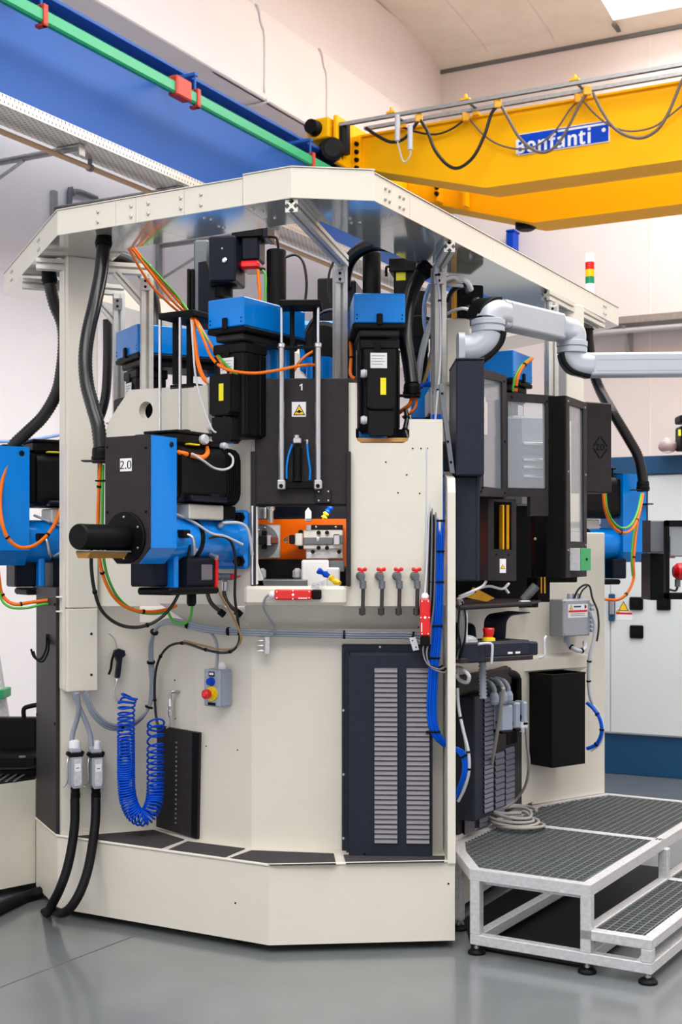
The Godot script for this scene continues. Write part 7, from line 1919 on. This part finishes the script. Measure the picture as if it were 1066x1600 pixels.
	var misc := [
		["grey_cable", "pale grey cable crossing down to the left power connector", [Vector3(-1.084, 0.941, -5.38), Vector3(-1.08, 0.881, -5.4), Vector3(-1.092, 0.826, -5.42), Vector3(-1.11, 0.772, -5.43), Vector3(-1.115, 0.732, -5.43)], 0.0105, "grey_cable", []],
		["grey_cable", "pale grey cable crossing down to the right power connector", [Vector3(-1.101, 0.939, -5.4), Vector3(-1.079, 0.88, -5.41), Vector3(-1.057, 0.817, -5.43), Vector3(-1.04, 0.762, -5.44), Vector3(-1.035, 0.715, -5.44)], 0.0105, "grey_cable", []],
		["grey_cable", "grey cable rising from the push-button box", [Vector3(-0.497, 1.054, -5.22), Vector3(-0.493, 1.117, -5.24), Vector3(-0.503, 1.166, -5.26), Vector3(-0.528, 1.201, -5.28)], 0.006, "grey_cable", []],
		["grey_cable", "grey cable hanging from the flat red switch down to the wall run", [Vector3(-0.267, 1.358, -5.03), Vector3(-0.29, 1.343, -5.04), Vector3(-0.299, 1.307, -5.06), Vector3(-0.281, 1.264, -5.1), Vector3(-0.259, 1.224, -5.15), Vector3(-0.267, 1.197, -5.17), Vector3(-0.291, 1.187, -5.18)], 0.0045, "grey_cable", []],
		["grey_cable", "thin grey cable strapped up the canopy post from the upright switch", [Vector3(0.322, 1.357, -5.04), Vector3(0.331, 1.475, -5.06), Vector3(0.342, 1.673, -5.08), Vector3(0.356, 1.873, -5.1), Vector3(0.378, 2.083, -5.2), Vector3(0.407, 2.314, -5.38), Vector3(0.406, 2.554, -5.4), Vector3(0.392, 2.672, -5.4), Vector3(0.388, 2.747, -5.38)], 0.005, "pale_cable", [0.55, 0.75, 0.87]],
		["drain_pipe_cover", "thin grey conduit upright beside the blue hose bundle", [Vector3(0.332, 1.921, -5.08), Vector3(0.33, 1.673, -5.08), Vector3(0.326, 1.364, -5.06)], 0.004, "pale_cable", []],
		["black_cable", "black cable looping under unit 2.0 from its nose to the gear case", [Vector3(-0.847, 1.52, -4.45), Vector3(-0.856, 1.456, -4.5), Vector3(-0.856, 1.378, -4.56), Vector3(-0.841, 1.308, -4.62), Vector3(-0.798, 1.259, -4.7), Vector3(-0.737, 1.245, -4.75), Vector3(-0.672, 1.267, -4.78), Vector3(-0.616, 1.324, -4.8), Vector3(-0.574, 1.418, -4.8), Vector3(-0.555, 1.5, -4.78), Vector3(-0.548, 1.542, -4.76)], 0.0065, "hose", [0.2, 0.55]],
		["black_cable", "black cable from the blue tube down the wall to the lower left", [Vector3(-0.553, 1.53, -4.78), Vector3(-0.504, 1.564, -4.85), Vector3(-0.449, 1.576, -4.9), Vector3(-0.413, 1.553, -4.95), Vector3(-0.402, 1.476, -5), Vector3(-0.409, 1.352, -5.05), Vector3(-0.401, 1.251, -5.1), Vector3(-0.397, 1.175, -5.12), Vector3(-0.425, 1.133, -5.15), Vector3(-0.477, 1.12, -5.2), Vector3(-0.551, 1.131, -5.25), Vector3(-0.637, 1.149, -5.33), Vector3(-0.709, 1.131, -5.4), Vector3(-0.758, 1.069, -5.45), Vector3(-0.781, 0.977, -5.5), Vector3(-0.781, 0.854, -5.52), Vector3(-0.767, 0.789, -5.5)], 0.0055, "hose", [0.42, 0.52, 0.62, 0.7, 0.8, 0.92]],
		["tan_hose", "thin tan hose following the black cable down the wall", [Vector3(-0.497, 1.431, -5.02), Vector3(-0.46, 1.353, -5.02), Vector3(-0.427, 1.29, -5.06), Vector3(-0.405, 1.239, -5.09), Vector3(-0.389, 1.181, -5.11), Vector3(-0.414, 1.144, -5.14), Vector3(-0.471, 1.133, -5.19), Vector3(-0.551, 1.144, -5.25), Vector3(-0.637, 1.159, -5.33)], 0.0045, "tan_tube", []],
		["black_cable", "black cable dipping beside the front canopy post", [Vector3(-0.242, 2.801, -5.7), Vector3(-0.197, 2.812, -5.7), Vector3(-0.164, 2.779, -5.7), Vector3(-0.15, 2.696, -5.7), Vector3(-0.156, 2.612, -5.7), Vector3(-0.169, 2.558, -5.68)], 0.006, "hose", []],
		["black_cable", "thin black cable curving left of the front canopy post", [Vector3(-0.03, 2.74, -5.5), Vector3(-0.048, 2.694, -5.5), Vector3(-0.054, 2.627, -5.5), Vector3(-0.043, 2.568, -5.5)], 0.005, "hose", []],
		["black_cable", "black cable loop behind the front canopy post at rod height", [Vector3(-0.03, 2.552, -5.6), Vector3(-0.076, 2.544, -5.6), Vector3(-0.123, 2.505, -5.6), Vector3(-0.15, 2.456, -5.6), Vector3(-0.156, 2.429, -5.6)], 0.009, "hose", []],
		["grey_cable", "thin pale wire dropping past the left lifting frame to the motor", [Vector3(-0.591, 2.435, -5.18), Vector3(-0.577, 2.312, -5.12), Vector3(-0.559, 2.19, -5.05), Vector3(-0.527, 2.083, -4.98), Vector3(-0.49, 1.988, -4.95), Vector3(-0.471, 1.968, -4.95)], 0.004, "pale_cable", []],
		["grey_cable", "pale signal cable looping at the back of unit 2.0's motor", [Vector3(-0.421, 1.887, -4.93), Vector3(-0.404, 1.868, -4.9), Vector3(-0.405, 1.837, -4.86), Vector3(-0.43, 1.82, -4.82), Vector3(-0.464, 1.824, -4.78), Vector3(-0.495, 1.845, -4.72), Vector3(-0.532, 1.868, -4.68)], 0.0045, "pale_cable", []],
		["pale_cable", "white cable fork crossing the loading bay's floor to the left", [Vector3(0.697, 1.348, -5.45), Vector3(0.683, 1.372, -5.45), Vector3(0.697, 1.388, -5.45), Vector3(0.664, 1.368, -5.4), Vector3(0.605, 1.38, -5.35), Vector3(0.556, 1.371, -5.3), Vector3(0.517, 1.351, -5.25), Vector3(0.462, 1.333, -5.2)], 0.0055, "white", [0.8]],
		["pale_cable", "second white cable rising from the fork to the light curtain housing", [Vector3(0.469, 1.343, -5.2), Vector3(0.525, 1.362, -5.25), Vector3(0.571, 1.381, -5.3), Vector3(0.589, 1.401, -5.32)], 0.0055, "white", []],
		["pale_cable", "thick pale cable loop beside the fin under the console's left end", [Vector3(0.464, 1.057, -5.25), Vector3(0.484, 1.054, -5.2), Vector3(0.505, 1.03, -5.18), Vector3(0.5, 1.003, -5.2), Vector3(0.474, 1.008, -5.25), Vector3(0.461, 1.034, -5.25)], 0.008, "pale_cable", []],
		["pale_cable", "pair of pale cables hanging down beside the fin to the blue loop", [Vector3(0.466, 0.975, -5.25), Vector3(0.471, 0.898, -5.25), Vector3(0.486, 0.812, -5.22), Vector3(0.505, 0.726, -5.2), Vector3(0.507, 0.65, -5.2), Vector3(0.491, 0.578, -5.22), Vector3(0.469, 0.522, -5.25)], 0.0065, "pale_cable", [0.25, 0.5, 0.65]],
		["pale_cable", "thin pale cable alongside the pair at the fin", [Vector3(0.464, 0.948, -5.26), Vector3(0.479, 0.847, -5.25), Vector3(0.497, 0.749, -5.22), Vector3(0.499, 0.647, -5.22), Vector3(0.483, 0.567, -5.24)], 0.005, "pale_cable", []],
		["grey_cable", "beige cable hanging from the console onto the coil", [Vector3(0.657, 0.97, -5.3), Vector3(0.655, 0.9, -5.35), Vector3(0.651, 0.782, -5.45), Vector3(0.642, 0.647, -5.55), Vector3(0.634, 0.522, -5.65), Vector3(0.636, 0.44, -5.72), Vector3(0.654, 0.389, -5.75), Vector3(0.703, 0.381, -5.72), Vector3(0.784, 0.385, -5.7)], 0.0075, "loom_grey", []],
		["grey_cable", "beige cable from the right-hand recess connector to the coil", [Vector3(0.789, 0.773, -5.6), Vector3(0.802, 0.687, -5.65), Vector3(0.817, 0.596, -5.7), Vector3(0.815, 0.499, -5.78), Vector3(0.785, 0.421, -5.85), Vector3(0.733, 0.381, -5.85)], 0.0065, "loom_grey", []],
		["black_cable", "black cable hooked over the junction box and hanging beside it", [Vector3(1.119, 1.3, -6.3), Vector3(1.14, 1.343, -6.3), Vector3(1.171, 1.365, -6.3), Vector3(1.195, 1.356, -6.3), Vector3(1.208, 1.3, -6.3), Vector3(1.232, 1.239, -6.3), Vector3(1.238, 1.162, -6.3), Vector3(1.229, 1.094, -6.3)], 0.005, "hose", []],
		["black_cable", "short black cable arching from the junction box top", [Vector3(1.143, 1.3, -6.3), Vector3(1.159, 1.337, -6.3), Vector3(1.183, 1.359, -6.3)], 0.004, "hose", []],
		["grey_cable", "thick grey cable bending under the junction box", [Vector3(1.09, 1.099, -6.33), Vector3(1.103, 1.07, -6.3), Vector3(1.14, 1.05, -6.28), Vector3(1.171, 1.061, -6.3), Vector3(1.176, 1.089, -6.33)], 0.011, "pale_cable", [0.3, 0.6]],
		["grey_cable", "grey cable bundle dropping right of the black box cover", [Vector3(1.199, 1.239, -6.3), Vector3(1.22, 1.177, -6.3), Vector3(1.214, 1.1, -6.3), Vector3(1.195, 1.024, -6.3), Vector3(1.193, 0.914, -6.32), Vector3(1.204, 0.821, -6.33), Vector3(1.23, 0.772, -6.35)], 0.009, "pale_cable", [0.55, 0.7]],
		["blue_hose", "blue tube loop standing out right of the black box cover", [Vector3(1.188, 0.795, -6.34), Vector3(1.218, 0.766, -6.32), Vector3(1.245, 0.716, -6.3), Vector3(1.251, 0.655, -6.3), Vector3(1.23, 0.597, -6.32), Vector3(1.188, 0.572, -6.34)], 0.009, "blue_tube", [0.3, 0.55, 0.8]],
		["pale_cable", "thin pale cable outside the blue loop by the black box cover", [Vector3(1.209, 0.795, -6.34), Vector3(1.242, 0.754, -6.32), Vector3(1.263, 0.676, -6.3), Vector3(1.249, 0.6, -6.32), Vector3(1.209, 0.56, -6.34)], 0.004, "pale_cable", []],
		["pale_hose", "white tube arching at the post with the strapped cable", [Vector3(0.382, 2.615, -5.55), Vector3(0.421, 2.654, -5.5), Vector3(0.47, 2.672, -5.5), Vector3(0.507, 2.654, -5.5)], 0.011, "white", [0.4]],
		["pale_hose", "lower white tube bending to the loading head's fittings", [Vector3(0.38, 2.593, -5.6), Vector3(0.409, 2.632, -5.55), Vector3(0.459, 2.638, -5.5), Vector3(0.512, 2.635, -5.5)], 0.008, "pale_cable", []],
		["grey_hose", "grey ribbed hose sloping behind the post with the strapped cable", [Vector3(0.402, 2.538, -5.6), Vector3(0.365, 2.448, -5.55), Vector3(0.335, 2.332, -5.5), Vector3(0.322, 2.224, -5.5)], 0.014, "case_grey", []],
		["pale_hose", "white tube bunch bending over the yellow rail, nearest the canopy", [Vector3(0.429, 2.642, -5.6), Vector3(0.463, 2.67, -5.55), Vector3(0.496, 2.67, -5.5), Vector3(0.529, 2.651, -5.5), Vector3(0.55, 2.632, -5.55)], 0.012, "white", []],
		["pale_hose", "short white tube reaching the black valve block from the left", [Vector3(0.445, 2.533, -5.6), Vector3(0.474, 2.54, -5.55), Vector3(0.507, 2.541, -5.5), Vector3(0.537, 2.536, -5.5)], 0.007, "white", []],
		["black_hose", "black hose curving in to the valve block beside the strapped post", [Vector3(0.458, 2.597, -5.62), Vector3(0.469, 2.623, -5.56), Vector3(0.493, 2.636, -5.52), Vector3(0.523, 2.638, -5.5)], 0.011, "hose", []],
		["black_cable", "black wire bunch dropping into the cut-out beside the right motor", [Vector3(0.261, 2.095, -5.3), Vector3(0.265, 2.054, -5.28), Vector3(0.256, 2.007, -5.25), Vector3(0.262, 1.969, -5.22)], 0.01, "hose", [0.3, 0.7]],
		["pale_blue_cable", "pale blue tube curving down behind the strapped post", [Vector3(0.381, 2.665, -5.62), Vector3(0.358, 2.593, -5.6), Vector3(0.355, 2.511, -5.6), Vector3(0.367, 2.425, -5.58)], 0.009, "pale_blue", []],
		["tan_hose", "tan hose beside the grey ribbed one behind the post", [Vector3(0.429, 2.511, -5.6), Vector3(0.39, 2.393, -5.55), Vector3(0.362, 2.278, -5.5), Vector3(0.341, 2.211, -5.5)], 0.008, "tan_tube", []],
		["blue_hose", "blue hose bending below the grey ribbed one", [Vector3(0.327, 2.211, -5.5), Vector3(0.354, 2.224, -5.5), Vector3(0.382, 2.216, -5.48), Vector3(0.391, 2.178, -5.45)], 0.012, "blue_tube", []],
		["pale_blue_cable", "pale blue cable drooping across the left wall behind the column", [Vector3(-2.119, 2.202, -8), Vector3(-1.963, 2.206, -8), Vector3(-1.807, 2.226, -8), Vector3(-1.651, 2.257, -8)], 0.01, "pale_blue", []],
		["black_hose", "black power hose curving from the left connector to the floor", [Vector3(-1.098, 0.502, -5.41), Vector3(-1.092, 0.411, -5.38), Vector3(-1.097, 0.315, -5.34), Vector3(-1.109, 0.233, -5.3), Vector3(-1.131, 0.163, -5.27), Vector3(-1.166, 0.099, -5.3), Vector3(-1.208, 0.035, -5.42), Vector3(-1.253, -0.003, -5.55)], 0.0195, "rubber", []],
		["black_hose", "black power hose curving from the right connector to the floor", [Vector3(-1.013, 0.501, -5.42), Vector3(-1.008, 0.411, -5.38), Vector3(-1.01, 0.319, -5.32), Vector3(-1.014, 0.245, -5.25), Vector3(-1.032, 0.176, -5.2), Vector3(-1.064, 0.12, -5.18), Vector3(-1.108, 0.082, -5.22), Vector3(-1.177, 0.041, -5.4)], 0.0195, "rubber", []],
		["black_hose", "black hose lying on the floor at the left picture edge", [Vector3(-1.457, 0.02, -5.4), Vector3(-1.416, 0.027, -5.55), Vector3(-1.371, 0.021, -5.7), Vector3(-1.315, 0.03, -5.75)], 0.026, "rubber", []],
	]
	for r in misc:
		cable(r[0], r[2], r[3], M[r[4]], r[1], "hose" if "hose" in r[0] else "cable", "", r[5])
	# cable coil lying on the grating
	var lp := []
	var cc := Vector3(0.783, 0.384, -5.75)
	for k in 60:
		var a := TAU * k / 15.0
		var f := 0.75 + 0.25 * sin(k * 0.37)
		lp.append(Vector3(cc.x + 0.12 * f * cos(a) + 0.012 * sin(k * 0.8), 0.328 + 0.0008 * k + 0.01 * maxf(0, sin(k * 0.5)), cc.z - 0.02 + 0.17 * f * sin(a)))
	cable("cable_coil", lp, 0.0075, M.loom_grey, "beige cable coil lying on the grating platform", "cable coil")
	# hose bundle along the fin
	var bl := [Vector3(0.378, 2.063, -5.2), Vector3(0.379, 1.926, -5.14), Vector3(0.381, 1.774, -5.1), Vector3(0.382, 1.599, -5.08), Vector3(0.378, 1.475, -5.07), Vector3(0.375, 1.327, -5.06), Vector3(0.368, 1.179, -5.06), Vector3(0.355, 1.043, -5.06), Vector3(0.351, 0.906, -5.07), Vector3(0.359, 0.837, -5.07), Vector3(0.382, 0.794, -5.08), Vector3(0.415, 0.764, -5.1)]
	var where := ["outermost on the left", "second from the left", "in the middle", "second from the right", "outermost on the right"]
	for k in 5:
		var p := []
		for q: Vector3 in bl:
			p.append(q + Vector3(0.0078 * (k - 2), 0, 0.004 * (k % 2)))
		var t := cable("blue_tube", p, 0.0042, M.blue_tube, "blue air tube of the bundle beside the cream fin, " + where[k], "tube", "blue air tubes")
		if k == 2:
			for f in [0.06, 0.16, 0.25, 0.33, 0.42, 0.52, 0.6, 0.85]:
				var c := Shape.spline(p, 8)
				var m: Vector3 = c[int(f * (c.size() - 1))]
				part("cable_tie", sh().box(m + Vector3(-0.036, -0.004, -0.008), m + Vector3(0.021, 0.004, 0.011), 0.003), M.black, t)
	for k in 4:
		var p := []
		for q: Vector3 in [Vector3(0.366, 2.031, -5.18), Vector3(0.365, 1.875, -5.13), Vector3(0.362, 1.673, -5.08), Vector3(0.358, 1.475, -5.06), Vector3(0.353, 1.327, -5.06), Vector3(0.334, 1.205, -5.04), Vector3(0.324, 1.144, -5.03), Vector3(0.34, 1.096, -5.02), Vector3(0.384, 1.076, -5.02), Vector3(0.406, 1.082, -5.04)]:
			p.append(q + Vector3(0.007 * (k - 1.5) - 0.006, -0.006 * k, 0.003 * (k % 2)))
		cable("dark_cable", p, 0.0036, M.black if k % 2 == 0 else M.louvre, ["thin black cable left of the blue tube bundle, leftmost", "thin grey cable left of the blue tube bundle, second", "thin black cable left of the blue tube bundle, third", "thin grey cable touching the blue tube bundle"][k], "cable", "thin cables by the fin")
	for k in 3:
		var p := []
		for q: Vector3 in [Vector3(0.454, 0.744, -5.2), Vector3(0.484, 0.729, -5.2), Vector3(0.5, 0.693, -5.2), Vector3(0.497, 0.643, -5.2), Vector3(0.481, 0.588, -5.22), Vector3(0.464, 0.537, -5.25)]:
			p.append(q + Vector3(-0.008 * k, -0.004 * k, 0))
		cable("blue_tube", p, 0.0048, M.blue_tube, ["outer blue tube curving below the console beside the fin", "middle blue tube curving below the console beside the fin", "inner blue tube curving below the console beside the fin"][k], "tube", "blue tubes right of the fin", [0.3])
	# small distribution box beside the fin
	var t := thing("cable_box", "pale narrow box with cables beside the fin, left of the console", "box")
	part("box_body", sh().box(Vector3(0.468, 1.112, -5.3), Vector3(0.497, 1.302, -5.2), 0.004), M.case_grey, t)
	part("box_edge", sh().box(Vector3(0.494, 1.113, -5.22), Vector3(0.5, 1.303, -5.18), 0.001), M.white, t)
	part("top_gland", sh().lathe(Vector3(0.478, 1.301, -5.24), Vector3.UP, [Vector2(0, 0.011), Vector2(0.015, 0.013), Vector2(0.03, 0.008)], 10), M.pale_cable, t)
	for k in 3:
		cable("dark_cable", [[Vector3(0.476, 1.324, -5.16), Vector3(0.489, 1.262, -5.14), Vector3(0.484, 1.174, -5.14), Vector3(0.461, 1.085, -5.16)], [Vector3(0.461, 1.334, -5.16), Vector3(0.473, 1.25, -5.13), Vector3(0.47, 1.162, -5.13), Vector3(0.455, 1.098, -5.15)], [Vector3(0.465, 1.299, -5.15), Vector3(0.457, 1.225, -5.12), Vector3(0.467, 1.15, -5.12), Vector3(0.46, 1.103, -5.15)]][k], 0.0035, [M.black, M.louvre, M.black][k], ["thin black cable over the narrow pale box, right", "thin grey cable over the narrow pale box", "thin black cable over the narrow pale box, left"][k])

func surroundings() -> void:
	var cb := face(1.83, 9.07, -28.2)
	var t := thing("electric_cabinet", "tall white cabinet with petrol blue top band and plinth, behind at the right", "cabinet", cb)
	var xr := 0.671
	bx("carcass", M.cabinet, Vector3(-1.2, 0.28, -0.6), Vector3(1.6, 2.06, -0.012), t, 0.004)
	bx("door", M.cabinet, Vector3(-1.2, 0.29, -0.012), Vector3(0.029 , 2.055, 0.0), t, 0.003)
	bx("door", M.cabinet, Vector3(0.036, 0.29, -0.012), Vector3(1.0, 2.055, 0.0), t, 0.003)
	bx("top_band", M.petrol, Vector3(-1.22, 2.06, -0.62), Vector3(1.62, 2.185, 0.02), t, 0.004)
	bx("plinth", M.petrol, Vector3(-1.2, 0.0, -0.6), Vector3(1.6, 0.28, -0.03), t, 0.004)
	part("door_handle", sh().box(Vector3(0.027, 1.058, 0), Vector3(0.069, 1.245, 0.03), 0.006), M.petrol, t)
	part("handle_grip", sh().box(Vector3(0.042, 1.104, 0.03), Vector3(0.069, 1.202, 0.045), 0.004), M.steel, t)
	for q in [Vector3(0.217, 1.181, 0), Vector3(0.405, 1.184, 0), Vector3(0.219, 0.988, 0)]:
		part("latch_pad", sh().box(q + Vector3(-0.047, -0.045, 0), q + Vector3(0.047, 0.045, 0.02), 0.012), M.black, t)
		part("latch_recess", sh().box(q + Vector3(-0.025, -0.02, 0.02), q + Vector3(0.025, 0.02, 0.024), 0.004), M.rubber, t)
	bx("label_plate", M.white, Vector3(0.074, 1.065, 0), Vector3(0.186, 1.148, 0.001), t, 0)
	bx("label_stripe", M.red, Vector3(0.075, 1.105, 0.001), Vector3(0.186, 1.118, 0.002), t, 0)
	warning(t, Vector3(0.126, 1.162, 0.001), 0.075)
	warning(t, Vector3(0.088, 1.13, 0.002), 0.025)
	# parcels on the cabinet
	t = thing("wrapped_parcel", "red parts wrapped in clear film on the cabinet's top", "parcel")
	var pb := Vector3(2.181, 2.238, -8.75)
	part("red_parts", sh().ball(pb + Vector3(-0.02, -0.005, 0), 0.045, 0.7).ball(pb + Vector3(0.03, -0.01, 0.01), 0.035, 0.8), M.dark_red, t)
	part("film_wrap", sh().ball(pb, 0.068, 0.72, 14).ball(pb + Vector3(-0.01, 0.035, 0), 0.03, 0.8), M.wrap, t)
	t = thing("servo_motor", "black servo motor with yellow tag standing on the white cabinet, cut by the frame", "motor")
	part("motor_case", sh().box(Vector3(2.224, 2.379, -8.75), Vector3(2.379, 2.431, -8.6), 0.01).box(Vector3(2.228, 2.2, -8.75), Vector3(2.379, 2.36, -8.6), 0.01), M.motor, t)
	part("yellow_tag", sh().box(Vector3(2.211, 2.293, -8.6), Vector3(2.228, 2.334, -8.595), 0), M.yellow_tag, t)
	# black framed guard at the right edge
	t = thing("guard_hood", "black framed guard hood with window at the right picture edge", "guard")
	part("side_sheet", sh().box(Vector3(1.51, 1.288, -6.6), Vector3(1.577, 1.519, -6.4), 0.004), M.black, t)
	part("hood_bracket", sh().box(Vector3(1.482, 1.522, -6.45), Vector3(1.552, 1.675, -6.3), 0.004), M.grey_steel, t)
	part("bracket_flange", sh().box(Vector3(1.447, 1.522, -6.3), Vector3(1.485, 1.675, -6.29), 0.001), M.dark, t)
	part("window_frame", sh().box(Vector3(1.549, 1.297, -6.3), Vector3(1.567, 1.674, -6.25), 0.003).box(Vector3(1.549, 1.644, -6.3), Vector3(1.729, 1.674, -6.25), 0.003).box(Vector3(1.549, 1.297, -6.3), Vector3(1.729, 1.329, -6.25), 0.003), M.black, t)
	part("grey_pane", sh().box(Vector3(1.575, 1.506, -6.28), Vector3(1.734, 1.644, -6.27), 0), M.pane, t)
	part("rear_sheet", sh().box(Vector3(1.655, 1.5, -6.6), Vector3(1.823, 1.661, -6.59), 0.002), M.grey_steel, t)
	t = thing("warning_beacon", "red beacon lamp seen through the guard hood's window", "lamp")
	part("beacon_body", sh().lathe(Vector3(1.646, 1.427, -6.5), Vector3(1, 0, 0), [Vector2(0, 0.025), Vector2(0.02, 0.042), Vector2(0.12, 0.045)], 16), M.signal_red, t)
	part("beacon_plug", sh().cyl(Vector3(1.668, 1.351, -6.5), Vector3(1.668, 1.389, -6.5), 0.014), M.grey_steel, t)
	part("beacon_cable", sh().tube([Vector3(1.668, 1.351, -6.5), Vector3(1.658, 1.332, -6.5), Vector3(1.627, 1.338, -6.5)], 0.006, 7, 5), M.hose, t)
	# cable ladder on the back wall at right
	var bw := face(1.2, 15.7, -28.2)
	t = thing("wall_tray", "grey cable tray bracketed on the back wall at right", "cable tray", bw)
	bx("tray", M.zinc, Vector3(1.75, 4.05, 0.02), Vector3(5.5, 4.13, 0.3), t, 0.003)
	part("tray_pipe", sh().cyl(Vector3(1.75, 3.98, 0.25), Vector3(5.5, 3.98, 0.25), 0.03), M.pale_cable, t)
	part("bracket_strut", sh().cyl(Vector3(2.3, 3.6, 0.02), Vector3(2.3, 4.04, 0.28), 0.02).box(Vector3(2.27, 3.55, 0), Vector3(2.33, 4.1, 0.03)), M.zinc, t)
	# things at the left edge: neighbouring machine base, tool case, ladder
	t = thing("neighbour_base", "beige base of a neighbouring machine with ribbed dark tread", "machine base")
	part("body", sh().plan([Vector2(-1.37, -5.88), Vector2(-1.9, -5.36), Vector2(-2.7, -5.6), Vector2(-2.4, -6.8), Vector2(-1.42, -6.75)], 0.04, 0.5), M.cream, t)
	part("tread_plate", sh().plan([Vector2(-1.375, -5.89), Vector2(-1.9, -5.38), Vector2(-2.69, -5.61), Vector2(-2.39, -6.79), Vector2(-1.425, -6.74)], 0.5, 0.506), M.black, t)
	for k in 26:
		part("tread_rib", sh().box(Vector3(-2.3 + k * 0.034, 0.506, -6.45), Vector3(-2.29 + k * 0.034, 0.51, -5.6 - 0.008 * k), 0.0), M.grey_steel, t)
	t = thing("tool_case", "open black tool case with a loop handle at the left edge", "case")
	part("case_lid", sh().box(Vector3(-1.73, 0.547, -6.3), Vector3(-1.441, 0.735, -6.22), 0.012), M.black, t)
	part("case_tray", sh().box(Vector3(-1.747, 0.457, -6.25), Vector3(-1.389, 0.593, -5.98), 0.012), M.black, t)
	part("case_latch", sh().box(Vector3(-1.467, 0.584, -5.98), Vector3(-1.436, 0.594, -5.97), 0.002), M.grey_steel, t)
	part("case_rim", sh().tube([Vector3(-1.634, 0.536, -5.95), Vector3(-1.419, 0.539, -5.95), Vector3(-1.399, 0.546, -6)], 0.008, 8, 4), M.motor, t)
	part("handle", sh().tube([Vector3(-1.507, 0.727, -6.24), Vector3(-1.51, 0.769, -6.24), Vector3(-1.495, 0.785, -6.24), Vector3(-1.434, 0.797, -6.24), Vector3(-1.415, 0.788, -6.24), Vector3(-1.415, 0.733, -6.24)], 0.011, 8, 6), M.black, t)
	t = thing("padded_roll", "dark padded roll lying on the ribbed tread before the tool case", "roll")
	part("roll", sh().cyl(Vector3(-1.663, 0.467, -5.95), Vector3(-1.382, 0.467, -5.95), 0.026, 0.026, 18), M.rubber, t)
	part("roll_seam", sh().cyl(Vector3(-1.489, 0.467, -5.95), Vector3(-1.483, 0.467, -5.95), 0.0265, 0.0265, 18), M.black, t)
	t = thing("step_ladder", "aluminium step ladder with green feet caps at the left edge", "ladder")
	var la := Vector3(-1.861, 1.022, -7)
	var lb := Vector3(-1.765, 0.407, -7)
	part("rail", sh().sweep([la, lb, lb + (lb - la) * 0.8], 0.03, 0.018, Vector3(0, 0, 1), 1, 0.3), M.galvanised, t)
	for y in [1082, 1145]:
		var yy: float = 1.5 + (870.0 - y) * 7.0 / 2050.0
		bx("tread", M.galvanised, Vector3(-2.3, yy - 0.02, -7.05), Vector3(-1.8, yy + 0.02, -6.9), t, 0.004)
		part("green_cap", sh().box(Vector3(-1.8, yy - 0.025, -7.06), Vector3(-1.775, yy + 0.025, -6.89), 0.004), M.lime, t)
	part("green_pad", sh().box(Vector3(-2.3, 0.45, -7.05), Vector3(-1.8, 0.55, -6.95), 0.01), M.lime, t)
	# double hook on the dark flank
	t = thing("double_hook", "black double hook on the dark flank panel", "hook")
	var hk := Vector3(-1.246, 1.145, -5.6)
	part("hook_plate", sh().box(hk + Vector3(-0.015, -0.02, -0.02), hk + Vector3(0.02, 0.025, 0.0), 0.002), M.black, t)
	for k in 2:
		var o := Vector3(-0.012 * k, 0.008 * k, 0.01 - 0.01 * k)
		part("hook_rod", sh().tube([hk + o, Vector3(-1.226, 1.103, -5.5) + o, Vector3(-1.236, 1.067, -5.45) + o, Vector3(-1.263, 1.075, -5.45) + o, Vector3(-1.276, 1.109, -5.45) + o], 0.0045, 8, 6), M.black, t)
	# black sheet added to stand in for the deep shade below the platform
	t = thing("platform_shade_sheet", "black sheet on the floor standing in for shade below the operator platform", "mat", face(0.486, 4.957, -31.5))
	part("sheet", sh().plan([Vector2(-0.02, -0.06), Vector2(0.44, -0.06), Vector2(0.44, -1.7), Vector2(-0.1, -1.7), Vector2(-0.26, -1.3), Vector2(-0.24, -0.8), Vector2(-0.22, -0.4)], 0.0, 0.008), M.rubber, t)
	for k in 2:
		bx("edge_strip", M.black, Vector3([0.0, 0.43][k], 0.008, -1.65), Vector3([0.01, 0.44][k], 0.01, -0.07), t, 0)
